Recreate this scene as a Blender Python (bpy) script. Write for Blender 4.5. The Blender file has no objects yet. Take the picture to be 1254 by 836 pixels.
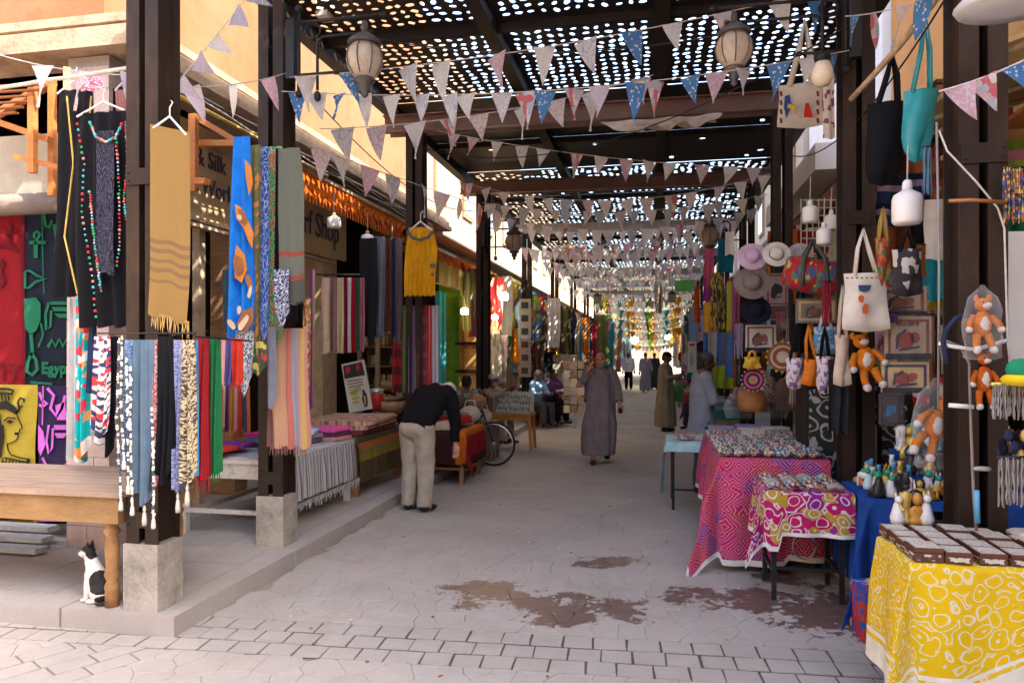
import bpy, bmesh, math, random
from mathutils import Vector, Matrix, noise as mnoise
R = math.radians
rnd = random.Random(7)
scene = bpy.context.scene
COL = scene.collection
# ---------------------------------------------------------------- camera
YAW = R(11.4); EYE = 1.7; FPX = 885.0
cd = bpy.data.cameras.new('camera'); cam = bpy.data.objects.new('camera', cd); COL.objects.link(cam)
cam.location = (0, 0, EYE); cam.rotation_euler = (R(90), 0, YAW)
cd.sensor_width = 36; cd.lens = FPX / 1254 * 36; cd.shift_y = 14 / 1254; cd.clip_end = 1500; cd.clip_start = .05
scene.camera = cam
# ---------------------------------------------------------------- light
SUN_EL, SUN_AZ = 50, 112        # azimuth measured clockwise from +Y (street direction)
world = bpy.data.worlds.new('World'); scene.world = world; world.use_nodes = True
wn = world.node_tree.nodes; sky = wn.new('ShaderNodeTexSky'); sky.sky_type = 'NISHITA'; sky.sun_disc = False
sky.sun_elevation = R(SUN_EL); sky.sun_rotation = R(SUN_AZ); sky.dust_density = 3.5; sky.air_density = 1.0; sky.ozone_density = .4
world.node_tree.links.new(sky.outputs[0], wn['Background'].inputs[0]); wn['Background'].inputs[1].default_value = .15
sl = bpy.data.lights.new('sun', 'SUN'); sl.energy = 2.1; sl.angle = R(.55); sl.color = (1, .93, .82)
sun = bpy.data.objects.new('sun', sl); COL.objects.link(sun)
sd = Vector((math.sin(R(SUN_AZ)) * math.cos(R(SUN_EL)), math.cos(R(SUN_AZ)) * math.cos(R(SUN_EL)), math.sin(R(SUN_EL))))
sun.rotation_euler = sd.to_track_quat('Z', 'Y').to_euler()
scene.view_settings.view_transform = 'Standard'; scene.view_settings.look = 'None'
scene.view_settings.exposure = 3.12
scene.view_settings.use_white_balance = True; scene.view_settings.white_balance_temperature = 6650
scene.cycles.max_bounces = 8; scene.cycles.diffuse_bounces = 5; scene.cycles.transparent_max_bounces = 6
scene.cycles.use_denoising = True
# ---------------------------------------------------------------- geometry helpers
CS, SN = math.cos(YAW), math.sin(YAW)
def ray(u, v):
    k = (u - 627) / FPX
    return Vector((-SN + CS * k, CS + SN * k, (432 - v) / FPX))
def W(u, v, X=None, Y=None, Z=None, T=None):
    d = ray(u, v)
    t = X / d.x if X is not None else Y / d.y if Y is not None else (Z - EYE) / d.z if Z is not None else T
    return Vector((0, 0, EYE)) + d * t
class MB:
    def __init__(s): s.v = []; s.f = []; s.m = []; s.uv = {}; s.smooth = False; s.sm = []
    def add(s, vs, fs, m=0, uvs=None, sm=False):
        b = len(s.v); s.v += [tuple(p) for p in vs]
        for i, f in enumerate(fs):
            if uvs: s.uv[len(s.f)] = [uvs[k] for k in f]
            s.f.append([b + k for k in f]); s.m.append(m); s.sm.append(sm)
        return s
    def box(s, c, d, rz=0, m=0, M=None):
        x, y, z = d[0] / 2, d[1] / 2, d[2] / 2
        vs = [Vector((a * x, b * y, g * z)) for a in (-1, 1) for b in (-1, 1) for g in (-1, 1)]
        rot = M if M is not None else Matrix.Rotation(rz, 3, 'Z')
        vs = [rot @ p + Vector(c) for p in vs]
        return s.add(vs, [(0, 1, 3, 2), (4, 6, 7, 5), (0, 4, 5, 1), (2, 3, 7, 6), (0, 2, 6, 4), (1, 5, 7, 3)], m)
    def bb(s, x0, x1, y0, y1, z0, z1, m=0): return s.box(((x0 + x1) / 2, (y0 + y1) / 2, (z0 + z1) / 2), (abs(x1 - x0), abs(y1 - y0), abs(z1 - z0)), m=m)
    def bar(s, a, b, w, h=None, m=0, up=Vector((0, 0, 1))):
        a, b = Vector(a), Vector(b); d = b - a; L = d.length; d.normalize()
        if abs(d.dot(up)) > .99: up = Vector((0, 1, 0))
        x = d.cross(up).normalized(); z = x.cross(d)
        return s.box((a + b) / 2, (w, L, h or w), m=m, M=Matrix((x, d, z)).transposed())
    def tube(s, pts, r, n=6, m=0, cap=True):
        pts = [Vector(p) for p in pts]; rs = r if isinstance(r, (list, tuple)) else [r] * len(pts)
        vs = []; fs = []; px = None
        for i, p in enumerate(pts):
            d = (pts[min(i + 1, len(pts) - 1)] - pts[max(i - 1, 0)]).normalized()
            if px is None:
                u = Vector((0, 0, 1)) if abs(d.z) < .9 else Vector((0, 1, 0)); x = d.cross(u).normalized()
            else: x = (px - d * px.dot(d)).normalized()
            px = x; y = d.cross(x)
            vs += [p + (x * math.cos(2 * math.pi * k / n) + y * math.sin(2 * math.pi * k / n)) * rs[i] for k in range(n)]
        for i in range(len(pts) - 1):
            fs += [(i * n + k, i * n + (k + 1) % n, (i + 1) * n + (k + 1) % n, (i + 1) * n + k) for k in range(n)]
        if cap: fs += [tuple(range(n))[::-1], tuple(range((len(pts) - 1) * n, len(pts) * n))]
        return s.add(vs, fs, m, sm=n > 5)
    def lathe(s, c, prof, n=12, m=0, sx=1, sy=1, rz=0):
        vs = []; fs = []; c = Vector(c)
        for r, z in prof:
            for k in range(n):
                a = 2 * math.pi * k / n; p = Vector((r * math.cos(a) * sx, r * math.sin(a) * sy, z))
                vs.append(Matrix.Rotation(rz, 3, 'Z') @ p + c)
        for i in range(len(prof) - 1):
            fs += [(i * n + k, i * n + (k + 1) % n, (i + 1) * n + (k + 1) % n, (i + 1) * n + k) for k in range(n)]
        fs += [tuple(range(n))[::-1], tuple(range((len(prof) - 1) * n, len(prof) * n))]
        return s.add(vs, fs, m, sm=True)
    def ball(s, c, r, n=8, m=0, M=None):
        r = r if isinstance(r, (tuple, list, Vector)) else (r, r, r); vs = []; fs = []; k2 = max(4, n // 2 + 1)
        for i in range(k2 + 1):
            t = math.pi * i / k2
            for k in range(n):
                a = 2 * math.pi * k / n
                p = Vector((r[0] * math.sin(t) * math.cos(a), r[1] * math.sin(t) * math.sin(a), -r[2] * math.cos(t)))
                vs.append((M @ p if M else p) + Vector(c))
        for i in range(k2): fs += [(i * n + k, i * n + (k + 1) % n, (i + 1) * n + (k + 1) % n, (i + 1) * n + k) for k in range(n)]
        return s.add(vs, fs, m, sm=True)
    def prism(s, poly, a, b, axis='Z', m=0):
        # polygon of 2D points extruded between a and b along axis
        def P(p, h): return {'Z': (p[0], p[1], h), 'Y': (p[0], h, p[1]), 'X': (h, p[0], p[1])}[axis]
        n = len(poly); vs = [P(p, a) for p in poly] + [P(p, b) for p in poly]
        return s.add(vs, [tuple(range(n))[::-1], tuple(range(n, 2 * n))] + [(k, (k + 1) % n, n + (k + 1) % n, n + k) for k in range(n)], m)
    def mesh(s, name, mats, org=(0, 0, 0)):
        me = bpy.data.meshes.new(name); o = Vector(org)
        me.from_pydata([Vector(p) - o for p in s.v], [], s.f)
        for m in (mats if isinstance(mats, (list, tuple)) else [mats]): me.materials.append(m)
        me.polygons.foreach_set('material_index', s.m)
        me.polygons.foreach_set('use_smooth', s.sm)
        if s.uv:
            ul = me.uv_layers.new(name='UVMap'); li = 0
            for i, f in enumerate(s.f):
                q = s.uv.get(i)
                for k in range(len(f)):
                    if q: ul.data[li].uv = q[k]
                    li += 1
        me.update(); return me
ORG = {}
def wloc(o): return ORG.get(o.name, Vector((0, 0, 0))) if o else Vector((0, 0, 0))
def link(name, data, loc, parent=None):
    o = bpy.data.objects.new(name, data); COL.objects.link(o)
    o.location = Vector(loc) - wloc(parent)
    if parent: o.parent = parent
    ORG[o.name] = Vector(loc); return o
def tag(o, label=None, cat=None, group=None, kind=None):
    if label: o['label'] = label
    if cat: o['category'] = cat
    if group: o['group'] = group
    if kind: o['kind'] = kind
    return o
def thing(name, label, cat, loc, group=None): return tag(link(name, None, loc), label, cat, group)
def part(name, mb, mats, parent, label=None, kind=None): return tag(link(name, mb.mesh(name, mats, wloc(parent)), wloc(parent), parent), label, None, None, kind)
def solo(name, mb, mats, label, cat, group=None, loc=None, kind=None):
    if loc is None:
        xs = [p[0] for p in mb.v]; ys = [p[1] for p in mb.v]; zs = [p[2] for p in mb.v]
        loc = ((min(xs) + max(xs)) / 2, (min(ys) + max(ys)) / 2, min(zs))
    return tag(link(name, mb.mesh(name, mats, loc), loc), label, cat, group, kind)
def struct(name, mb, mats, parent=None): 
    o = link(name, mb.mesh(name, mats), (0, 0, 0), parent)
    if not parent: o['kind'] = 'structure'
    return o
def kids(o): return [c for c in bpy.data.objects if c.parent == o]
CH = {}
def copy_tree(o, loc, rz=0, label=None, group=None, ch=None):
    r = o.copy(); COL.objects.link(r); r.location = loc; r.rotation_euler = (0, 0, rz)
    if label: r['label'] = label
    if group: r['group'] = group
    for c in (ch if ch is not None else kids(o)):
        d = c.copy(); COL.objects.link(d); d.parent = r
        for g in kids(c):
            e = g.copy(); COL.objects.link(e); e.parent = d
    ORG[r.name] = Vector(loc); return r
# ---------------------------------------------------------------- materials
MC = {}
class NT:
    def __init__(s, name):
        s.mat = bpy.data.materials.new(name); s.mat.use_nodes = True; s.t = s.mat.node_tree; s.b = s.t.nodes['Principled BSDF']
    def n(s, typ, **kw):
        o = s.t.nodes.new('ShaderNode' + typ)
        for k, v in kw.items():
            if k.startswith('i_'):
                key = k[2:]; o.inputs[int(key) if key.isdigit() else key.replace('_', ' ')].default_value = v
            else: setattr(o, k, v)
        return o
    def l(s, a, b): s.t.links.new(a, b)
    def co(s, kind='Object', scale=None):
        if kind == 'World': o = s.n('NewGeometry').outputs['Position']
        else: o = s.n('TexCoord').outputs[kind]
        if scale:
            mp = s.n('Mapping'); s.l(o, mp.inputs[0]); mp.inputs['Scale'].default_value = scale if isinstance(scale, (tuple, list)) else (scale,) * 3; o = mp.outputs[0]
        return o
    def noise(s, vec, scale, detail=3, rough=.6):
        o = s.n('TexNoise', i_Scale=scale, i_Detail=detail, i_Roughness=rough); s.l(vec, o.inputs['Vector']); return o.outputs['Fac']
    def ramp(s, fac, stops, interp='LINEAR'):
        o = s.n('ValToRGB'); s.l(fac, o.inputs[0]); cr = o.color_ramp; cr.interpolation = interp
        while len(cr.elements) < len(stops): cr.elements.new(1)
        for e, (p, c) in zip(cr.elements, stops): e.position = p; e.color = (*c[:3], 1) if not isinstance(c, float) else (c, c, c, 1)
        return o.outputs[0]
    def math(s, op, a, b=None, c=None):
        o = s.n('Math', operation=op)
        for i, x in enumerate((a, b, c)):
            if x is None: continue
            if isinstance(x, (int, float)): o.inputs[i].default_value = x
            else: s.l(x, o.inputs[i])
        return o.outputs[0]
    def mix(s, fac, a, b, mode='MIX'):
        o = s.n('Mix', data_type='RGBA', blend_type=mode)
        for i, x in ((0, fac), (6, a), (7, b)):
            if isinstance(x, (int, float)): o.inputs[i].default_value = x
            elif isinstance(x, (tuple, list)): o.inputs[i].default_value = (*x[:3], 1)
            else: s.l(x, o.inputs[i])
        return o.outputs[2]
    def bump(s, h, strength=.3, dist=.01):
        o = s.n('Bump', i_Strength=strength, i_Distance=dist); s.l(h, o.inputs['Height']); s.l(o.outputs[0], s.b.inputs['Normal'])
    def set(s, col=None, rough=.8, metal=0, spec=.3):
        if col is not None:
            if isinstance(col, (tuple, list)): s.b.inputs['Base Color'].default_value = (*col[:3], 1)
            else: s.l(col, s.b.inputs['Base Color'])
        if isinstance(rough, (int, float)): s.b.inputs['Roughness'].default_value = rough
        else: s.l(rough, s.b.inputs['Roughness'])
        s.b.inputs['Metallic'].default_value = metal; s.b.inputs['Specular IOR Level'].default_value = spec
        return s.mat
def mul(c, k): return tuple(min(1, x * k) for x in c)
def surf(name, col, rough=.8, var=.25, scale=6, bump=.2, metal=0, spec=.3, col2=None, stretch=(1, 1, 1), kind='Object'):
    """plain surface with mottling, wear and fine relief"""
    key = ('s', name)
    if key in MC: return MC[key]
    t = NT(name); v = t.co(kind, stretch); a = t.noise(v, scale, 5); b = t.noise(v, scale * 7, 3)
    f = t.math('ADD', t.math('MULTIPLY', a, .7), t.math('MULTIPLY', b, .3))
    c = t.ramp(f, [(.3, mul(col, 1 - var)), (.5, col), (.72, col2 or mul(col, 1 + var))])
    t.bump(b, bump, .006); MC[key] = t.set(c, rough, metal, spec); return MC[key]
def fab(name, col, rough=.9, var=.12, sheen=True):
    key = ('f', name)
    if key in MC: return MC[key]
    if max(col) < .5: col = mul(col, .74)
    t = NT(name); v = t.co('Object'); a = t.noise(v, 9, 2); w = t.n('TexWave', i_Scale=120.0, i_Distortion=2.0); t.l(v, w.inputs[0])
    c = t.ramp(a, [(.3, mul(col, 1 - var)), (.7, mul(col, 1 + var))]); t.bump(t.math('ADD', w.outputs[1], t.noise(v, 40)), .25, .002)
    MC[key] = t.set(c, rough, 0, .15); return MC[key]
def stripes(name, bands, n=1, axis='u', cross=None, wob=0):
    """bands: [(width, colour)], repeated n times along the axis; cross: bands laid over the other way (plaid)"""
    bands = [(w, mul(c, .85)) for w, c in bands]; t = NT(name); sep = t.n('SeparateXYZ'); t.l(t.co('UV'), sep.inputs[0])
    def ax(k, bands, n):
        src = sep.outputs[0 if k == 'u' else 1]
        if wob: src = t.math('ADD', src, t.math('MULTIPLY', t.noise(t.co('UV'), 14), wob))
        fr = t.math('FRACT', t.math('MULTIPLY', src, n)); tot = sum(w for w, c in bands); p = 0; st = []
        for w, c in bands: st.append((p / tot, c)); p += w
        return t.ramp(fr, st[:32], 'CONSTANT')
    c = ax(axis, bands, n)
    if cross: c = t.mix(.5, c, ax('v' if axis == 'u' else 'u', cross[0], cross[1]))
    c = t.mix(t.math('MULTIPLY', t.noise(t.co('Object'), 30, 4), .35), c, mul(bands[0][1], .6))
    w = t.n('TexWave', i_Scale=110.0, i_Distortion=2.0); t.l(t.co('Object'), w.inputs[0]); t.bump(w.outputs[1], .2, .002)
    return t.set(c, .9, 0, .15)
def swirl(name, ground, line, s=6, ring=9, width=.5, third=None, coords='UV', asp=(1, 1, 1), seed=0, metric='EUCLIDEAN', dist=.16):
    """printed curls: noisy rings round scattered centres"""
    t = NT(name); v = t.co(coords, asp); nz = t.n('TexNoise', i_Scale=s * .9, i_Detail=1.5); t.l(v, nz.inputs[0])
    vm = t.n('VectorMath', operation='MULTIPLY_ADD'); t.l(nz.outputs['Color'], vm.inputs[0]); vm.inputs[1].default_value = (dist * 6 / s,) * 3; t.l(v, vm.inputs[2])
    ad = t.n('VectorMath', operation='ADD'); t.l(vm.outputs[0], ad.inputs[0]); ad.inputs[1].default_value = (seed * 1.7, seed * .9, seed)
    vo = t.n('TexVoronoi', i_Scale=float(s), distance=metric); t.l(ad.outputs[0], vo.inputs['Vector'])
    sn = t.math('SINE', t.math('MULTIPLY', vo.outputs['Distance'], float(ring) * 2.2))
    m = t.math('GREATER_THAN', sn, width)
    if third:
        sep = t.n('SeparateColor'); t.l(vo.outputs['Color'], sep.inputs[0])
        g = t.ramp(sep.outputs[0], [(i / (len(third) + 1), c) for i, c in enumerate([ground] + list(third))], 'CONSTANT')
    else: g = ground
    c = t.mix(m, g, line)
    c = t.mix(t.math('MULTIPLY', t.noise(t.co('Object'), 24, 3), .2), c, mul(ground, .6))
    t.bump(t.noise(t.co('Object'), 60), .2, .002)
    return t.set(c, .85, 0, .15)
def confetti(name, cols, s=20, coords='UV', asp=(1, 1, 1), metric='CHEBYCHEV', rough=.8, rnd_=1.0, base=None, thr=.35):
    """scatter of small coloured blots or cells"""
    t = NT(name); v = t.co(coords, asp); vo = t.n('TexVoronoi', i_Scale=float(s), distance=metric, i_Randomness=rnd_); t.l(v, vo.inputs['Vector'])
    sep = t.n('SeparateColor'); t.l(vo.outputs['Color'], sep.inputs[0])
    c = t.ramp(sep.outputs[0], [(i / len(cols), q) for i, q in enumerate(cols)], 'CONSTANT')
    if base: c = t.mix(t.math('LESS_THAN', vo.outputs['Distance'], thr), base, c)
    t.bump(vo.outputs['Distance'], .3, .004)
    return t.set(c, rough, 0, .25)
def glow(name, col, e):
    t = NT(name); t.b.inputs['Emission Color'].default_value = (*col, 1); t.b.inputs['Emission Strength'].default_value = e; return t.set(col, .4)
M_steel = surf('brown_painted_steel', (.024, .014, .0095), .55, .45, 3, .2, spec=.25, col2=(.06, .032, .018), stretch=(1, 1, .35))
M_steel_hi = surf('dark_steel_beam', (.018, .012, .009), .6, .3, 4, .12, spec=.2)
M_conc = surf('rough_concrete', (.3, .27, .235), .95, .5, 5, 1.0, col2=(.42, .38, .33))
M_wood = surf('worn_brown_wood', (.28, .16, .075), .7, .45, 3, .4, stretch=(1, 1, 8))
M_woodr = surf('reddish_wood', (.26, .085, .035), .6, .4, 4, .3)
M_pale = surf('pale_worn_wood', (.42, .32, .22), .85, .4, 5, .6)
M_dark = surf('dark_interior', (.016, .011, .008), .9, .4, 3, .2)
M_iron = surf('black_iron', (.03, .03, .032), .45, .3, 20, .2, metal=.6)
M_white = surf('white_plastic', (.8, .8, .8), .4, .05, 6, .05)
M_rope = surf('pale_cord', (.5, .47, .42), .9, .2, 30, .3)
M_bamboo = surf('dry_pole', (.5, .4, .24), .7, .4, 9, .4)
M_tin = surf('old_plank', (.36, .28, .2), .9, .5, 3, .8, stretch=(1, 1, 6))
# ================================================================ GROUND
def street_mat(name, base, wet=True):
    t = NT(name); v = t.co('World'); a = t.noise(v, 1.1, 5); b = t.noise(v, 14, 6, .7); gr = t.noise(v, 90, 3)
    c = t.ramp(a, [(.3, mul(base, .8)), (.52, base), (.75, mul(base, 1.12))])
    oi = t.n('ObjectInfo'); c = t.mix(t.math('MULTIPLY', b, .6), c, mul(base, .55)); c = t.mix(t.ramp(t.noise(v, 2.6, 6, .7), [(.48, 0.0), (.68, .5)]), c, (.24, .2, .165)); c = t.mix(t.ramp(t.noise(v, 38, 2), [(.66, 0.0), (.72, .6)]), c, (.14, .11, .09)); c = t.mix(t.math('MULTIPLY', oi.outputs['Random'], .28), c, mul(base, .72)); c = t.mix(t.math('MULTIPLY', gr, .25), c, (.5, .44, .42))
    rough = .85
    if wet:
        sep = t.n('SeparateXYZ'); t.l(v, sep.inputs[0]); X, Y = sep.outputs[0], sep.outputs[1]
        nz = t.math('ADD', t.math('MULTIPLY', t.math('SUBTRACT', t.noise(v, 3.4, 3, .6), .5), 3.4), t.math('MULTIPLY', t.math('SUBTRACT', t.noise(v, 17, 3, .7), .56), 2.4)); tot = None
        # real wet stains: ellipses (x, y, rx, ry) with ragged rims
        for x, y, rx, ry in STAINS:
            dx = t.math('DIVIDE', t.math('SUBTRACT', X, x), rx); dy = t.math('DIVIDE', t.math('SUBTRACT', Y, y), ry)
            d = t.math('ADD', t.math('MULTIPLY', dx, dx), t.math('MULTIPLY', dy, dy)); s = t.math('SUBTRACT', 1.0, d)
            tot = s if tot is None else t.math('MAXIMUM', tot, s)
        m = t.math('MULTIPLY', t.ramp(t.math('ADD', tot, nz), [(.3, 0.0), (.42, .85)]), t.math('GREATER_THAN', tot, -.9))
        c = t.mix(m, c, (.085, .034, .024)); rr = t.n('MapRange', i_3=.85, i_4=.3); t.l(m, rr.inputs[0]); rough = rr.outputs[0]
    t.bump(t.math('ADD', b, t.math('MULTIPLY', gr, .5)), .45, .006)
    return t.set(c, rough, 0, .35)
STAINS = []
for u, v, ru, rv in ((600, 728, 75, 18), (690, 745, 80, 22), (760, 742, 50, 16), (740, 687, 55, 9), (860, 730, 60, 14), (930, 735, 60, 20), (1000, 752, 75, 24), (1035, 745, 50, 35), (960, 705, 40, 10)):
    p = W(u, v, Z=0); q = W(u + ru, v, Z=0); w = W(u, v - rv, Z=0); STAINS.append((p.x, p.y, abs(q.x - p.x), abs(w.y - p.y) * 1.1))
PINK = (.395, .358, .32); GREY = (.37, .342, .308)
M_street = street_mat('pink_street_concrete', PINK); M_sett = street_mat('grey_setts', GREY); M_pave = street_mat('pavement_concrete', (.36, .33, .31), False)
M_joint = street_mat('dirty_joint', (.27, .21, .185))
struct('ground', MB().add([(-80, -40, -.02), (80, -40, -.02), (80, 200, -.02), (-80, 200, -.02)], [(0, 1, 2, 3)]), surf('dusty_ground', (.36, .31, .27), .95, .2, 3, .3))
street = struct('street', MB().add([(-12, -8, -.012), (6, -8, -.012), (6, 9.2, -.012), (-12, 9.2, -.012)], [(0, 1, 2, 3)]), M_joint)
far = MB().add([(-12, 9.2, 0), (6, 9.2, 0), (6, 70, 0), (-12, 70, 0)], [(0, 1, 2, 3)]); struct('street_paving', far, M_street)
# band of three rows of setts running across the lane; second band turning off towards the left
BA, BB_ = W(232, 752, Z=0), W(1060, 797, Z=0)
bd = (BB_ - BA); bd.z = 0; bd.normalize(); bn = Vector((-bd.y, bd.x, 0))
def clip(poly, p, n):
    out = []
    for i in range(len(poly)):
        a, b = poly[i], poly[(i + 1) % len(poly)]; da = (a[0] - p[0]) * n[0] + (a[1] - p[1]) * n[1]; db = (b[0] - p[0]) * n[0] + (b[1] - p[1]) * n[1]
        if da <= 0: out.append(a)
        if (da < 0 < db) or (db < 0 < da):
            q = da / (da - db); out.append((a[0] + (b[0] - a[0]) * q, a[1] + (b[1] - a[1]) * q))
    return out
def slab(poly, z=0, dz=.016, shrink=.006, tilt=0):
    cx = sum(p[0] for p in poly) / len(poly); cy = sum(p[1] for p in poly) / len(poly)
    def ins(p, d):
        v = Vector((p[0] - cx, p[1] - cy)); L = max(v.length, 1e-4); return (cx + v.x * (1 - d / L), cy + v.y * (1 - d / L))
    n = len(poly); a = [(*ins(p, shrink), z - dz) for p in poly]; b = [(*ins(p, shrink), z - .0015) for p in poly]; c = [(*ins(p, shrink + .003), z + tilt * (p[0] - cx)) for p in poly]
    fs = [tuple(range(2 * n, 3 * n))] + [(k, (k + 1) % n, n + (k + 1) % n, n + k) for k in range(n)] + [(n + k, n + (k + 1) % n, 2 * n + (k + 1) % n, 2 * n + k) for k in range(n)]
    return MB().add(a + b + c, fs)
W_BAND = .52; nst = 0; bandm = MB()
r2 = random.Random(3)
for row in range(3):
    x = -1.3 + (.09 if row % 2 else 0)
    while x < 5.2:
        w = r2.uniform(.165, .205); y0 = -row * W_BAND / 3 - .006; y1 = y0 - W_BAND / 3 + .012
        poly = [BA + bd * (x + a + r2.uniform(-.004, .004)) + bn * (b + r2.uniform(-.004, .004)) for a, b in ((0, y1), (w, y1), (w, y0), (0, y0))]
        part('sett', slab([(p.x, p.y) for p in poly], r2.uniform(-.003, .002), shrink=.008, tilt=r2.uniform(-.01, .01)), M_sett, street); x += w
# left band: two-three rows heading to the lower left corner
LA, LB = W(215, 770, Z=0), W(-60, 850, Z=0)
ld = (LB - LA); ld.z = 0; ld.normalize(); ln = Vector((-ld.y, ld.x, 0))
for row in range(4):
    x = -.1 + (.12 if row % 2 else 0)
    while x < 2.3:
        w = r2.uniform(.2, .28); y0 = .30 - row * .15; y1 = y0 - .15
        poly = [LA + ld * (x + a) + ln * b for a, b in ((0, y1), (w, y1), (w, y0), (0, y0))]
        pl2 = [(p.x, p.y) for p in poly]
        if sum((pl2[k][0] * pl2[(k + 1) % 4][1] - pl2[(k + 1) % 4][0] * pl2[k][1]) for k in range(4)) < 0: pl2.reverse()
        pl2 = clip(clip(pl2, (0, 3.83), (0, 1)), (BA.x - bn.x * W_BAND, BA.y - bn.y * W_BAND), (bn.x, bn.y))
        if len(pl2) > 2 and abs(sum(pl2[k][0] * pl2[(k + 1) % len(pl2)][1] - pl2[(k + 1) % len(pl2)][0] * pl2[k][1] for k in range(len(pl2)))) > .008:
            part('sett', slab(pl2, r2.uniform(-.003, .003), shrink=.008), M_sett, street)
        x += w
struct('sett_bedding', MB().add([BA + bd * a + bn * b + Vector((0, 0, -.008)) for a, b in ((-1.3, 0), (5.3, 0), (5.3, -W_BAND), (-1.3, -W_BAND))][::-1], [(0, 1, 2, 3)]), surf('dark_bedding', (.1, .075, .065), .95, .3, 20, .3), street)
# irregular stamped stones: voronoi cells
pts = []
gx, gy = -12.0, 1.2
y = 1.0; r3 = random.Random(11)
cell = .19
while y < 9.4:
    x = -5.2 + r3.uniform(0, cell)
    while x < 4.2:
        pts.append((x + r3.uniform(-.09, .09), y + r3.uniform(-.09, .09))); x += cell
    y += cell
grid = {}
for i, p in enumerate(pts): grid.setdefault((int(p[0] // .5), int(p[1] // .5)), []).append(i)
cells = []
for i, p in enumerate(pts):
    poly = [(p[0] - .4, p[1] - .4), (p[0] + .4, p[1] - .4), (p[0] + .4, p[1] + .4), (p[0] - .4, p[1] + .4)]
    gx, gy = int(p[0] // .5), int(p[1] // .5)
    for a in (-1, 0, 1):
        for b in (-1, 0, 1):
            for j in grid.get((gx + a, gy + b), []):
                if j != i:
                    q = pts[j]; poly = clip(poly, ((p[0] + q[0]) / 2, (p[1] + q[1]) / 2), (q[0] - p[0], q[1] - p[1]))
    up = bn; A = BA
    sidef = (Vector((p[0], p[1], 0)) - A).dot(bn)
    if sidef > -W_BAND / 2: poly = clip(poly, (A.x, A.y), (-bn.x, -bn.y))
    else: poly = clip(poly, (A.x - bn.x * W_BAND, A.y - bn.y * W_BAND), (bn.x, bn.y))
    if p[1] < 3.84 and (Vector((p[0], p[1], 0)) - LA).dot(ld) > -.15: poly = clip(poly, (LA.x + ln.x * .3, LA.y + ln.y * .3), (-ln.x, -ln.y)) if (Vector((p[0], p[1], 0)) - LA).dot(ln) > 0 else clip(poly, (LA.x - ln.x * .3, LA.y - ln.y * .3), (ln.x, ln.y))
    poly = clip(poly, (0, 9.2), (0, 1))
    if p[1] > 3.8 and p[0] > -3.4: poly = clip(poly, (-2.86, 0), (-1, 0))
    if p[1] > 3.8 and p[0] < -2.86: poly = clip(poly, (0, 3.84), (0, 1)) if p[0] > -3.1 and p[1] < 4.1 else []
    elif p[1] > 3.5 and p[0] < -2.9: poly = clip(poly, (0, 3.84), (0, 1))
    if len(poly) > 2:
        ar = sum(poly[k][0] * poly[(k + 1) % len(poly)][1] - poly[(k + 1) % len(poly)][0] * poly[k][1] for k in range(len(poly))) / 2
        if ar > .003: cells.append((p, poly))
def seen(p):
    d = Vector((p[0], p[1], 0)); t = d.dot(Vector((-SN, CS, 0)))
    if t < .5: return False
    u = 627 + FPX * d.dot(Vector((CS, SN, 0))) / t; v = 432 + FPX * EYE / t
    return -20 < u < 1090 and v < 850
cells.sort(key=lambda c: (not seen(c[0]), Vector(c[0]).length))
rest = MB()
for i, (p, poly) in enumerate(cells):
    s = slab(poly, r3.uniform(-.001, .0005), shrink=.0015, tilt=r3.uniform(-.003, .003))
    if i < 150: part('paving_stone', s, M_street, street)
    else: rest.add(s.v, s.f)
part('paving_stone', rest, M_street, street, kind='stuff')
# ================================================================ LEFT PAVEMENT
KX, KY, KH = -2.84, 3.84, .12
pave = struct('pavement', MB().bb(-12, KX - .16, KY + .16, 60, -.02, KH - .004), M_pave)
y = KY; k = 0
x = KX
while x > -7.5:
    L = r2.uniform(.75, .95); part('kerb_stone', MB().bb(x - L + .012, x, KY + r2.uniform(-.006, .006), KY + .2, -.02, KH + r2.uniform(-.004, .004)), M_pave, pave); x -= L
y = KY + .206
while y < 26:
    L = r2.uniform(1.2, 1.6); part('kerb_stone', MB().bb(KX - .19, KX + r2.uniform(-.006, .006), y, y + L - .012, -.02, KH + r2.uniform(-.004, .004)), M_pave, pave); y += L
for i in range(9):
    for j in range(9):
        x0 = KX - .22 - i * .42; y0 = KY + .22 + j * .42
        part('paving_tile', MB().bb(x0 - .412, x0, y0, y0 + .412, KH - .03, KH + r2.uniform(-.001, .003)), M_pave, pave)
# ================================================================ STEEL FRAMES
PX_L, PX_R = -3.1, 1.54; ROOF = 4.72
LY = [4.0, 5.5, 9.04, 12.75, 17.2, 22.0, 27.0, 32.0, 37.0]; 
RY = [4.12, 5.85, 9.1, 12.9, 17.3, 22.1, 27.1, 32.1, 37.1]
RPX = [1.6, 1.46, 1.45] + [1.5] * 9
def post(x, y, base, label, top=4.9, z0=0):
    t = thing('steel_post', label, 'post', (x, y, z0), 'brown steel posts carrying the lane roof')
    part('concrete_base', MB().bb(x - .12, x + .12, y - .12, y + .12, z0, base), M_conc, t)
    for sx in (-1, 1):
        m = MB(); cx = x + sx * .066; 
        m.bb(cx - .045, cx + .045, y - .105, y - .092, base, top).bb(cx - .045, cx + .045, y + .092, y + .105, base, top).bb(cx - .006, cx + .006, y - .0915, y + .0915, base, top)
        part('steel_channel', m, M_steel, t)
    bo = MB(); z = base + .1
    while z < top: part('batten_plate', MB().bb(x - .105, x + .105, y - .117, y - .106, z, z + .1), M_steel, t); [bo.ball((x + a * .085, y - .118, z + b), .009, 6) for a in (-1, 1) for b in (.025, .075)]; z += 2.1
    part('bolts', bo, M_iron, t, kind='stuff')
    return t
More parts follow.
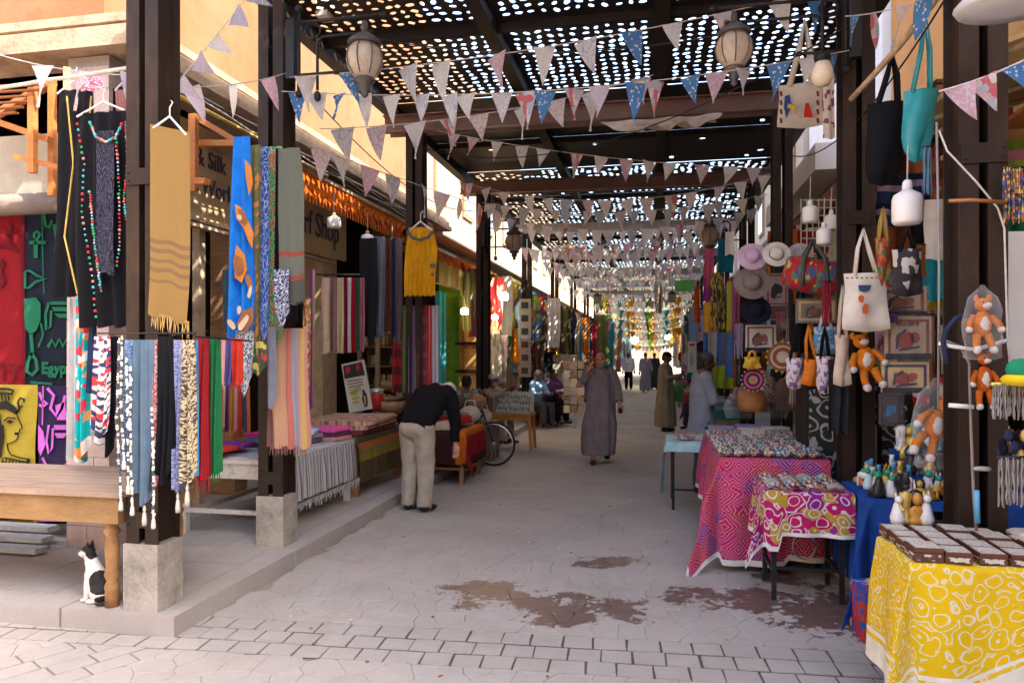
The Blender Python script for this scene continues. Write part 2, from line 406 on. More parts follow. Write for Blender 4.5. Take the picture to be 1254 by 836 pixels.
LBL = ['brown steel post on a concrete block beside the wooden table with the cat', 'brown steel post behind the grey-green scarf, second from the kerb corner', 'brown steel post behind the yellow blouse on the left of the lane',
       'brown steel post on the left by the glass showcase', 'left-hand steel post beyond the seated vendors', 'left-hand steel post, sixth along the lane', 'left-hand steel post, seventh along the lane', 'left-hand steel post, eighth along the lane', 'left-hand steel post at the far end']
RBL = ['brown steel post behind the yellow table with the orange plush toys', 'brown steel post between the hanging white tote and the blue-cloth table', 'brown steel post on the right above the pink and white hats',
       'brown steel post on the right beside the pink dress', 'right-hand steel post behind the man in brown robe', 'right-hand steel post, sixth along the lane', 'right-hand steel post, seventh along the lane', 'right-hand steel post, eighth along the lane', 'right-hand steel post at the far end']
for i, y in enumerate(LY): post(PX_L, y, .53, LBL[i], z0=KH, top=4.6)
for i, y in enumerate(RY): post(RPX[i], y, .45, RBL[i], top=4.6)
# cross beams, each a pair of flanged beams
M_beamlit = surf('brown_beam_painted_light', (.17, .095, .075), .5, .25, 4, .1, spec=.4)  # steel brown lightened: the light on the near beams is in the colour
M_beamlit_grey = surf('grey_beam_painted_light', (.32, .3, .29), .5, .2, 4, .1)  # sunlit faces of the farther beams, painted as a pale grey
for i in range(2, 9):
    ya, yb = LY[i], RY[i]
    m = MB().bar((PX_L - .4, ya - .1, ROOF - .05), (PX_R + .4, yb - .1, ROOF - .05), .012, .2)
    m.bar((PX_L - .4, ya - .14, ROOF + .05), (PX_R + .4, yb - .14, ROOF + .05), .09, .012).bar((PX_L - .4, ya - .14, ROOF - .156), (PX_R + .4, yb - .14, ROOF - .156), .09, .012)
    m.bar((PX_L - .4, ya + .1, ROOF - .05), (PX_R + .4, yb + .1, ROOF - .05), .012, .2)
    names = ['nearest cross beam with bunting tied along it', 'second cross beam over the lane', 'third cross beam, sunlight painted into its pale colour', 'fourth cross beam over the lane', 'fifth cross beam over the lane', 'sixth cross beam over the lane', 'farthest cross beam at the end of the roof']
    solo('cross_beam', m, M_beamlit if i < 4 else M_beamlit_grey, names[i - 2] + ', spanning two steel posts', 'beam', 'cross beams of the lane roof')
RX = [-3.45, -1.62, .04, 1.95]
for j, x in enumerate(RX):
    m = MB().bb(x - .07, x + .07, 4.0, 54, ROOF + .1, ROOF + .24)
    solo('roof_beam', m, M_steel_hi, ['long roof beam along the left edge of the roof', 'long roof beam left of the middle panels', 'long roof beam right of the middle panels', 'long roof beam along the right edge of the roof'][j], 'beam', 'long beams of the lane roof')
# perforated panels: real holes
def perf(w, l, s=.125, seed=1, hole=.33, skip=0.0, border=.1):
    r = random.Random(seed); m = MB(); nx = max(2, int((w - 2 * border) / s)); ny = max(2, int((l - 2 * border) / s)); sx = (w - 2 * border) / nx; sy = (l - 2 * border) / ny
    P = {}
    for i in range(nx + 1):
        for j in range(ny + 1):
            jx = 0 if i in (0, nx) else r.uniform(-.36, .36) * sx; jy = 0 if j in (0, ny) else r.uniform(-.36, .36) * sy
            P[i, j] = Vector((border + i * sx + jx, border + j * sy + jy, 0))
    for i in range(nx):
        for j in range(ny):
            q = [P[i, j], P[i + 1, j], P[i + 1, j + 1], P[i, j + 1]]; o = []
            for k in range(4): o += [q[k], (q[k] + q[(k + 1) % 4]) / 2]
            if r.random() < skip: m.add(q, [(0, 1, 2, 3)]); continue
            c = sum(q, Vector()) / 4; h = r.uniform(.75, 1.15) * hole; an = r.uniform(0, 3.14); inn = []
            for p in o:
                d = p - c; a = math.atan2(d.y, d.x); e = h * (1 + .28 * math.cos(2 * (a - an))); inn.append(c + Vector((math.cos(a), math.sin(a), 0)) * e * s)
            n = 8; m.add(o + inn, [(k, (k + 1) % n, n + (k + 1) % n, n + k) for k in range(n)])
    b = border
    m.add([(0, 0, 0), (w, 0, 0), (w, b, 0), (0, b, 0)], [(0, 1, 2, 3)]).add([(0, l - b, 0), (w, l - b, 0), (w, l, 0), (0, l, 0)], [(0, 1, 2, 3)])
    m.add([(0, b, 0), (b, b, 0), (b, l - b, 0), (0, l - b, 0)], [(0, 1, 2, 3)]).add([(w - b, b, 0), (w, b, 0), (w, l - b, 0), (w - b, l - b, 0)], [(0, 1, 2, 3)])
    return m
M_roof = surf('dark_perforated_sheet', (.02, .014, .012), .6, .25, 6, .1)
proto = {}
ordn = ['first', 'second', 'third', 'fourth', 'fifth', 'sixth', 'seventh', 'eighth', 'ninth', 'tenth', 'eleventh']
colw = ['left', 'middle', 'right']
bays = [(-1.2, 2.9, 9), (3.0, LY[2] - .01, 0), (LY[2] + .01, LY[3] - .01, 1)] + [(LY[i] + .01, LY[i + 1] - .01, i - 1) for i in range(3, 8)] + [(37.1, 42, 7), (42.1, 48, 8), (48.1, 54, 9)]
for y0, y1, bi in bays[1:]:
    for c in range(3):
        w = RX[c + 1] - RX[c] - .01; L = y1 - y0; x0 = RX[c] + .005
        t = thing('roof_panel', f'dark pierced roof panel in the {ordn[bi]} bay of the roof, {colw[c]} of the three side by side', 'roof panel', (x0, y0, ROOF + .26), 'pierced metal roof panels')
        key = (bi if bi < 2 else 2, c)
        nrow = max(1, round(L / 1.85)); ll = L / nrow
        for q in range(nrow):
            kk = (*key, round(ll, 2), q if bi == 0 else 0)
            if kk not in proto: proto[kk] = perf(w, ll - .002, s=.118 if bi != 1 else .15, seed=len(proto) + 2, hole=.275 if bi == 0 else .31, skip=(.0 if bi == 0 else .35) if bi != 1 else (.95 if c else .97), border=.1).mesh('sheet', M_roof)
            o = bpy.data.objects.new('sheet', proto[kk]); COL.objects.link(o); o.parent = t; o.location = (0, q * ll, 0)
        m = MB()
        for q in range(1, nrow): m.bb(x0 + .005, x0 + w - .005, y0 + q * ll - .035, y0 + q * ll + .02, ROOF + .16, ROOF + .245)
        if nrow > 1: part('purlin', m, M_steel_hi, t)
# ================================================================ LEFT BUILDING
def plaster(name, c1, c2, c3):
    t = NT(name); v = t.co('World'); a = t.noise(v, .55, 6, .65); b = t.noise(v, 2.4, 6, .7); st = t.noise(t.co('World', (6, 6, .5)), 1.2, 4)
    c = t.mix(t.ramp(a, [(.38, 0.0), (.62, 1.0)]), c1, c2); c = t.mix(t.ramp(b, [(.5, 0.0), (.75, .8)]), c, c3); c = t.mix(t.math('MULTIPLY', st, .35), c, mul(c1, .6))
    t.bump(b, .4, .02); return t.set(c, .92, 0, .2)
M_peach = plaster('sunworn_ochre_plaster', (.21, .1, .043), (.24, .13, .07), (.17, .068, .026))
M_cream = plaster('cream_plaster', (.27, .22, .16), (.25, .19, .13), (.2, .15, .1))
M_ochre = surf('tan_signboard', (.47, .35, .19), .6, .15, 2, .1)
M_block = surf('pinkish_block', (.46, .37, .34), .9, .25, 8, .6)
M_brown = surf('brown_boarding', (.16, .085, .045), .8, .35, 3, .4, stretch=(1, 6, 1))
FX = -4.6
lb = thing('corner_building', 'ochre plastered shop building with stone cornice on the left corner', 'building', (FX, 5.0, 0))
part('wall', MB().bb(-12, FX, 5.32, 13.8, 4.3, 9.5), M_peach, lb)
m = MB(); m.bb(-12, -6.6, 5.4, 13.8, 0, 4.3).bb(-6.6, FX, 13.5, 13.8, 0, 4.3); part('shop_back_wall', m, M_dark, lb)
part('soffit', MB().bb(-12, FX + .0, 5.32, 13.8, 4.1, 4.298), M_brown, lb)
for k, (dz, o, h) in enumerate(((4.10, .60, .08), (4.183, .55, .10), (4.286, .46, .045), (4.334, .50, .07), (4.407, .38, .05))):
    part('cornice_moulding', MB().bb(-12, FX + o, 5.0 - o + .5, 13.8, dz, dz + h), surf('weathered_stone_trim', (.32, .235, .16), .9, .45, 4, .8), lb)
# block pier at the corner
pier = MB()
for r in range(22):
    z = KH + r * .185; off = (r % 2) * .17
    xs = [-4.71, -4.52 + off * .4, -4.31]
    for a, b in zip(xs[:-1], xs[1:]): 
        if z < 4: part('block', MB().bb(a + .003, b - .003, 5.04 + rnd.uniform(-.004, .004), 5.27, z + .003, min(z + .182, 4.1)), M_block, lb)
part('pier_core', MB().bb(-4.70, -4.32, 5.05, 5.26, KH, 4.09), surf('grey_mortar', (.3, .27, .25)), lb)
# interior piers between shop openings
for ya, yb, mt in ((7.25, 7.5, M_wood), (9.4, 9.85, surf('sandstone_pillar', (.45, .33, .2), .85, .3, 6, .6)), (11.9, 12.2, M_wood)):
    part('door_pillar', MB().bb(-4.9, FX, ya, yb, KH, 4.1), mt, lb)
part('door_post', MB().bb(-4.68, -4.6, 6.62, 6.72, KH, 3.05), M_pale, lb)
# sign board
sg = thing('shop_sign', 'tan shop signboard with dark lettering above the scarf shop', 'sign', (FX + .03, 5.3, 3.0))
part('board', MB().bb(FX, FX + .06, 5.32, 10.05, 3.06, 4.0), M_ochre, sg)
part('trim', MB().bb(FX + .06, FX + .09, 5.32, 10.05, 3.8, 3.83), M_pale, sg)
for z in (2.96, 3.015): part('shutter_rail', MB().bb(FX + .0, FX + .1, 5.32, 9.6, z, z + .035), M_pale, sg)
def text(txt, mat, M, size, parent, name='lettering', ext=.004, align='CENTER', label=None, sx=1, bold=0):
    cu = bpy.data.curves.new('t', 'FONT'); cu.body = txt; cu.size = size; cu.extrude = ext; cu.align_x = align; cu.resolution_u = 3; cu.offset = bold
    o = bpy.data.objects.new('t', cu); COL.objects.link(o); bpy.context.view_layer.update()
    me = bpy.data.meshes.new_from_object(o.evaluated_get(bpy.context.evaluated_depsgraph_get())); bpy.data.objects.remove(o)
    for v in me.vertices: v.co.x *= sx
    me.transform(Matrix.Translation(-wloc(parent)) @ M); me.materials.clear(); me.materials.append(mat)
    return tag(link(name, me, wloc(parent), parent), label)
def face(p, d):      # matrix placing text at p whose reading direction is d (unit, horizontal)
    d = Vector(d).normalized(); z = Vector((0, 0, 1)); n = d.cross(z)
    return Matrix.Translation(Vector(p)) @ Matrix((d, z, n)).transposed().to_4x4()
M_letter = surf('dark_blue_lettering', (.05, .05, .11), .6, .1)
# reading direction along +Y on a wall facing +X
def FY(x, y, z): return face((x, y, z), (0, 1, 0))
text('Scarf Shop', M_letter, FY(FX + .07, 9.0, 3.28), .46, sg, sx=.8, bold=.002)
text('Cotton & Silk', M_letter, FY(FX + .07, 6.35, 3.60), .25, sg, sx=.9, bold=.002)
text('in World', M_letter, FY(FX + .07, 6.75, 3.32), .25, sg, sx=.9, bold=.002)
# second building on the left, cream, then more
def facade(name, label, x, y0, y1, h, mat, side=-1, wins=True, depth=6):
    b = thing(name, label, 'building', (x, y0, 0)); x2 = x + side * depth
    part('upper_wall', MB().bb(min(x, x2), max(x, x2), y0, y1, 4.2, h), mat, b)
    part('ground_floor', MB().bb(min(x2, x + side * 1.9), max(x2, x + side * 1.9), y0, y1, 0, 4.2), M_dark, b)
    y = y0
    while y < y1 - .5: part('pillar', MB().bb(x, x + side * .3, y, y + .35, 0, 4.2), surf('shop_pillar_wood', (.2, .13, .08), .7), b); y += 3.1
    part('cornice', MB().bb(min(x, x - side * .45), max(x, x - side * .45), y0, y1, 4.05, 4.3), surf('pale_cornice', (.36, .3, .23), .9, .3), b)
    if wins:
        y = y0 + .8
        while y < y1 - 1.2:
            f = part('window', MB().bb(x - side * .005, x - side * .05, y, y + .9, 5.0, 6.5), M_wood, b)
            part('pane', MB().bb(x - side * .051, x - side * .06, y + .08, y + .82, 5.08, 6.42), surf('dim_glass', (.12, .13, .14), .15, .1), f); y += 2.3
    return b
facade('shop_building', 'cream building beyond the ochre one on the left', -4.65, 13.85, 24.5, 8.6, M_cream)
facade('shop_building', 'tall pale building far along the left side of the lane', -4.75, 24.6, 55, 8, plaster('far_pale_plaster', (.38, .3, .22), (.32, .25, .18), (.4, .34, .28)))
# right side buildings
M_orange = plaster('orange_plaster', (.55, .25, .07), (.6, .3, .1), (.45, .18, .05))
rb = thing('orange_building', 'orange plastered shop building behind the right-hand stalls', 'building', (3.1, 1.0, 0))
part('upper_wall', MB().bb(3.1, 9, -.4, 10.6, 2.95, 12.2), M_orange, rb)  # unseen height and near end shaped to keep sun off the lane
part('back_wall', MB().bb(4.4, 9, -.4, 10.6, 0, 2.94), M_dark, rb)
part('end_wall', MB().bb(3.1, 4.39, 10.3, 10.59, 0, 2.94), M_orange, rb)
wb = thing('white_building', 'bright white rendered building with timber eaves on the right', 'building', (3.0, 10.7, 0))
M_wwhite = plaster('white_render', (.8, .76, .7), (.72, .66, .58), (.8, .78, .75))
part('upper_wall', MB().bb(3.0, 9, 10.65, 15.5, 3.3, 8), M_wwhite, wb)
part('balcony', MB().bb(2.15, 2.99, 10.7, 15.4, 4.25, 4.62), M_wwhite, wb)
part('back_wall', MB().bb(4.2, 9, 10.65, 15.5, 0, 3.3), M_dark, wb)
facade('shop_building', 'brown shop building along the right side of the lane', 2.9, 15.6, 28, 7, plaster('dun_plaster', (.5, .4, .3), (.42, .33, .25), (.55, .5, .42)), side=1)
facade('shop_building', 'dull brown building at the far right of the lane', 2.8, 28.1, 55, 6.5, plaster('dun_plaster_far', (.45, .36, .28), (.4, .3, .22), (.5, .45, .4)), side=1)
bb_ = thing('building', 'unseen plastered house added across the left side street to bounce sunlight', 'building', (-9, -7, 0))  # out of view, added so its sunlit face bounces warm light back
part('wall', MB().bb(-16, -9, -7, 4.6, 0, 7), plaster('warm_house_plaster', (.5, .38, .26), (.55, .43, .3), (.42, .3, .2)), bb_)
for k in range(4): f = part('window', MB().bb(-9, -8.95, -6 + k * 2.6, -5 + k * 2.6, 3.6, 5), M_wood, bb_); part('pane', MB().bb(-8.949, -8.94, -5.9 + k * 2.6, -5.1 + k * 2.6, 3.7, 4.9), surf('dim_glass', (.12, .13, .14), .15, .1), f)
bb_ = thing('building', 'unseen plastered house added behind the viewpoint to cut skylight', 'building', (0, -8, 0)); part('wall', MB().bb(-8.9, 9, -14, -7.5, 0, 8), plaster('warm_house_plaster_b', (.45, .35, .26), (.5, .4, .3), (.4, .3, .2)), bb_)  # out of view, added to lessen the skylight on the near paving
for k in range(5): f = part('window', MB().bb(-7 + k * 3, -6 + k * 3, -7.5, -7.45, 3.6, 5), M_wood, bb_); part('pane', MB().bb(-6.9 + k * 3, -6.1 + k * 3, -7.449, -7.44, 3.7, 4.9), surf('dim_glass', (0, 0, 0)), f)
# sunlit square past the roof
eb = thing('end_house', 'pale sunlit house facing down the lane at its far end', 'building', (-2, 62, 0))
part('wall', MB().bb(-14, 12, 62, 68, 0, 9), surf('far_cream_wall', (.4, .33, .22), .9), eb)
for i in range(6):
    f = part('window', MB().bb(-8 + i * 2.6, -7 + i * 2.6, 61.94, 62, 3.6, 5.2), M_wood, eb); part('pane', MB().bb(-7.9 + i * 2.6, -7.1 + i * 2.6, 61.92, 61.938, 3.7, 5.1), surf('dim_glass', (0, 0, 0)), f)
part('door', MB().bb(-1, .2, 61.95, 62, 0, 2.3), M_wood, eb)
# ================================================================ BUNTING
def F0(n, c): return fab(n, c)
PRN = [('white_toile_print', swirl('white_toile_print', (.84, .84, .85), (.5, .58, .76), 3, 7, .82)), ('pink_floral_print', swirl('pink_floral_print', (.75, .5, .6), (.8, .72, .76), 4, 6, .55)),
       ('blue_dotted_print', confetti('blue_dotted_print', [(.75, .8, .85)], 7, base=(.1, .28, .6), thr=.3, metric='EUCLIDEAN')), ('lilac_print', swirl('lilac_print', (.7, .62, .76), (.75, .72, .8), 4, 6, .4)),
       ('red_patch_print', confetti('red_patch_print', [(.7, .2, .22), (.8, .75, .75), (.55, .6, .7), (.78, .55, .55)], 4)), ('plain_white_cotton', fab('plain_white_cotton', (.87, .86, .84))),
       ('rose_white_print', swirl('rose_white_print', (.84, .8, .8), (.76, .48, .52), 4, 6, .75)), ('grey_blue_print', swirl('grey_blue_print', (.5, .56, .68), (.75, .76, .8), 4, 6, .5))]
for nm_, m_ in PRN:
    nt = m_.node_tree; bs = nt.nodes['Principled BSDF']; tr = nt.nodes.new('ShaderNodeBsdfTranslucent'); mx = nt.nodes.new('ShaderNodeMixShader'); mx.inputs[0].default_value = .62
    src = bs.inputs['Base Color'].links
    if src: nt.links.new(src[0].from_socket, tr.inputs[0])
    nt.links.new(bs.outputs[0], mx.inputs[1]); nt.links.new(tr.outputs[0], mx.inputs[2]); nt.links.new(mx.outputs[0], nt.nodes['Material Output'].inputs[0])
PRN += [(n, F0(n, c)) for n, c in (('orange_bunting', (.7, .25, .02)), ('green_bunting', (.1, .4, .08)), ('yellow_bunting', (.75, .55, .05)), ('red_bunting', (.6, .05, .04)), ('turquoise_bunting', (.05, .4, .45)))]
FLG = {}
def flag_mesh(pi, shp):
    if (pi, shp) in FLG: return FLG[pi, shp]
    r = random.Random(shp * 13 + 5); m = MB(); n = 6; tw = r.uniform(-1.0, 1.0); cur = r.uniform(-.05, .05); lean = r.uniform(-.3, .3); vs = []; uv = []
    for j in range(n + 1):
        t = j / n; w = (1 - t) * .5 + .02 * (j < n)
        for i in (-1, -.33, .33, 1):
            a = tw * t; x = i * w; y = .12 * math.sin(i * 2 + shp) * (1 - t * .5) * t
            vs.append((x * math.cos(a) - y * math.sin(a) + lean * t * t * .8, x * math.sin(a) + y * math.cos(a) + cur * 4 * t * t, -t * 1.5)); uv.append((i * .5 * (1 - t) + .5 + pi, t + shp * .3))
    fs = [(j * 4 + i, j * 4 + i + 1, j * 4 + i + 5, j * 4 + i + 4) for j in range(n) for i in range(3)]
    m.add(vs, fs, 0, uv, True); FLG[pi, shp] = m.mesh('flag', PRN[pi][1]); return FLG[pi, shp]
r4 = random.Random(21)
def bunting(label, p0, p1, sag, n, size, seq=None, t0=.0, t1=1.0, skip=0):
    p0, p1 = Vector(p0), Vector(p1)
    def P(t): return p0.lerp(p1, t) - Vector((0, 0, sag * 4 * t * (1 - t)))
    t = thing('bunting_string', label, 'bunting', p0, 'strings of triangular bunting over the lane')
    part('cord', MB().tube([P(k / 14) for k in range(15)], .004, 4), M_rope, t)
    d = (p1 - p0); az = math.atan2(d.y, d.x)
    for k in range(n):
        tt = t0 + (t1 - t0) * (k + .5 + r4.uniform(-.22, .22)) / n
        if r4.random() < skip: continue
        pi = seq[k % len(seq)] if seq else r4.choice([0, 0, 1, 5, 5, 5, 5, 6, 6, 5, 4, 3])
        o = bpy.data.objects.new('flag', flag_mesh(pi, r4.randrange(6))); COL.objects.link(o); o.parent = t; o.location = P(tt) - p0
        s = size * r4.uniform(.85, 1.15); o.scale = (s, s, s * r4.uniform(.85, 1.15)); o.rotation_euler = (r4.uniform(-.15, .15), -math.atan2(d.z, d.xy.length) + r4.uniform(-.15, .15), az + r4.uniform(-.6, .6))
BS = [ # label, (u,v,Y) start, (u,v,Y) end, sag, n, size, sequence
 ('bunting string highest over the lane, with a big pink flag in its middle', (355, 95, 5.3), (1045, -22, 5.7), .10, 12, .18, [5, 2, 0, 5, 1, 5, 0, 2, 0, 4]),
 ('bunting string in front of the pierced roof carrying blue and white flags', (345, 112, 5.35), (1040, 62, 5.6), .14, 21, .155, [2, 5, 2, 5, 5, 0, 0, 5, 0, 4, 2, 4, 3, 2, 4, 2, 1, 3]),
 ('bunting string rising from the blue scarves to the nearest cross beam', (392, 158, 5.9), (800, 92, 6.4), .10, 9, .19, [0, 6, 5, 4, 6, 5, 6]),
 ('bunting string running down past the orange awning fringe', (330, 160, 5.7), (620, 262, 8.8), .02, 10, .19, [4, 6, 0, 1, 7, 7, 6, 5]),
 ('bunting string hanging just under the nearest cross beam', (535, 160, 8.6), (940, 206, 8.8), .09, 13, .17, [3, 1, 5, 0, 0, 4, 6, 1, 5, 5, 6, 5]),
 ('bunting string in front of the dark second roof bay, dipping in the middle', (560, 222, 9.4), (945, 212, 9.4), .30, 15, .17, [4, 5, 6, 5, 5, 7, 1, 5, 5, 6]),
 ('bunting string below the dark roof bay with close-set pale flags', (590, 248, 11.2), (940, 238, 11.2), .20, 17, .18, [7, 5, 7, 6, 6, 3, 5, 7, 6]),
 ('bunting string across the second cross beam with white flags', (600, 262, 12.5), (935, 252, 12.5), .34, 16, .19, [5, 7, 5, 6, 4, 6, 5]),
 ('slack bunting string of red and white flags above the pink dress', (690, 302, 14), (925, 262, 14), .15, 13, .2, [4, 4, 6, 4, 1, 6]),
 ('near bunting string across the upper left from the dry pole', (-40, 55, 4.0), (190, 92, 4.3), .06, 4, .15, [7, 5, 6, 3]),
 ('bunting string slanting up steeply from the tan shawl with pale flags', (208, 112, 4.4), (345, -60, 4.6), .02, 6, .145, [3, 3, 5, 3, 7]),
 ('short bunting string between the first two posts on the left', (205, 106, 4.4), (350, 90, 5.4), .04, 3, .17, [3, 5, 1]),
 ('bunting string blown sideways at the far right, in front of the post', (1150, 112, 3.3), (1300, 50, 3.3), .02, 4, .12, [1, 4, 2]),
 ('bunting string with red flags between the right-hand posts', (1035, 20, 5.4), (1160, -12, 4.0), .03, 4, .14, [2, 4, 6, 2])]
for lb_, a, b, sg_, n, sz, sq in BS: bunting(lb_, W(a[0], a[1], Y=a[2]), W(b[0], b[1], Y=b[2]), sg_, n, sz, sq)
Y = 15.5; k = 0
for Y, dz in ((15.2, 0), (16.6, -.25), (18.4, .1), (19.8, -.3), (21.6, 0), (23.5, -.2), (26, 0), (29, -.2), (33, -.1), (37, -.2)):
    for h in ((0, 1) if k % 2 == 0 else (0,)):
        z = ROOF - .35 - h * .38 + dz
        bunting(f'{["upper", "lower"][h]} of the paired far bunting strings, {["nearest", "second", "third", "fourth", "fifth", "sixth", "seventh", "eighth", "ninth", "last"][k]} pair down the lane', (-3.0, Y, z), (1.5 - h * .3, Y + .3, z + .1), .18 + .1 * h, 17 - 3 * h, .19, None)
    k += 1
r5 = random.Random(4)
M_tins = [confetti('tinsel_colours', [(.8, .3, .1), (.1, .5, .2), (.8, .6, .1), (.1, .3, .7), (.8, .8, .75)], 3)] 
for k, Y in enumerate((31, 38, 46)):
    for h in range(4):
        bunting(f'coloured garland at the bright far end, {["nearest", "middle", "farthest"][k]} set and {["top", "upper", "lower", "bottom"][h]} row', (-2.6, Y + h * .3, 4.3 - h * (.42 + .08 * k)), (1.6, Y + h * .3, 4.3 - h * (.42 + .08 * k)), .45, 26, .28, [6, 9, 10, 4, 5, 5, 12, 1, 10, 8, 6, 0])
# ================================================================ STREET LAMPS ON BRACKETS
M_glassw = surf('dusty_lamp_glass', (.45, .38, .3), .3, .35, 8, .1, spec=.5)
M_lampd = surf('grey_lamp_iron', (.11, .1, .095), .5, .3, 20, .2, metal=.4)
def street_lamp(label, base, dirx, length, s=1.0):
    t = thing('street_lamp', label, 'lamp', base, 'ornate globe lamps on iron brackets'); B = Vector(base)
    m = MB()
    for dy in (0, .0):
        pass
    m.tube([B + Vector((0, 0, -.55 * s)), B + Vector((0, 0, .08 * s))], .016 * s, 6)
    m.ball(B + Vector((0, 0, .11 * s)), .03 * s); m.ball(B + Vector((0, 0, -.57 * s)), .03 * s)
    m.tube([B + Vector((dirx * .16, 0, -.55 * s)), B + Vector((dirx * .16, 0, -.17 * s)), B + Vector((dirx * .2, 0, -.13 * s)), B + Vector((dirx * (length - .02), 0, -.13 * s))], .013 * s, 6)
    m.ball(B + Vector((dirx * .16, 0, -.6 * s)), (.03 * s, .03 * s, .045 * s))
    m.tube([B, B + Vector((dirx * (length + .13), 0, 0))], .013 * s, 6); m.ball(B + Vector((dirx * (length + .15), 0, 0)), (.035 * s, .022 * s, .022 * s)); m.ball(B + Vector((dirx * (length + .04), 0, -.13 * s)), (.04 * s, .02 * s, .02 * s))
    m.tube([B + Vector((-dirx * .1, 0, -.42 * s)), B + Vector((dirx * .3, 0, -.42 * s))], .012 * s, 6); m.ball(B + Vector((dirx * .32, 0, -.42 * s)), (.03, .02, .02))
    m.tube([B + Vector((dirx * (.12 + .065 * math.cos(a)), 0, -.075 + .06 * math.sin(a))) for a in [k * math.pi / 6 for k in range(13)]], .009, 5)
    m.bb(*sorted((B.x - dirx * .1, B.x - dirx * .03)), B.y - .03, B.y + .03, B.z - .45, B.z + .02)
    part('bracket', m, M_iron, t)
    c = B + Vector((dirx * length, 0, -.34 * s))
    cap = MB().lathe(c, [(.02 * s, .3 * s), (.03 * s, .24 * s), (.02 * s, .22 * s), (.05 * s, .2 * s), (.12 * s, .15 * s), (.135 * s, .13 * s), (.13 * s, .115 * s), (.1 * s, .11 * s)], 16)
    part('lamp_cap', cap, M_lampd, t)
    g = MB().lathe(c, [(.1 * s, .11 * s), (.135 * s, .06 * s), (.145 * s, 0), (.13 * s, -.07 * s), (.09 * s, -.13 * s), (.07 * s, -.15 * s)], 16); part('globe', g, M_glassw, t)
    rb_ = MB()
    for k in range(8):
        a = k * math.pi / 4; rb_.tube([c + Vector((math.cos(a) * r * s, math.sin(a) * r * s, z * s)) for r, z in ((.1, .11), (.14, .06), (.15, 0), (.135, -.07), (.09, -.13))], .005 * s, 4)
    part('globe_ribs', rb_, M_lampd, t)
    part('lamp_base', MB().lathe(c, [(.075 * s, -.15 * s), (.085 * s, -.17 * s), (.04 * s, -.2 * s), (.05 * s, -.23 * s), (.02 * s, -.26 * s), (.03 * s, -.28 * s), (.005, -.3 * s)], 12), M_lampd, t)
    return t
p = W(366, 28, Y=5.33); street_lamp('ornate dusty globe lamp hanging from the bracket on the second left post', p, 1, .56, 1.0)
p = W(1036, -4, Y=5.62); street_lamp('ornate globe lamp behind a blue flag, on the bracket of a right-hand post', p, -1, .78, .93)
p = W(604, 283, Y=12.6); street_lamp('dark ornate lamp in the middle distance on the left, above the pennants', (-3.0, 12.6, 4.05), 1, .5, 1.1)
street_lamp('dark ornate lamp in the middle distance on the right, below the pierced panels', (1.35, 12.6, 4.05), -1, .5, 1.1)
p = W(1032, 20, Y=5.75); m = MB()
l = thing('wall_lantern', 'small black lantern with a pale glass bell on the right-hand post', 'lantern', W(1007, 70, Y=5.5)); q = W(1007, 70, Y=5.5)
part('stem', MB().tube([q + Vector((0, 0, .5)), q], .014, 6).lathe(q, [(.015, .04), (.05, .02), (.06, 0), (.05, -.04)], 10), M_iron, l)
part('glass_bell', MB().lathe(q, [(.05, -.04), (.07, -.09), (.075, -.15), (.05, -.2), (.0, -.21)], 12), surf('bright_lamp_glass', (.75, .66, .5), .3, .1), l)
# ================================================================ WHITE BULBS
M_bulb = surf('white_bulb_plastic', (.82, .8, .78), .35, .04, 6, .03); M_brass = surf('amber_cap', (.6, .3, .08), .5, .1)
def bulb(label, p, r, h, cord, lit=None, capmat=None):
    t = thing('light_bulb', label, 'light bulb', p, 'white cylinder bulbs hung on wires'); p = Vector(p)
    part('glass', MB().lathe(p, [(r * .2, -h / 2), (r * .85, -h / 2 + r * .03), (r, -h / 2 + r * .25), (r, h * .22), (r * .9, h * .36), (r * .35, h * .5)], 16), lit or M_bulb, t)
    part('bulb_cap', MB().lathe(p, [(r * .35, h * .5), (r * .32, h * .72), (r * .2, h * .8)], 10), capmat or M_brass, t)
    part('wire', MB().tube([p + Vector((0, 0, h * .8)), p + Vector((.004, 0, h * .8 + cord))], .004, 5), M_rope, t)
bulb('white cylinder bulb in front of the scarf shop lettering', W(409, 272, Y=8.3), .085, .15, .25)
bulb('white cylinder bulb under the orange fringe, middle one of three', W(450, 293, Y=9.3), .085, .14, .25)
bulb('white cylinder bulb nearest the yellow blouse', W(480, 301, Y=10.0), .085, .14, .2)
bulb('big white bulb below the teal bag on the right', W(1111, 254, Y=4.6), .083, .2, .2, capmat=M_white)
bulb('white bulb over the pink hat, leftmost of the right-hand group', W(992, 262, Y=6.6), .065, .15, .2, capmat=M_white)
bulb('white bulb next to the square grid, highest of the pair', W(1018, 272, Y=6.9), .06, .14, .2, capmat=M_white)
bulb('white bulb next to the square grid, lowest of the pair', W(1009, 289, Y=6.3), .06, .14, .2, capmat=M_white)
G_warm = glow('lit_warm_bulb', (1, .75, .4), 14)
for lb_, u, v, y, r in (('lit warm bulb over the yellow shutters', 569, 381, 12.9, .07), ('lit white bulb in the green shop', 617, 363, 14.5, .09), ('lit warm bulb beside the dark post on the left', 606, 388, 14.2, .06)):
    bulb(lb_, W(u, v, Y=y), r, r * 1.6, .3, lit=G_warm)
G_far = glow('lit_far_lamp', (1, .95, .6), 12)
for lb_, u, v, y, r in (('glaring yellow-white lamp at the far end, right one', 817, 410, 36, .22), ('glaring yellow-white lamp at the far end, left one', 777, 416, 37, .2)):
    solo('flood_lamp', MB().ball(W(u, v, Y=y), r, 10), G_far, lb_, 'lamp')
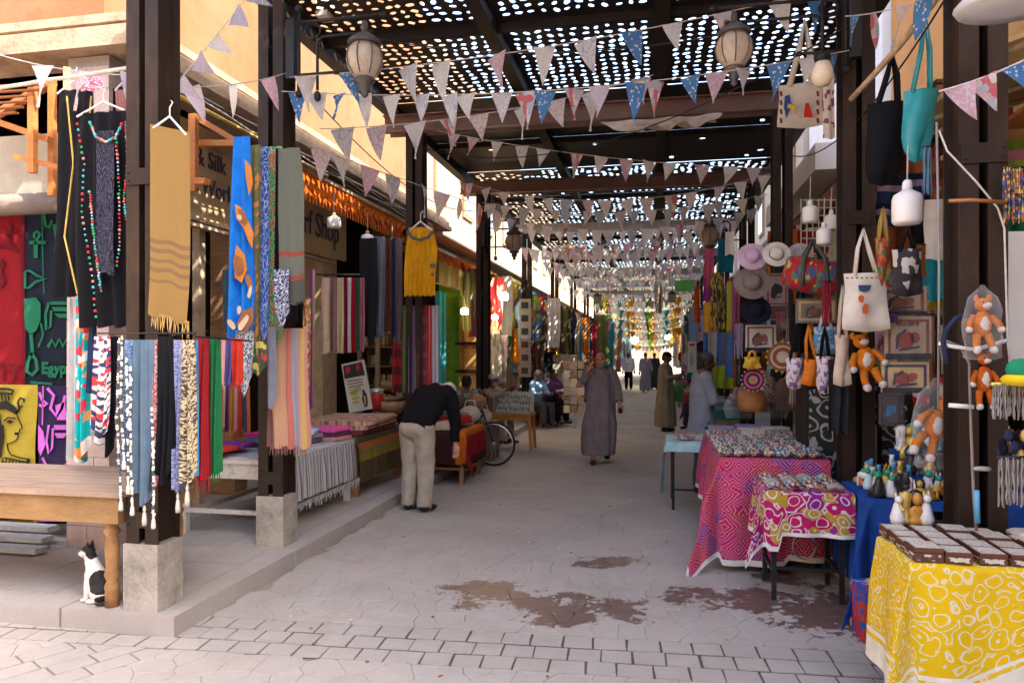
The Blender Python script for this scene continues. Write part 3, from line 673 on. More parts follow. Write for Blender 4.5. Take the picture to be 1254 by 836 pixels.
# right-hand flood lamp top corner
q = W(1235, 6, Y=3.6); t = thing('dish_lamp', 'pale grey round lamp housing at the top right corner', 'lamp', q)
part('housing', MB().lathe(q, [(.05, .1), (.13, .06), (.17, 0), (.16, -.02), (.06, -.03)], 20, sx=1.3), surf('grey_lamp_shell', (.5, .5, .52), .5, .05), t)
part('hanger', MB().tube([q + Vector((0, 0, .1)), q + Vector((.02, 0, .6))], .012, 6), M_iron, t)
# ================================================================ CLOTH HELPERS
rc = random.Random(99)
def cloth_grid(p0, p1, L, folds=3, amp=.02, n=None, prof=None, sway=0, tuck=0, nz=None, point=0, irr=.5):
    """cloth hanging from the line p0-p1; prof(t)->(left,right) cuts the outline, point>0 pulls the lower edge to a point"""
    p0, p1 = Vector(p0), Vector(p1); d = p1 - p0; wd = d.length; nn = Vector((d.y, -d.x, 0)).normalized(); nx = max(6, int(folds * 6)) if n is None else n; nz = nz or max(6, min(14, int(L * 10)))
    ph = rc.uniform(0, 6); s2 = rc.uniform(.6, 1.7); ph2 = rc.uniform(0, 6); vs = []; uv = []
    for j in range(nz + 1):
        t = j / nz; l, r = prof(t) if prof else (0, 1)
        for i in range(nx + 1):
            s = i / nx; x = l + (r - l) * s
            x += .035 * math.sin(t * 4.2 + ph) * t * (1 + s) + .02 * math.sin(t * 9 + ph2) * t
            w = amp * ((.25 + .75 * t) if tuck == 0 else 1) * (math.sin(2 * math.pi * folds * s + ph + t * .6) + irr * math.sin(2 * math.pi * folds * s2 * s + ph2 - t * 1.3))
            p = p0 + d * x + nn * (w + sway * t * t); p.z -= L * t * (1 - point * abs(2 * s - 1)) + .012 * math.sin(2 * math.pi * folds * s + ph) * t
            vs.append(p); uv.append((s, 1 - t))
    w = nx + 1
    return vs, [(j * w + i, j * w + i + 1, (j + 1) * w + i + 1, (j + 1) * w + i) for j in range(nz) for i in range(nx)], uv
def edge_pts(u0, u1, v0, Y=None, X=None, v0b=None):
    a = W(u0, v0, X=X, Y=Y); b = W(u1, v0b if v0b is not None else v0, X=X, Y=Y)
    if v0b is None: b.z = a.z
    return a, b
def fringe_mb(a, b, L, n, r=.004, jit=.012, segs=2):
    m = MB(); a, b = Vector(a), Vector(b)
    for k in range(n):
        p = a.lerp(b, (k + .5) / n) + Vector((0, 0, rc.uniform(0, .01))); q = p + Vector((rc.uniform(-jit, jit), rc.uniform(-jit, jit), -L * rc.uniform(.75, 1.1))); m.tube([p, (p + q) / 2 + Vector((rc.uniform(-jit, jit), rc.uniform(-jit, jit), 0)) * .5, q], [r, r, r * .5], 4)
    return m
def hang(name, label, cat, u0, u1, v0, v1, mat, Y=None, X=None, folds=3, amp=.018, fringe=0, group=None, point=0, prof=None, fcol=None, v0b=None, tassel=0, hanger=False, sway=0, irr=.5):
    a, b = edge_pts(u0, u1, v0, Y, X, v0b)
    if X is not None:   # vertical scale depends on the nearer edge
        L = a.z - W(u0, v1, X=X).z
    else: L = a.z - W((u0 + u1) / 2, v1, Y=Y).z
    vs, fs, uv = cloth_grid(a, b, L, folds, amp, point=point, prof=prof, sway=sway, irr=irr)
    m = MB().add(vs, fs, 0, uv, True)
    if not (fringe or tassel or hanger):
        return solo(name, m, mat, label, cat, group, loc=(a + b) / 2 - Vector((0, 0, L)))
    t = thing(name, label, cat, (a + b) / 2 - Vector((0, 0, L)), group)
    part('fabric', m, mat, t)
    if fringe:
        l, r = prof(1) if prof else (0, 1); nx = (b - a).length * (r - l)
        a2, b2 = a.lerp(b, l) - Vector((0, 0, L - .01)), a.lerp(b, r) - Vector((0, 0, L - .01))
        part('fringe', fringe_mb(a2, b2, fringe, max(6, int(nx / .012)), .0035), fcol or mat, t, kind='stuff')
    if tassel:
        c = (a + b) / 2 - Vector((0, 0, L)); c += Vector((0, 0, 0))
        part('tassel', MB().lathe(c, [(.003, .02), (.009, 0), (.01, -.012), (.005, -.02), (.01, -.03), (.015, -.03 - tassel * .6), (.013, -.03 - tassel)], 7), fcol or F('grubby_thread', (.5, .47, .42)), t)
    if hanger:
        c = (a + b) / 2; h = MB(); e = .42 * (b - a); h.tube([c - e + Vector((0, 0, -.02)), c + Vector((0, 0, .07)), c + e + Vector((0, 0, -.02))], .007, 5)
        h.tube([c + Vector((0, 0, .07)), c + Vector((0, 0, .12)), c + Vector((.02, 0, .15)), c + Vector((0, 0, .17)), c + Vector((-.02, 0, .15))], .004, 5); part('hanger', h, M_white, t)
    return t
M_whitecloth = fab('white_cloth', (.75, .74, .72)); M_blackc = fab('black_cloth', (.009, .009, .012)); M_navy = fab('navy_cloth', (.03, .04, .09))
def F(n, c): return fab(n, c)
def drape(x0, x1, y0, y1, z, dl, dr, df, db, mat, name, label, cat='tablecloth', folds=.16, amp=.025, group=None, corner=1.0, res=.05, uvs=1.0, flare=.12, bumpy=.006, wave=None, fs=None, ls=None, hem=None):
    """cloth lying over a table: the overhang on each side falls in folds (l/r = -x/+x, f/b = -y/+y)"""
    r = random.Random(int(x0 * 100) + int(y0 * 37)); nx = int((x1 - x0 + dl + dr) / res) + 1; ny = int((y1 - y0 + df + db) / res) + 1; vs = []; uv = []
    X0, X1, Y0, Y1 = x0 - dl, x1 + dr, y0 - df, y1 + db; ph = r.uniform(0, 6)
    for j in range(ny + 1):
        for i in range(nx + 1):
            a = X0 + (X1 - X0) * i / nx; b = Y0 + (Y1 - Y0) * j / ny
            ex = (x0 - a) if a < x0 else (a - x1) if a > x1 else 0; sx = -1 if a < x0 else 1 if a > x1 else 0
            ey = (y0 - b) if b < y0 else (b - y1) if b > y1 else 0; sy = -1 if b < y0 else 1 if b > y1 else 0
            if ey > 0 and fs and sy < 0: ey *= fs(a)
            if ex > 0 and ls and sx < 0: ex *= ls(b)
            h = math.hypot(ex, ey) if corner == 1 else max(ex, ey)
            wv = math.sin(b / folds * 6.28 + ph + h * 2) * .6 + math.sin(b / folds * 3.7 + 1) * .4 if ex >= ey else math.sin(a / folds * 6.28 + ph + h * 2) * .6 + math.sin(a / folds * 3.7) * .4
            k = min(1, h / .25); px = min(max(a, x0), x1); py = min(max(b, y0), y1); o = .008 + k * amp * (wv + .6) + flare * h * .6
            if ex > 0 and ey > 0:
                px += sx * (o * ex / h + .30 * min(ex, ey)); py += sy * (o * ey / h + .30 * min(ex, ey)); zz = z - h * .93
            else: px += sx * o; py += sy * o; zz = z - h + (wave(a, b) * min(1, h * 4) if wave else 0)
            if h == 0: zz = z + bumpy * math.sin(a * 23 + b * 7) * math.sin(b * 19)
            vs.append((px, py, zz)); uv.append(((a - X0) * uvs, (b - Y0) * uvs))
    w = nx + 1
    m = MB().add(vs, [(j * w + i, j * w + i + 1, (j + 1) * w + i + 1, (j + 1) * w + i) for j in range(ny) for i in range(nx)], 0, uv, True)
    if hem:
        e = max(1, round(hem[0] / res)); e2 = max(1, round(hem[2] / res)) if len(hem) > 2 else 0
        for j in range(ny):
            for i in range(nx):
                q = min(i if dl > .02 else 99, nx - 1 - i if dr > .02 else 99, j if df > .02 else 99, ny - 1 - j if db > .02 else 99)
                if q < e: m.m[j * nx + i] = 1
                elif q < e + e2 and (q - e) % 2 == 0: m.m[j * nx + i] = 1
        mat = [mat, hem[1]]
    return solo(name, m, mat, label, cat, group, loc=((x0 + x1) / 2, (y0 + y1) / 2, z))
def table(label, x0, x1, y0, y1, z, z0=0, leg=.05, mat=None, top=.035, legmat=None, rail=True, apron=0, group=None, turned=False, shelf=None):
    mat = mat or M_wood; legmat = legmat or mat
    t = thing('table', label, 'table', ((x0 + x1) / 2, (y0 + y1) / 2, z0), group)
    part('tabletop', MB().bb(x0, x1, y0, y1, z - top, z), mat, t)
    i = leg / 2 + .03
    for x, y in ((x0 + i, y0 + i), (x1 - i, y0 + i), (x0 + i, y1 - i), (x1 - i, y1 - i)):
        m = MB()
        if turned: m.lathe((x, y, z0), [(leg * .62, 0), (leg * .55, .1), (leg * .8, .13), (leg * .45, .17), (leg * .75, .23), (leg * .62, .3), (leg * .8, .42), (leg * .5, .46), (leg * .78, .5), (leg * .85, z - z0 - top - .12), (leg * .95, z - z0 - top)], 12)
        else: m.bb(x - leg / 2, x + leg / 2, y - leg / 2, y + leg / 2, z0, z - top - .001)
        part('leg', m, legmat, t)
    if apron: part('apron', MB().bb(x0 + .02, x1 - .02, y0 + .02, y0 + .045, z - top - apron, z - top - .001).bb(x1 - .045, x1 - .02, y0 + .046, y1 - .02, z - top - apron, z - top - .001), mat, t)
    if rail:
        zz = z0 + .18 * (z - z0) / .7
        part('rail', MB().bar((x0 + i, y0 + i, zz), (x0 + i, y1 - i, zz), leg * .7).bar((x1 - i, y0 + i, zz), (x1 - i, y1 - i, zz), leg * .7).bar((x0 + i, y0 + i, zz + .03), (x1 - i, y0 + i, zz + .03), leg * .6), legmat, t)
    if shelf: part('shelf', MB().bb(x0 + .04, x1 - .04, y0 + .04, y1 - .04, shelf - .02, shelf), mat, t)
    return t
def trace(parent, name, polys, mat, Y, th=.003, label=None):
    m = MB()
    for pl in polys:
        q = [W(u, v, Y=Y) for u, v in pl]; m.prism([(p.x, p.z) for p in q], Y - th, Y, 'Y')
    return part(name, m, mat, parent, label)
def stroke(pts, w):
    """polyline in pixels -> polygon strip"""
    L = []; Rr = []
    for i, p in enumerate(pts):
        a = pts[max(i - 1, 0)]; b = pts[min(i + 1, len(pts) - 1)]; dx, dy = b[0] - a[0], b[1] - a[1]; n = math.hypot(dx, dy) or 1
        L.append((p[0] - dy / n * w / 2, p[1] + dx / n * w / 2)); Rr.append((p[0] + dy / n * w / 2, p[1] - dx / n * w / 2))
    return [[L[i], L[i + 1], Rr[i + 1], Rr[i]] for i in range(len(pts) - 1)]
# ================================================================ LEFT CORNER STALL: dresses, tapestries, bench
pole = thing('hanging_pole', 'dry peeled pole carrying the black beaded dresses at the upper left', 'pole', W(-30, 112, Y=4.35))
a_, b_ = W(-40, 113, Y=4.35), W(170, 82, Y=4.1); part('stick', MB().tube([a_.lerp(b_, k / 8) + Vector((0, 0, rc.uniform(-.006, .006))) for k in range(9)], .014, 8), surf('peeled_stick', (.55, .5, .42), .7, .3), pole)
def taper(top, k=.0, mid=.25): return lambda t: ((.5 - top / 2) * max(0, 1 - t / mid), 1 - (.5 - top / 2) * max(0, 1 - t / mid))
def beads(pts, parent, r=.008, n=40, cols=None, name='bead_trim'):
    pts = [Vector(p) for p in pts]; seg = [(pts[i + 1] - pts[i]).length for i in range(len(pts) - 1)]; tot = sum(seg); m = MB(); nm = len(cols)
    for k in range(n):
        d = tot * k / n; i = 0
        while i < len(seg) - 1 and d > seg[i]: d -= seg[i]; i += 1
        p = pts[i].lerp(pts[i + 1], d / seg[i]); m.ball(p + Vector((rc.uniform(-.3, .3) * r, rc.uniform(-.3, .3) * r, 0)), r * rc.uniform(.7, 1.2), 5, m=(k // 2 + rc.randrange(2)) % nm)
    return part(name, m, cols, parent, kind='stuff')
BC = [surf('turquoise_bead', (.05, .45, .45), .3, .1), surf('red_bead', (.6, .03, .04), .3, .1), surf('green_bead', (.03, .35, .12), .3, .1), surf('coral_bead', (.7, .25, .2), .3, .1), surf('silver_bead', (.6, .6, .6), .25, .1, metal=.6)]
WB = [surf('pearl_bead', (.75, .75, .7), .3, .1), surf('shell_bead', (.6, .58, .5), .4, .2), surf('dark_bead', (.06, .07, .1), .3, .1)]
M_lace = swirl('black_lace_print', (.012, .012, .016), (.08, .08, .14), 12, 8, .55); M_gold = surf('gold_braid', (.55, .38, .1), .4, .3, 30, .4, metal=.5)
d1 = hang('dress', 'black dress edged with gold braid, leftmost on the dry pole', 'dress', 66, 118, 112, 362, M_blackc, Y=4.45, folds=3, prof=lambda t: (.12 * (1 - t), 1 - .1 * (1 - t)), hanger=True, amp=.03)
for us in ((82, 90, 79, 95), (112, 104, 100, 105)):
    part('gold_trim', MB().tube([W(us[0], 118, Y=4.4), W(us[1], 200, Y=4.39), W(us[2], 290, Y=4.37), W(us[3], 360, Y=4.37)], .006, 5), M_gold, d1)
d2 = hang('dress', 'sheer black dress with rows of turquoise and red beads, middle of the dry pole', 'dress', 88, 166, 140, 400, M_blackc, Y=4.25, folds=4, prof=lambda t: (.1 * max(0, 1 - t / .2), 1 - .1 * max(0, 1 - t / .2)), hanger=True, amp=.035)
part('lace_panel', MB().add(*(lambda q: (q[0], q[1], 0, q[2], True))(cloth_grid(W(118, 160, Y=4.17), W(140, 160, Y=4.17), .95, 1, .008))), M_lace, d2)
for q in (((95, 152), (103, 200), (100, 260), (112, 330), (118, 395)), ((110, 150), (118, 168), (130, 174), (142, 168), (150, 150)), ((142, 165), (146, 230), (147, 300), (142, 330)), ((154, 150), (157, 200), (152, 240), (155, 272)), ((110, 235), (116, 300), (124, 360))):
    beads([W(u, v, Y=4.15) for u, v in q], d2, .009, 34, BC)
d3 = hang('dress', 'black dress with a pink pleated yoke, rightmost on the dry pole', 'dress', 138, 176, 108, 365, M_blackc, Y=4.4, folds=3, hanger=True, amp=.03)
part('pleated_yoke', MB().add(*(lambda q: (q[0], q[1], 0, q[2], True))(cloth_grid(W(141, 110, Y=4.33), W(162, 110, Y=4.33), .2, 5, .01))), F('dusty_pink_cloth', (.45, .2, .18)), d3)
hang('cap', 'pink and white striped cap hooked on the dry pole', 'cap', 97, 127, 94, 110, swirl('pink_bandana', (.6, .12, .2), (.75, .7, .7), 4, 6, .3), Y=4.3, folds=2, prof=lambda t: (.2 * (1 - t), 1 - .1 * (1 - t)))
# tan shawl
M_tan = stripes('tan_shawl', [(30, (.29, .175, .058)), (1.2, (.2, .12, .06)), (1.2, (.29, .175, .058)), (1.2, (.2, .12, .06)), (1.5, (.29, .175, .058)), (1, (.2, .12, .06)), (1.5, (.29, .175, .058)), (1, (.2, .12, .06)), (2, (.29, .175, .058)), (.8, (.2, .12, .06)), (9, (.29, .175, .058))][::-1], 1, 'v')
hang('shawl', 'long plain tan shawl with fringe hanging over the nearest left post', 'shawl', 184, 232, 152, 384, M_tan, Y=3.78, folds=1.5, amp=.01, fringe=.1, fcol=F('tan_thread', (.5, .32, .12)), hanger=True, v0b=162)
# tapestries at the left shop front
def flat_cloth(name, label, cat, u0, u1, v0, v1, mat, Y, folds=1.2, amp=.008):
    t = thing(name, label, cat, W((u0 + u1) / 2, v1, Y=Y)); a, b = edge_pts(u0, u1, v0, Y); L = a.z - W(u0, v1, Y=Y).z
    vs, fs, uv = cloth_grid(a, b, L, folds, amp, irr=.3); part('fabric', MB().add(vs, fs, 0, uv, True), mat, t); return t
TY = 5.3
MG = F('green_print', (.01, .14, .075)); MR = F('dark_red_print', (.1, .005, .012)); MP = F('orchid_print', (.45, .12, .5)); MK = F('black_print', (.02, .02, .02))
tr_ = flat_cloth('tapestry', 'deep red cotton wall hanging at the far left edge', 'wall hanging', -70, 33, 262, 470, F('red_cotton', (.2, .005, .012)), TY)
trace(tr_, 'print', stroke([(4, 282), (12, 290), (20, 282)], 2) + stroke([(12, 274), (12, 300)], 3) + stroke([(-6, 300), (16, 303), (22, 308)], 3) + stroke([(0, 318), (3, 325), (0, 332), (4, 345), (0, 352)], 5) + stroke([(28, 262), (27, 320), (30, 400), (29, 466)], 4) + stroke([(-10, 445), (28, 447)], 2) + stroke([(5, 448), (5, 466)], 3) + stroke([(17, 448), (18, 466)], 3), MR, TY - .02)
tg = flat_cloth('tapestry', 'dark navy hanging printed in green with ancient figures and the word Egypt', 'wall hanging', 31, 92, 262, 472, F('midnight_cotton', (.008, .014, .028)), TY - .004)
G = []
G += stroke([(42, 292), (42, 286), (46, 283), (49, 287), (46, 293), (42, 296)], 3) + stroke([(36, 297), (56, 297)], 4) + stroke([(44, 297), (44, 316)], 5) # ankh
G += stroke([(54, 262), (56, 276), (60, 279), (64, 270)], 3) + [[(64, 275), (78, 272), (86, 290), (82, 310), (70, 300)]] + [[(66, 305), (80, 300), (88, 325), (84, 350), (76, 362), (68, 345), (72, 325)]]
G += stroke([(31, 333), (36, 331), (46, 338), (56, 341), (44, 345), (36, 352), (31, 353), (31, 333)], 3)
G += [[(30, 366), (44, 364), (50, 372), (50, 392), (45, 404), (38, 410), (31, 402), (30, 385)]] + stroke([(38, 408), (40, 430), (34, 444), (33, 455), (40, 459), (46, 452), (44, 440), (38, 432)], 4) + stroke([(50, 395), (53, 410), (47, 425)], 2)
G += [[(62, 369), (88, 369), (88, 373), (62, 373)], [(64, 376), (88, 376), (86, 381), (66, 381)], [(67, 384), (86, 384), (82, 389), (72, 389)]] + stroke([(60, 370), (56, 385), (57, 405), (62, 400), (63, 380)], 3)
G += stroke([(59, 425), (64, 416), (68, 424), (73, 415), (77, 424), (82, 415), (88, 424)], 4) + stroke([(68, 350), (70, 362), (78, 358)], 3) + stroke([(52, 262), (52, 300), (54, 360)], 1.2) + stroke([(38, 468), (64, 470)], 3)
trace(tg, 'figures_print', G, MG, TY - .022)
q = W(51, 457, Y=TY - .03); text('Egypt', MG, face((q.x, q.y, q.z), (1, 0, 0)), .135, tg, align='LEFT', bold=.006)
ty = flat_cloth('tapestry', 'yellow hanging printed with the black profile of an ancient queen', 'wall hanging', -60, 46, 470, 636, F('yellow_cotton', (.42, .33, .04)), TY - .03)
Q = []
Q += stroke([(-8, 476), (10, 476), (16, 478), (15, 482), (-6, 481)], 3) + [s_ for x in range(-6, 14, 4) for s_ in stroke([(x, 483), (x + 1.5, 490)], 2)]
Q += [[(-10, 493), (8, 490), (18, 497), (22, 503), (21, 508), (8, 501), (-10, 501)]]
Q += stroke([(20, 506), (24, 500), (22, 492), (25, 487), (30, 489), (29, 492)], 2.4) + stroke([(24, 498), (28, 497)], 2)
Q += stroke([(21, 508), (24, 515), (27, 521), (27, 524), (24, 526), (24, 529), (22, 531), (23, 534), (20, 539), (12, 543), (9, 543)], 1.4) + stroke([(9, 543), (10, 550), (13, 556), (24, 560), (36, 562)], 1.4)
Q += stroke([(5, 515), (10, 511), (19, 512)], 1.6) + [[(7, 516), (12, 513.5), (17, 516), (12, 518.5)]] + [[(18, 529), (23, 529), (22, 533), (18, 532)]] + stroke([(3, 520), (4, 535), (2, 545), (0, 560)], 2.5)
for k in range(4): Q += stroke([(6 - k * 4, 560 + k * 5), (18 - k, 563 + k * 5), (34 - k * 1.2, 566 + k * 6)], 1.8)
for k in range(8): Q += stroke([(4 + k * 4, 560 + k), (1 + k * 4, 582)], 1.3)
Q += [[(33, 562), (37, 562), (33, 590), (29, 590)]] + [[(-12, 505), (0, 505), (3, 530), (-2, 560), (-12, 560)]]
for z in (614, 619): Q += stroke([(x, z + (2.5 if k % 2 else -2.5)) for k, x in enumerate(range(-12, 44, 5))], 1.8)
Q += [[(-20, 623), (42, 623), (40, 635), (-20, 636)]]
trace(ty, 'queen_print', Q, MK, TY - .052)
tp = flat_cloth('tapestry', 'dark purple hanging with orchid pink figures beside the pinkish pier', 'wall hanging', 46.5, 93, 472, 641, F('aubergine_cotton', (.03, .02, .07)), TY - .035)
Pp = stroke([(48, 480), (52, 490), (58, 494), (52, 498), (48, 495)], 3) + stroke([(58, 475), (66, 484), (62, 500), (70, 510), (76, 500), (80, 484)], 3.5) + [[(68, 496), (80, 492), (82, 514), (70, 514)]] + [[(66, 520), (84, 520), (82, 526), (67, 526)], [(67, 530), (83, 530), (78, 536), (70, 536)]]
Pp += stroke([(60, 520), (57, 540), (60, 556), (64, 548), (65, 524)], 2.5) + [[(47, 520), (53, 528), (56, 544), (50, 558), (47, 550)]] + stroke([(52, 560), (58, 572), (50, 580)], 3) + stroke([(66, 578), (71, 570), (75, 578), (80, 568), (84, 578)], 3) + stroke([(53, 472), (52, 520)], 1.5) + [[(46, 626), (84, 630), (84, 638), (48, 638)]] + stroke([(50, 604), (60, 610), (70, 604), (82, 606)], 4)
trace(tp, 'figures_print', Pp, MP, TY - .057)
# left shop valance, rolled shutter, timber frames
v_ = thing('shop_awning', 'grey board valance and rolled shutter over the tapestries at the far left', 'awning', W(0, 245, Y=5.25))
a0 = W(-90, 160, Y=5.2); a1 = W(72, 236, Y=5.2); part('valance_board', MB().bb(a0.x, a1.x, 5.2, 5.24, a1.z, a0.z - .1), surf('grey_board', (.3, .27, .22), .8, .2), v_)
a1 = W(76, 262, Y=5.1); part('rolled_shutter', MB().tube([(a0.x, 5.12, a1.z + .1), (a1.x, 5.12, a1.z + .1)], .09, 12), surf('dull_shutter', (.16, .13, .11), .6, .2), v_)
def timber(label, pieces, Y, loc):
    t = thing('timber_bracket', label, 'wooden bracket', loc)
    for i, (u0, v0, u1, v1, w, y) in enumerate(pieces): part('beam', MB().bar(W(u0, v0, Y=y), W(u1, v1, Y=y - .01 * i), w, w * .8), M_woodor, t)
    return t
M_woodor = surf('orange_varnished_wood', (.36, .13, .035), .55, .4, 4, .3, stretch=(1, 1, 4))
tf = timber('orange-brown timber awning frame above the tapestries at the upper left', [(40, 108, 40, 212, .055, 4.75), (64, 98, 64, 240, .05, 4.9), (-30, 140, 62, 172, .06, 4.85), (20, 192, 76, 206, .05, 4.8), (-20, 150, 66, 100, .06, 5.0), (82, 84, 82, 112, .05, 4.9)], 4.8, W(40, 240, Y=4.8))
for k in range(6): part('roof_slat', MB().bar(W(-40, 108 + k * 7, Y=4.7 + k * .02), W(56 - k * 7, 103 + k * 7, Y=4.7 + k * .02), .03, .012), M_woodr, tf)
tf2 = timber('reddish timber bracket beside the tan shawl, in front of the signboard', [(237, 140, 237, 235, .06, 5.15), (240, 176, 292, 176, .06, 5.25), (240, 144, 288, 172, .05, 5.3), (240, 222, 254, 222, .06, 5.05)], 5.2, W(237, 235, Y=5.15))
# bench-like table with turned legs and the low planks
t = thing('table', 'worn wooden table with turned legs at the left edge, a cat beneath it', 'table', (-3.7, 4.1, KH))
zt = .855; x1_ = -3.22
for k in range(4): part('top_plank', MB().bb(-6.2, x1_ + .02 + (k == 0) * .01, 3.82 + k * .215, 3.82 + (k + 1) * .215 - .006, zt - .035, zt + rc.uniform(-.003, .003)), surf('sunbleached_wood', (.3, .215, .155), .85, .35, 3, .6, stretch=(1, 8, 1)), t)
M_yw = surf('yellowish_pine', (.25, .145, .06), .65, .4, 3, .4, stretch=(1, 8, 4))
part('apron', MB().bb(-4.35, x1_ - .01, 3.85, 3.88, zt - .2, zt - .036).bb(-6.2, -4.352, 3.85, 3.88, zt - .17, zt - .036).bb(x1_ - .04, x1_ - .01, 3.881, 4.6, zt - .2, zt - .036), M_yw, t)
for x, y in ((x1_ - .12, 3.93), (x1_ - .12, 4.55), (-6.0, 3.93)):
    part('leg', MB().lathe((x, y, KH), [(.042, 0), (.04, .1), (.046, .13), (.03, .16), (.046, .2), (.036, .24), (.044, .38), (.034, .44), (.05, .47), (.036, .495), (.046, .53), (.046, .56)][:12], 14), surf('turned_leg_wood', (.3, .15, .06), .5, .4, 12, .3), t)
t = thing('plank_pile', 'low pale blue-grey planks lying under the tapestries', 'planks', W(30, 665, Y=4.95))
for k in range(3): part('plank', MB().bb(-6, -4.72 - k * .07, 4.75 + k * .13, 4.87 + k * .13, KH + .02 + k * .05, KH + .06 + k * .05), surf('pale_bluegrey_plank', (.33, .36, .4), .9, .25, 4, .5), t)
t = thing('stone_lump', 'broken stone lump on the pavement behind the concrete post base', 'stone', (-3.3, 4.55, KH)); part('rock', MB().ball((-3.42, 4.45, KH + .03), (.22, .12, .07), 9), M_conc, t)
# ================================================================ SCARVES ROUND THE FIRST TWO LEFT POSTS
def chk(n, a, b, k=10): return confetti(n, [a, b], k, metric='CHEBYCHEV', asp=(1, 6, 1))
M_floral = confetti('teal_floral_print', [(.0, .4, .42), (.0, .4, .42), (.75, .7, .65), (.6, .05, .08), (.0, .38, .4), (.7, .3, .1)], 4, asp=(1, 5, 1), metric='EUCLIDEAN')
M_floral2 = confetti('white_floral_print', [(.7, .68, .66), (.04, .05, .12), (.6, .05, .06), (.7, .66, .6)], 5, asp=(1, 5, 1), metric='EUCLIDEAN')
rail = thing('scarf_rail', 'thin wire rail holding the checked scarves on the nearest left post', 'rail', W(190, 408, Y=3.72))
part('wire_rail', MB().tube([W(118, 408, Y=3.74), W(240, 408, Y=3.7)], .006, 6).tube([W(240, 412, Y=3.78), W(308, 418, Y=4.6)], .006, 6), M_iron, rail)
SC = [
 ('pale grey cotton cloth, a narrow strip by the pinkish pier', 84, 94, 365, 560, F('pale_grey_cotton', (.5, .48, .47)), 4.6, 1, 0, 0, 0),
 ('turquoise floral scarf with white and red hem beside the pier', 93, 108, 365, 568, M_floral, 4.4, 2, 0, 0, .1),
 ('navy and red scarf in the bundle left of the pearl strings', 107, 117, 375, 480, F('deep_navy', (.03, .05, .12)), 4.35, 1, 0, 0, 0),
 ('white scarf with red figures and dark ends, left of the pearl strings', 116, 134, 412, 545, M_floral2, 4.1, 2, 0, 0, .2),
 ('black scarf hanging close to the pearl strings', 126, 144, 412, 560, M_blackc, 4.15, 2, 0, 0, .2),
 ('blue and white fine-checked scarf, leftmost on the wire rail', 152, 170, 416, 585, chk('blue_check', (.05, .11, .24), (.22, .32, .46), 22), 3.72, 2, 0, 0, .1),
 ('plain slate blue scarf with a white tassel on the wire rail', 164, 190, 416, 622, F('slate_blue_cloth', (.13, .2, .28)), 3.68, 2.4, 0, .07, .12),
 ('red and white checked scarf peeping out beside the slate blue one', 185, 193, 416, 600, chk('red_check', (.5, .06, .07), (.6, .5, .47), 16), 3.7, 1, 0, 0, .05),
 ('long black scarf in the middle of the wire rail', 193, 212, 412, 592, M_blackc, 3.69, 2, 0, 0, .1),
 ('lavender blue checked scarf with cream tassel', 207, 229, 416, 606, chk('lavender_check', (.12, .15, .33), (.3, .32, .46), 20), 3.71, 2, 0, .07, .15),
 ('beige and black chequered scarf with cream tassel', 221, 238, 416, 596, chk('beige_check', (.5, .4, .25), (.06, .05, .04), 16), 3.66, 1.6, .03, .08, .1),
 ('sky blue scarf sliver next to the beige chequered one', 235, 243, 416, 580, F('sky_blue_cloth', (.05, .25, .5)), 3.76, 1, 0, 0, 0),
 ('deep red scarf with ragged fringe on the wire rail', 240, 256, 414, 585, F('deep_red_cloth', (.38, .02, .03)), 3.95, 2, .12, 0, 0),
 ('bottle green scarf, rightmost of the nearest group', 254, 269, 414, 580, F('bottle_green', (.02, .2, .07)), 4.1, 2, .07, 0, 0),
 ('pink scarf behind the green one', 264, 276, 414, 470, F('candy_pink', (.6, .3, .3)), 4.5, 1, .05, 0, 0),
 ('violet striped scarf behind the green one', 274, 284, 414, 470, F('violet_blue', (.13, .12, .35)), 4.6, 1, .05, 0, 0),
 ('scarlet scarf behind the horse print scarf', 282, 296, 414, 470, F('scarlet', (.6, .05, .03)), 4.7, 1, .05, 0, 0),
]
for lb_, u0, u1, v0, v1, mt, y, fo, fr, ta, po in SC: hang('scarf', lb_, 'scarf', u0, u1, v0, v1, mt, Y=y, folds=fo * 1.3, amp=.028, irr=.9, fringe=fr, tassel=ta, point=po, group='scarves on the near left posts')
for k, (u, v0, v1) in enumerate(((146, 415, 610), (150, 412, 560), (155, 440, 590), (160, 450, 616), (186, 500, 632))):
    t = thing('pearl_string', ['string of pearls and shells nearest the black scarf', 'short string of pearl beads just right of the first', 'pearl bead string over the blue checked scarf', 'long pearl string ending in a white tassel', 'string of beads over the slate blue scarf'][k], 'beads', W(u, v1, Y=3.62), 'pearl strings between the scarves')
    beads([W(u, v0, Y=3.63), W(u + rc.uniform(-3, 3), (v0 + v1) / 2, Y=3.62), W(u + 2, v1, Y=3.62)], t, .009, 55, WB, 'pearls')
    q = W(u + 2, v1, Y=3.62); part('tassel', MB().lathe(q, [(.003, .01), (.009, 0), (.005, -.012), (.01, -.02), (.014, -.06), (.012, -.07)], 7), F('grubby_thread', (0, 0, 0)), t)
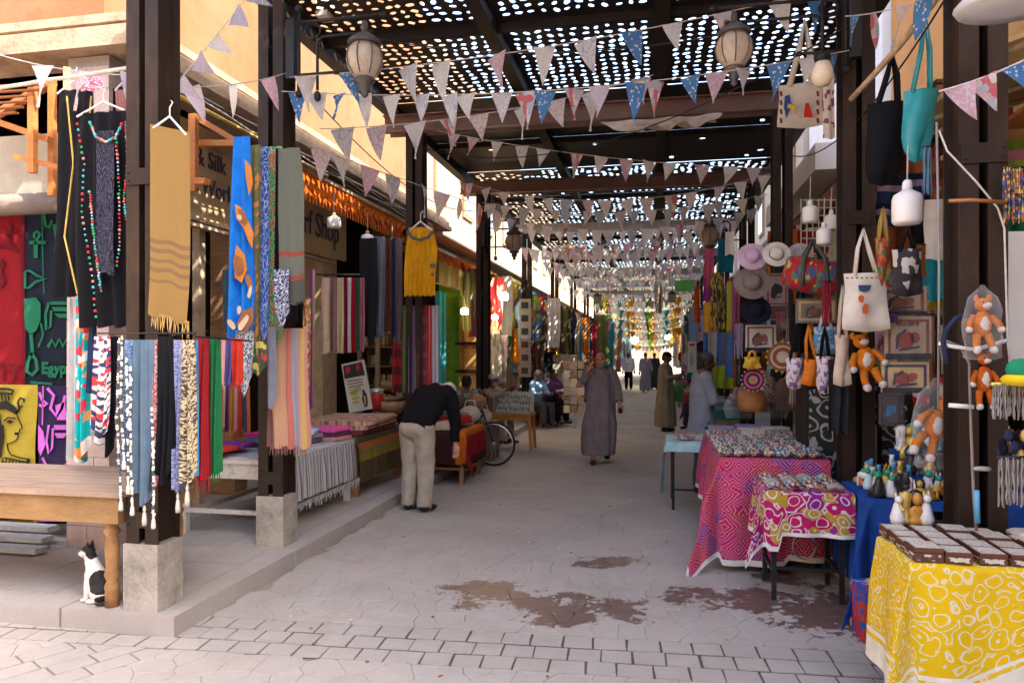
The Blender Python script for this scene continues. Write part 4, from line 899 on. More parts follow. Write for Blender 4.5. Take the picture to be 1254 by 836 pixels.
# horse print scarf etc. hanging at the second post
hs = thing('scarf', 'bright blue silk scarf printed with brown horses', 'scarf', W(296, 415, Y=5.0))
a, b = edge_pts(286, 306, 168, 5.0); L = a.z - W(296, 412, Y=5.0).z
vs, fs, uv = cloth_grid(a, b, L, 2, .03, prof=lambda t: (-.35 * t - .1 * math.sin(t * 3), 1 + .28 * t), nz=16, n=18); part('silk', MB().add(vs, fs, 0, uv, True), F('bright_blue_silk', (.015, .2, .68)), hs)
MH = surf('horse_brown_print', (.3, .12, .05), .8); MHl = surf('horse_cream_print', (.65, .5, .33), .8); MHo = surf('horse_orange_print', (.62, .22, .04), .8)
def blob(u, v, ru, rv, n=10, ang=0, seed=0):
    r = random.Random(seed + int(u)); c, s = math.cos(ang), math.sin(ang); o = []
    for k in range(n):
        a = 2 * math.pi * k / n; e = r.uniform(.75, 1.15); x, y = ru * e * math.cos(a), rv * e * math.sin(a); o.append((u + x * c - y * s, v + x * s + y * c))
    return o
trace(hs, 'horse_print', [[(288, 250), (295, 254), (303, 268), (311, 286), (309, 304), (304, 294), (298, 278), (290, 268)], [(290, 300), (300, 312), (303, 330), (296, 346), (288, 340), (286, 320)], [(300, 195), (308, 205), (310, 225), (305, 240), (301, 215)]], MHo, 4.93)
[trace(hs, 'horse_head_print', [q_], MH, 4.915) for q_ in [[(292, 256), (299, 258), (303, 268), (300, 276), (294, 270)], [(288, 312), (296, 316), (298, 332), (292, 338), (286, 328)], blob(301, 392, 9, 17, 12, .5), blob(305, 345, 4, 11, 9, -.2)]]
[trace(hs, 'horse_mane_print', [q_], MHl, 4.90) for q_ in [[(291, 262), (296, 264), (296, 270), (291, 268)], blob(298, 396, 4, 12, 9, .6), blob(284, 398, 8, 4, 8, .9), blob(293, 380, 3, 6, 7), blob(306, 358, 2.5, 9, 7, .2)]]
SC2 = [
 ('dark slate end of the horse scarf turned back', 272, 292, 330, 412, F('dark_slate_silk', (.03, .06, .09)), 5.05, 1.5, 0, .2),
 ('olive scarf with orange flowers beside the horse print', 306, 320, 178, 455, confetti('olive_flower_print', [(.14, .14, .06), (.16, .15, .06), (.5, .2, .06), (.12, .13, .05)], 4, asp=(1, 10, 1), metric='EUCLIDEAN'), 5.05, 2, 0, .1),
 ('royal blue paisley scarf, narrow, right of the olive one', 318, 329, 180, 420, swirl('royal_paisley', (.02, .07, .35), (.35, .45, .55), 4, 6, .6, asp=(1, 8, 1)), 5.1, 1, 0, .1),
 ('green paisley scarf with small red figures', 326, 345, 180, 430, swirl('green_paisley', (.02, .25, .08), (.35, .4, .2), 5, 6, .5, third=[(.03, .3, .1), (.5, .1, .06)], asp=(1, 8, 1)), 5.15, 2, 0, .1),
 ('black scarf strip beside the grey-green shawl', 338, 348, 182, 350, M_blackc, 5.05, 1, 0, 0),
 ('navy and white paisley scarf bunched below the grey-green shawl', 336, 354, 330, 402, swirl('navy_paisley', (.03, .05, .14), (.6, .62, .66), 4, 6, .5, asp=(1, 4, 1)), 4.95, 2, 0, .3),
 ('black and white ikat scarf bunched on the post', 289, 311, 405, 484, swirl('blackwhite_ikat', (.1, .12, .16), (.6, .62, .68), 4, 7, .4, asp=(1, 3, 1)), 4.95, 2, 0, .35),
 ('patterned dark green scarf gathered under the horse print', 304, 326, 418, 462, confetti('dark_green_red', [(.04, .07, .03), (.05, .07, .04), (.4, .05, .05), (.5, .4, .1)], 5), 4.97, 2, 0, .3),
 ('grey chain-print scarf hanging behind the striped shawls', 326, 338, 400, 500, F('greyblue_satin', (.25, .27, .33)), 5.08, 1, 0, .1)]
for lb_, u0, u1, v0, v1, mt, y, fo, fr, po in SC2: hang('scarf', lb_, 'scarf', u0, u1, v0, v1, mt, Y=y, folds=fo, amp=.016, fringe=fr, point=po, group='scarves on the near left posts')
hang('shawl', 'heavy grey-green herringbone shawl with black fringe on the second post', 'shawl', 341, 373, 182, 372, stripes('greygreen_shawl', [(22, (.17, .18, .14)), (1, (.35, .08, .06)), (4, (.17, .18, .14)), (1, (.35, .08, .06)), (5, (.1, .1, .08))][::-1], 1, 'v'), Y=4.98, folds=1.4, amp=.02, fringe=.16, fcol=M_blackc, prof=lambda t: (.0 + .05 * t, .8 + .2 * min(1, t * 4)))
M_multi = stripes('peach_multi_stripe', [(5, (.55, .32, .2)), (1, (.62, .38, .25)), (2, (.55, .16, .13)), (1.4, (.25, .35, .45)), (1.6, (.5, .3, .33)), (1.6, (.6, .4, .12)), (1, (.55, .25, .2))])
hang('shawl', 'peach, coral and blue striped shawl hanging low on the second post', 'shawl', 331, 376, 402, 548, M_multi, Y=5.18, folds=3, amp=.02, fringe=.08, fcol=F('dusty_rose_thread', (.35, .16, .15)))
hang('scarf', 'narrow mauve scarf between the posts below the peach shawl', 'scarf', 329, 337, 470, 545, F('mauve_cloth', (.28, .14, .14)), Y=5.22, folds=1, fringe=.05)
# ================================================================ INTERIOR GOODS OF THE SCARF SHOP
cols = [('magenta', (.5, .02, .2)), ('old gold', (.4, .28, .08)), ('plum', (.2, .03, .12)), ('fuchsia', (.55, .02, .25)), ('raspberry', (.45, .02, .15)), ('mustard', (.45, .3, .05)), ('mint', (.3, .42, .3)), ('brown', (.2, .11, .06)), ('pink', (.6, .3, .32)), ('indigo', (.1, .1, .35)), ('scarlet', (.55, .06, .04)), ('purple', (.2, .05, .25)), ('orange', (.6, .2, .05)), ('cream', (.6, .5, .38))]
def cm(n): 
    for a, b in cols:
        if a == n: return F(a.replace(' ', '_') + '_bolt', b)
sh = thing('shelf_rail', 'dim steel rail inside the scarf shop holding bright cloths', 'rail', (-5.1, 6, 3.0)); part('rod', MB().tube([(-5.1, 5.4, 2.75), (-5.1, 9.3, 2.75)], .015, 6).tube([(-5.1, 5.4, 1.95), (-5.1, 9.3, 1.95)], .015, 6), M_iron, sh)
seqn = ['plum', 'magenta', 'old gold', 'brown', 'fuchsia', 'raspberry', 'fuchsia', 'purple', 'magenta']
for k, n in enumerate(seqn):
    y = 5.42 + k * .17
    vs, fs, uv = cloth_grid((-5.1, y, 2.74), (-5.1, y + .16, 2.74), .72, 2, .02); solo('shop_cloth', MB().add(vs, fs, 0, uv, True), cm(n), f'{n} cloth inside the scarf shop, upper rail, {ordn[k]} from the corner', 'cloth', 'cloths on the inside rails')
for k, n in enumerate(['old gold', 'brown', 'pink', 'mustard', 'mint', 'mint', 'cream', 'pink', 'indigo']):
    y = 5.42 + k * .17
    vs, fs, uv = cloth_grid((-5.1, y, 1.94), (-5.1, y + .16, 1.94), .7, 2, .02); solo('shop_cloth', MB().add(vs, fs, 0, uv, True), cm(n), f'{n} cloth inside the scarf shop, lower rail, {ordn[k]} from the corner', 'cloth', 'cloths on the inside rails')
seqr = ['pink', 'indigo', 'scarlet', 'cream', 'purple', 'orange', 'mustard', 'pink', 'scarlet', 'brown', 'indigo', 'orange']
for k, n in enumerate(seqr):
    u = 262 + k * 3.6; hang('shop_cloth', f'{n} hanging cloth in the lower doorway row, {["first", "second", "third", "fourth", "fifth", "sixth", "seventh", "eighth", "ninth", "tenth", "eleventh", "twelfth"][k]} from the green scarf', 'cloth', u, u + 4.2, 472, 522 + (k % 3) * 6, cm(n), Y=6.4, folds=1, group='cloths in the scarf shop doorway')
hang('shop_cloth', 'red and green flowered cloth hanging at the sandstone pillar', 'cloth', 372, 381, 366, 520, confetti('red_green_flower', [(.5, .08, .04), (.6, .2, .05), (.15, .3, .04), (.6, .5, .4)], 4, asp=(1, 9, 1), metric='EUCLIDEAN'), Y=7.0, folds=1)
hang('shop_cloth', 'purple and yellow edged cloth next to the flowered one', 'cloth', 379, 386, 330, 500, stripes('purple_yellow', [(2, (.2, .04, .2)), (1, (.5, .4, .05)), (1, (.6, .55, .5))]), Y=7.3, folds=1)
# row of scarves on rails (beige .. pink), then longer ones
def row(items, X, y_of, v0, group, name='scarf', cat='scarf'):
    pass
r1 = thing('scarf_rail', 'dark rail holding the plain beige to pink scarves', 'rail', W(415, 338, X=-4.05)); part('rod', MB().tube([W(388, 336, X=-4.05), W(445, 336, X=-4.05) * 1], .012, 6), M_iron, r1)
RC = [('beige', (.5, .36, .26)), ('mauve taupe', (.28, .17, .16)), ('straw', (.5, .4, .22)), ('burgundy', (.22, .01, .04)), ('white', (.62, .58, .55)), ('crimson', (.42, .01, .03)), ('dark green', (.02, .13, .06)), ('rose pink', (.48, .16, .2))]
w_ = [10, 8, 8, 5, 5, 5, 5, 6]; u = 394; zt_ = W(394, 340, Y=7.9).z; 
for k, (n, c) in enumerate(RC):
    hang('scarf', f'{n} scarf in the short row below the orange fringe', 'scarf', u, u + w_[k] + .6, 340, 432 - k * .3, F(n.replace(' ', '_') + '_scarf', c), Y=7.9 + k * .06, folds=1.5, amp=.02, fringe=.03, prof=lambda t: (-.12 * t, 1), group='row of plain scarves under the orange fringe'); u += w_[k]
LC = [('broad black', (.018, .018, .02), 440, 462, 292, 412), ('grey-blue', (.22, .25, .31), 459, 472, 290, 412), ('rust brown', (.14, .05, .04), 470, 480, 294, 405), ('navy', (.03, .05, .13), 479, 484, 292, 410), ('taupe', (.2, .15, .15), 483, 493, 292, 418)]
for n, c, u0, u1, v0, v1 in LC: hang('shawl', f'{n} long shawl hanging left of the yellow blouse', 'shawl', u0, u1, v0, v1, F(n.replace(' ', '_').replace('-', '_') + '_shawl', c), Y=8.5 + (u0 - 440) * .01, folds=2, amp=.03, fringe=.05, group='long dark shawls beside the yellow blouse')
# yellow blouse
t = thing('blouse', 'saffron yellow blouse with a grey embroidered neckline on a hanger', 'blouse', W(515, 365, Y=8.6))
a, b = edge_pts(496, 535, 279, 8.6); L = a.z - W(515, 362, Y=8.6).z
vs, fs, uv = cloth_grid(a, b, L, 6, .022, prof=lambda t: (.12 * max(0, 1 - t * 3), 1 - .12 * max(0, 1 - t * 3)), nz=16, n=44)
M_saff = F('saffron_cloth', (.66, .34, .012)); part('bodice', MB().add(vs, fs, 0, uv, True), M_saff, t)
trace(t, 'neck_embroidery', stroke([(499, 283), (505, 291), (514, 294), (524, 291), (531, 283)], 4), surf('grey_embroidery', (.12, .1, .09)), 8.52)
trace(t, 'flower_embroidery', [blob(530, 325, 4, 3), blob(530, 336, 2.5, 2)], surf('grey_embroidery', (.12, .1, .09)), 8.53)
part('hanger', MB().tube([W(500, 284, Y=8.6), W(515, 271, Y=8.6), W(531, 284, Y=8.6)], .012, 6).tube([W(515, 271, Y=8.6), W(515, 262, Y=8.6), W(518, 258, Y=8.6)], .006, 5), M_white, t)
PL = [('red and black plaid', [(2, (.4, .02, .03)), (2, (.04, .02, .02))], 480, 492), ('olive green', [(1, (.15, .2, .06))], 491, 500), ('violet', [(2, (.25, .16, .35)), (1, (.15, .08, .25))], 499, 507), ('gold and purple', [(1, (.45, .3, .05)), (2, (.12, .05, .2))], 506, 513), ('maroon plaid', [(2, (.2, .03, .05)), (1, (.3, .1, .1))], 512, 524), ('bright red', [(2, (.5, .03, .03)), (1, (.6, .5, .5))], 523, 530), ('white and grey', [(2, (.6, .6, .64)), (1, (.3, .32, .4))], 529, 538)]
for n, bd_, u0, u1 in PL: hang('scarf', f'{n} scarf in the row beneath the yellow blouse', 'scarf', u0, u1, 374, 480, stripes(n.replace(' ', '_') + '_weave', bd_, 2, 'u', cross=(bd_[::-1], 5) if 'plaid' in n else None), Y=8.95, folds=1.5, amp=.02, group='woven scarves beneath the yellow blouse')
t = thing('door_frame', 'bright turquoise blue wooden door frame beside the woven scarves', 'door frame', W(546, 470, X=-4.5)); fy = W(546, 400, X=-4.5).y
MBl = surf('turquoise_paint', (.04, .33, .45), .5, .2)
for k in range(3): part('jamb', MB().bb(-4.6, -4.5, fy - .45 + k * .32, fy - .3 + k * .32, KH, 3.0), MBl, t)
t = thing('shutter_door', 'yellow varnished panelled door under the lit warm bulb', 'door', W(578, 480, Y=14.5))
a, b = W(564, 388, Y=14.5), W(592, 490, Y=14.5); M_dy = surf('amber_varnish', (.5, .2, .04), .45, .3)
part('leaf', MB().bb(a.x, b.x, 14.5, 14.56, b.z, a.z), M_dy, t)
h_ = (a.z - b.z)
for k in range(3): part('panel', MB().bb(a.x + .09, b.x - .09, 14.47, 14.498, b.z + .06 + k * h_ / 3, b.z + (k + 1) * h_ / 3 - .08), surf('pale_varnish', (.55, .3, .1), .5, .3), t)
for k in range(2): part('crossbar', MB().bb(a.x - .1, b.x + .1, 14.44, 14.468, a.z - h_ * (.34 + .33 * k), a.z - h_ * (.34 + .33 * k) + .06), M_iron, t)
# orange fringe awning
t = thing('fringed_awning', 'orange fringed valance with a pale top rail over the scarf shop', 'awning', (-4.0, 7.6, 3.4))
a, b = W(368, 207, X=-4.0), W(497, 273, X=-4.0); b.z = a.z; L = .24
vs, fs, uv = cloth_grid(a, b, L, 16, .012, n=64, nz=4); M_or = F('orange_felt', (.62, .13, .012)); part('valance', MB().add(vs, fs, 0, uv, True), M_or, t)
m = MB(); nf = 40
for k in range(nf):
    y = a.y + (b.y - a.y) * (k + .5) / nf; m.prism([(y - .03, a.z - L + .01), (y + .03, a.z - L + .01), (y + .012, a.z - L - .09), (y - .012, a.z - L - .09)], -4.003, -3.997, 'X')
part('valance_tongues', m, M_or, t, kind='stuff'); part('top_rail', MB().bar(a + Vector((0, 0, .02)), b + Vector((0, 0, .02)), .035), M_pale, t)
part('awning_sheet', MB().bar(a + Vector((-.3, 0, .05)), b + Vector((-.3, 0, .05)), .6, .02), M_brown, t)
a, b = W(533, 303, X=-3.7), W(586, 326, X=-3.7); b.z = a.z
t = thing('fringed_awning', 'second orange-red awning edge beyond the yellow blouse', 'awning', a); vs, fs, uv = cloth_grid(a, b, .2, 8, .012); part('valance', MB().add(vs, fs, 0, uv, True), F('rust_felt', (.45, .09, .02)), t); part('top_rail', MB().bar(a, b, .04), surf('grey_rail', (.5, .5, .5)), t)
part('awning_sheet', MB().bar(a + Vector((-.4, 0, .05)), b + Vector((-.4, 0, .05)), .8, .02), M_brown, t)
# ================================================================ LEFT TABLES
M_oldw = surf('chipped_white_paint', (.5, .47, .42), .8, .45, 10, .5, col2=(.3, .2, .13))
tb = table('old white painted table with brown legs under the striped cloth', -4.15, -3.2, 5.62, 7.3, .78, KH, .06, M_oldw, apron=.13)
part('brace', MB().bar((-3.25, 5.7, .3), (-3.25, 6.5, .62), .045), M_wood, tb)
def zig(n, a, b, k): return stripes(n, [(2, a), (1, b), (1, a), (.6, b)], k, 'v', wob=.012)
drape(-4.1, -3.2, 5.7, 7.28, .785, 0, .42, .06, 0, zig('black_white_handloom', (.58, .58, .6), (.07, .07, .09), 14), 'cloth_runner', 'white cloth with thin black zigzag stripes draped over the old white table', amp=.02, flare=.05)
fr = MB(); x = -3.13
t = thing('cloth_fringe', 'knotted black and white fringe of the zigzag striped cloth', 'fringe', (-3.12, 6.5, .3)); part('threads', fringe_mb((-3.125, 5.9, .36), (-3.125, 7.28, .36), .09, 30, .008, .02), F('grey_thread', (.4, .4, .42)), t, kind='stuff')
tb = table('rough timber table under the brown and ochre cloth', -4.15, -3.2, 7.4, 8.75, .78, KH, .06, M_wood)
drape(-4.1, -3.2, 7.36, 8.7, .785, 0, .5, .1, 0, stripes('brown_ochre_weave', [(5, (.1, .07, .03)), (1, (.2, .13, .04)), (3, (.08, .065, .04)), (2, (.42, .14, .03)), (.8, (.15, .2, .08)), (2, (.3, .2, .03))], 1.7, 'u'), 'tablecloth', 'brown and ochre woven cloth hanging to knee height on the timber table', amp=.015, flare=.02)
# folded textiles: each bundle a rounded slab
def fold(label, x, y, z, w, d, h, mat, rz=0, group='folded textiles on the left tables', name='folded_cloth'):
    m = MB(); n = 10; vs = []
    prof = [(-.5, -.35), (-.47, -.5), (.47, -.5), (.5, -.3), (.5, .3), (.46, .5), (-.46, .5), (-.5, .35)]
    rot = Matrix.Rotation(rz, 3, 'Z')
    for yy in (-.5, -.48, .48, .5):
        k = .94 if abs(yy) == .5 else 1
        for a, b in prof: vs.append(rot @ Vector((a * w * k, yy * d, b * h * k)) + Vector((x, y, z + h / 2)))
    q = len(prof); fs = [(j * q + i, j * q + (i + 1) % q, (j + 1) * q + (i + 1) % q, (j + 1) * q + i) for j in range(3) for i in range(q)] + [tuple(range(q))[::-1], tuple(range(3 * q, 4 * q))]
    m.add(vs, fs, 0, [(v.x * 2, v.y * 2) for v in vs], False); return solo(name, m, mat, label, 'folded cloth', group)
FC = [('charcoal', (.05, .05, .07)), ('violet grey', (.2, .16, .25)), ('dusty pink', (.5, .22, .26)), ('teal', (.08, .25, .3)), ('lilac', (.35, .25, .42)), ('dark plum', (.12, .04, .09)), ('magenta', (.5, .03, .25)), ('pale blue', (.35, .45, .55)), ('hot pink', (.6, .08, .3))]
for k in range(9):
    n, c = FC[k]; u = k % 3
    fold(f'{n} folded scarf on the zigzag striped cloth', -3.75 + u * .18, 6.5 + u * .3, .79 + (k // 3) * .045, .34, .3, .043, F(n.replace(' ', '_') + '_fold', c), rc.uniform(-.3, .3))
for k, (n, c) in enumerate((('hot pink', (.6, .05, .25)), ('red', (.55, .04, .03)), ('mustard', (.5, .33, .04)), ('purple', (.25, .05, .3)))): fold(f'{n} folded shawl deep in the scarf shop doorway', -4.0 + (k % 2) * .15, 5.75 + (k // 2) * .3, .79 + (k % 2) * .04, .3, .28, .04, F(n.replace(' ', '_') + '_fold2', c), rc.uniform(-.3, .3))
M_rugA = confetti('beige_kilim', [(.42, .25, .17), (.36, .18, .12), (.48, .32, .22), (.25, .1, .08)], 14, metric='MANHATTAN')
for k in range(3): fold(['wine red rug, bottom of the rug pile', 'beige patterned kilim in the middle of the rug pile', 'topmost folded kilim, pinkish beige, on the rug pile'][k], -3.62 + .02 * k, 8.0 + .03 * k, .79 + k * .05, .85, 1.1, .05, F('wine_rug', (.22, .04, .05)) if k == 0 else M_rugA, .05 * k)
fold('long pink and violet striped cloth beside the rug pile', -3.35, 8.35, .79, .25, .7, .035, stripes('pink_violet', [(1, (.5, .1, .35)), (1, (.25, .2, .5))], 3))
for k, (n, c) in enumerate((('slate', (.1, .1, .13)), ('peach', (.6, .35, .25)), ('ultramarine', (.06, .1, .4)), ('fuchsia', (.6, .03, .28)))):
    vs, fs, uv = cloth_grid((-3.0 + k * .005, 8.72 + k * .12, .86), (-3.0 + k * .01, 8.85 + k * .12, .86), .72, 1, .012); solo('scarf', MB().add(vs, fs, 0, uv, True), F(n + '_runner', c), f'{n} scarf draped off the table end beside the bending man', 'scarf', 'scarves off the table end')
# display board
t = thing('display_board', 'leaning printed display board with red blobs, yellow lines and an oval picture', 'sign board', W(436, 505, Y=8.9))
BY = 8.9; pl = [(418, 446), (445, 440), (456, 500), (428, 506)]; q = [W(u, v, Y=BY) for u, v in pl]
part('panel', MB().prism([(p.x, p.z) for p in q], BY, BY + .03, 'Y'), surf('cream_board', (.62, .6, .52), .6, .1), t)
trace(t, 'dark_header', [[(420, 448), (443, 443), (447, 459), (422, 464)]], surf('dark_print_ink', (.04, .05, .05)), BY - .002)
trace(t, 'red_emblem', [blob(426, 453, 3, 4.5), blob(438, 449, 2.5, 5)], surf('red_print_ink', (.6, .03, .08)), BY - .006)
trace(t, 'text_lines', [x for k in range(5) for x in stroke([(425 + k * .8, 467 + k * 3.6), (444 + k * .6 - (k > 2) * 4, 464 + k * 3.2)], 1)], surf('dark_print_ink', (.04, .05, .05)), BY - .006)
trace(t, 'yellow_lines', [x for k in range(4) for x in stroke([(429 + k, 478 + k * 5.2), (438 + k * .8, 476 + k * 5.0)], 2.6)], surf('yellow_print_ink', (.5, .48, .06)), BY - .009)
trace(t, 'oval_picture', [blob(447, 488, 3.5, 11, 12, -.12)], surf('dark_print_ink', (.04, .05, .05)), BY - .012); trace(t, 'portrait', [blob(447, 490, 1.7, 7, 9, -.12)], surf('skin_print', (.45, .22, .15)), BY - .016)
# baskets and box beside it
M_wick = confetti('wicker_weave', [(.3, .17, .09), (.4, .26, .14), (.24, .13, .07)], 60, 'Object')
for k, (lb_, u, v, y, r, h) in enumerate((('low round wicker basket on the rug pile', 478, 503, 9.2, .24, .14), ('wicker lid resting on the basket', 476, 490, 9.3, .22, .05), ('wide flat basket behind the display board', 487, 478, 10, .25, .12))):
    q = W(u, v, Y=y); t = thing('basket', lb_, 'basket', q); part('bowl', MB().lathe(q, [(r * .8, 0), (r, h * .5), (r * .96, h), (r * .9, h), (r * .85, h * .2), (.01, h * .1)], 18), M_wick, t)
q = W(461, 501, Y=9.0); t = thing('tin', 'red and white tin beside the display board', 'tin', q); part('can', MB().lathe(q, [(.09, 0), (.09, .2), (.085, .21)], 14), surf('red_tin', (.5, .03, .03), .4), t); part('lid', MB().lathe(q, [(.09, .212), (.09, .26), (.05, .28)], 14), surf('silver_tin', (.5, .48, .42), .3, metal=.5), t)
q = W(465, 489, Y=9.1); solo('small_box', MB().box(q, (.13, .1, .16)), surf('amber_box', (.7, .35, .03)), 'amber yellow small box standing on the red tin', 'box')
# glass cabinet goods behind
t = thing('display_cabinet', 'dim glass display cabinet with trinkets behind the wicker baskets', 'cabinet', W(470, 500, Y=10.6)); a, b = W(440, 408, Y=10.6), W(490, 505, Y=10.6)
for u in (441, 463, 489): p = W(u, 408, Y=10.6); part('frame_post', MB().bb(p.x - .03, p.x + .03, 10.56, 10.62, b.z, a.z), M_pale, t)
part('back_panel', MB().bb(a.x, b.x, 10.9, 10.95, b.z, a.z), surf('olive_dark', (.12, .1, .05)), t)
for k in range(4): z = b.z + .1 + k * .3; part('shelf', MB().bb(a.x, b.x, 10.6, 10.9, z, z + .02), M_wood, t)
m = MB()
for k in range(40): p = Vector((rc.uniform(a.x, b.x), 10.7, b.z + .12 + rc.randrange(4) * .3)); m.lathe(p, [(.03, 0), (.045, .05), (.02, .1), (.03, .14), (.005, .17)], 7, m=k % 3)
part('trinkets', m, [M_gold, surf('dull_bronze', (.25, .15, .06), .4, metal=.5), surf('ivory_trinket', (.5, .42, .3))], t, kind='stuff')
# ================================================================ RIGHT: NEAR YELLOW TABLE
M_ydamask = swirl('yellow_white_curls', (.62, .41, .008), (.62, .55, .36), 13, 8.5, .76, coords='UV', dist=.13)
M_ywhite = F('cream_white_cotton', (.66, .62, .52))
tb = table('folding table under the yellow and white cloth', 1.1, 2.5, 3.46, 4.0, .76, 0, .035, M_iron, shelf=None)
def fsy(a): return 1.0 if a < 1.3 else max(.5, 1.0 - (a - 1.3) * 1.15) if a < 1.72 else min(.72, .5 + (a - 1.72) * .9)
drape(1.09, 2.52, 3.44, 3.93, .785, .60, 0, .62, .0, M_ydamask, 'tablecloth', 'bright yellow cloth with white curling print and white hem under the inlaid boxes', fs=fsy, hem=(.09, M_ywhite, .06), res=.022, amp=.02, flare=.1, folds=.34, uvs=1.0)
M_bone = confetti('bone_inlay', [(.55, .5, .42), (.48, .43, .36), (.6, .55, .48), (.4, .34, .27)], 95, 'Object', metric='MANHATTAN', rough=.5)
M_rosew = surf('dark_rosewood', (.1, .035, .02), .4, .2)
M_diam = confetti('inlay_side_band', [(.5, .48, .4), (.08, .04, .03), (.5, .48, .4), (.12, .06, .05)], 70, 'Object', metric='MANHATTAN', rough=.5, rnd_=.2)
bi_ = 0
BXL = ['front row', 'second row', 'third row', 'back row']
for rr_ in range(4):
    for cc in range(6):
        if rr_ == 3 and cc > 3: continue
        w, d, h = (.105, .118, .05) if (rr_ + cc) % 5 else (.115, .13, .062)
        x = 1.155 + cc * .128 + rc.uniform(-.006, .006); y = 3.505 + rr_ * .127 + rc.uniform(-.005, .005); z = .79
        t = thing('inlaid_box', f'bone inlaid trinket box, {BXL[rr_]}, {ordn[cc]} from the left', 'box', (x, y, z), 'inlaid trinket boxes on the yellow cloth'); rz = rc.uniform(-.06, .06)
        t.rotation_euler.z = rz
        part('body', MB().bb(x - w / 2, x + w / 2, y - d / 2, y + d / 2, z, z + h * .62), M_rosew, t); 
        part('side_inlay', MB().bb(x - w * .4, x + w * .4, y - d / 2 - .002, y - d / 2, z + h * .1, z + h * .52).bb(x - w / 2 - .002, x - w / 2, y - d * .42, y + d * .42, z + h * .1, z + h * .52), M_diam, t)
        l_ = part('lid', MB().bb(x - w / 2 - .001, x + w / 2 + .001, y - d / 2 - .001, y + d / 2 + .001, z + h * .66, z + h * .96), M_rosew, t)
        part('lid_inlay', MB().bb(x - w * .46, x + w * .46, y - d * .46, y + d * .46, z + h * .9, z + h), M_bone, l_)
for k, (x, y, r) in enumerate(((1.73, 3.86, .085), (1.9, 3.7, .08), (1.92, 3.54, .075))):
    t = thing('inlaid_box', ['octagonal inlaid box at the back right of the box rows', 'octagonal inlaid box right of the rows, in the middle', 'octagonal inlaid box nearest the camera at the right end'][k], 'box', (x, y, .79)); part('body', MB().lathe((x, y, .79), [(r, 0), (r, .04)], 8, rz=.39), M_diam, t); part('lid', MB().lathe((x, y, .79), [(r * 1.03, .043), (r * 1.03, .058), (r * .9, .062)], 8, rz=.39), M_bone, t)
# bead packs and fittings round the nearest right post
M_silverb = surf('clear_silver_beads', (.22, .21, .2), .3, .3, 40, .4, metal=.3)
def strands(label, u0, u1, v0, v1, Y, n, mat=M_silverb, r=.006, top=None, cat='beads', name='bead_strands'):
    t = thing(name, label, cat, W((u0 + u1) / 2, v1, Y=Y)); m = MB()
    for k in range(n):
        u = u0 + (u1 - u0) * (k + .5) / n; a = W(u, v0, Y=Y + rc.uniform(-.02, .02)); b = W(u + rc.uniform(-1.5, 1.5), v1 - rc.uniform(0, 6), Y=Y + rc.uniform(-.02, .02)); q = [a.lerp(b, j / 6) + Vector((rc.uniform(-.003, .003), 0, 0)) for j in range(7)]; m.tube(q, [r * (1 if j % 2 else .55) for j in range(7)], 5)
    part('strands', m, mat, t, kind='stuff'); a, b = W(u0 - 1, v0, Y=Y), W(u1 + 1, v0, Y=Y); part('hanging_bar', MB().tube([a, b], .008, 6), top or M_iron, t); return t
strands('curtain of clear bead necklaces on a bar with yellow tops, at the right edge', 1215, 1262, 470, 515, 3.5, 16, top=surf('yellow_clip', (.7, .6, .1)))
strands('lower curtain of clear bead necklaces at the right edge', 1222, 1262, 560, 622, 3.5, 14)
strands('hanging strands of small dark and brown beads above the white panel', 1228, 1262, 205, 276, 3.9, 14, confetti('bead_mix', [(.3, .1, .04), (.5, .35, .08), (.04, .04, .05), (.1, .1, .3)], 60, 'Object'))
q0, q1 = W(1231, 450, Y=4.35), W(1290, 282, Y=4.35); solo('white_board', MB().bb(q0.x, q1.x, 4.35, 4.4, q0.z, q1.z), surf('offwhite_sheet', (.62, .62, .58), .7, .06, 3), 'plain off-white board standing behind the nearest right post', 'board')
q = W(1250, 470, Y=3.45); t = thing('knit_hat', 'small green and yellow knitted hat at the right edge', 'hat', q); part('crown', MB().ball(q + Vector((0, 0, .06)), (.06, .05, .05), 10), F('green_knit', (.02, .3, .15)), t); part('brim', MB().ball(q + Vector((0, 0, .02)), (.08, .06, .03), 10), F('yellow_knit', (.65, .5, .02)), t)
q = W(1238, 545, Y=3.6); m = MB()
for k in range(14): m.ball(q + Vector((rc.uniform(-.05, .09), rc.uniform(-.03, .03), rc.uniform(-.05, .06))), (.02, .015, .03), 6, m=k % 3)
solo('key_ring_bunch', m, [M_navy, M_blackc, M_gold], 'dark and gold bunch of key rings between the two bead curtains', 'key rings', kind='stuff')
t = thing('wire_conduit', 'pale conduit and loose cables running down the nearest right post', 'cable', W(1150, 600, Y=3.9))
part('conduit', MB().tube([W(1147, 150, Y=3.92), W(1150, 330, Y=3.92), W(1149, 500, Y=3.92)], .006, 6), surf('grey_conduit', (.22, .22, .21), .5, .1), t)
part('cable', MB().tube([W(1150, 160, Y=3.85), W(1160, 185, Y=3.84), W(1195, 222, Y=3.83), W(1222, 255, Y=3.83), W(1230, 280, Y=3.84), W(1234, 420, Y=3.86), W(1240, 470, Y=3.87)], .005, 6), M_rope, t)
part('cable', MB().tube([W(1152, 415, Y=3.85), W(1176, 424, Y=3.83), W(1187, 445, Y=3.83), W(1189, 520, Y=3.83), W(1192, 600, Y=3.82), W(1196, 655, Y=3.82)], .007, 6), surf('beige_hose', (.25, .2, .165), .6, .1), t)
part('tie', MB().tube([W(1150, 420, Y=3.83), W(1165, 424, Y=3.8), W(1195, 428, Y=3.8), W(1232, 417, Y=3.84)], .01, 6).tube([W(1162, 496, Y=3.8), W(1192, 498, Y=3.8)], .012, 6), M_whitecloth, t)
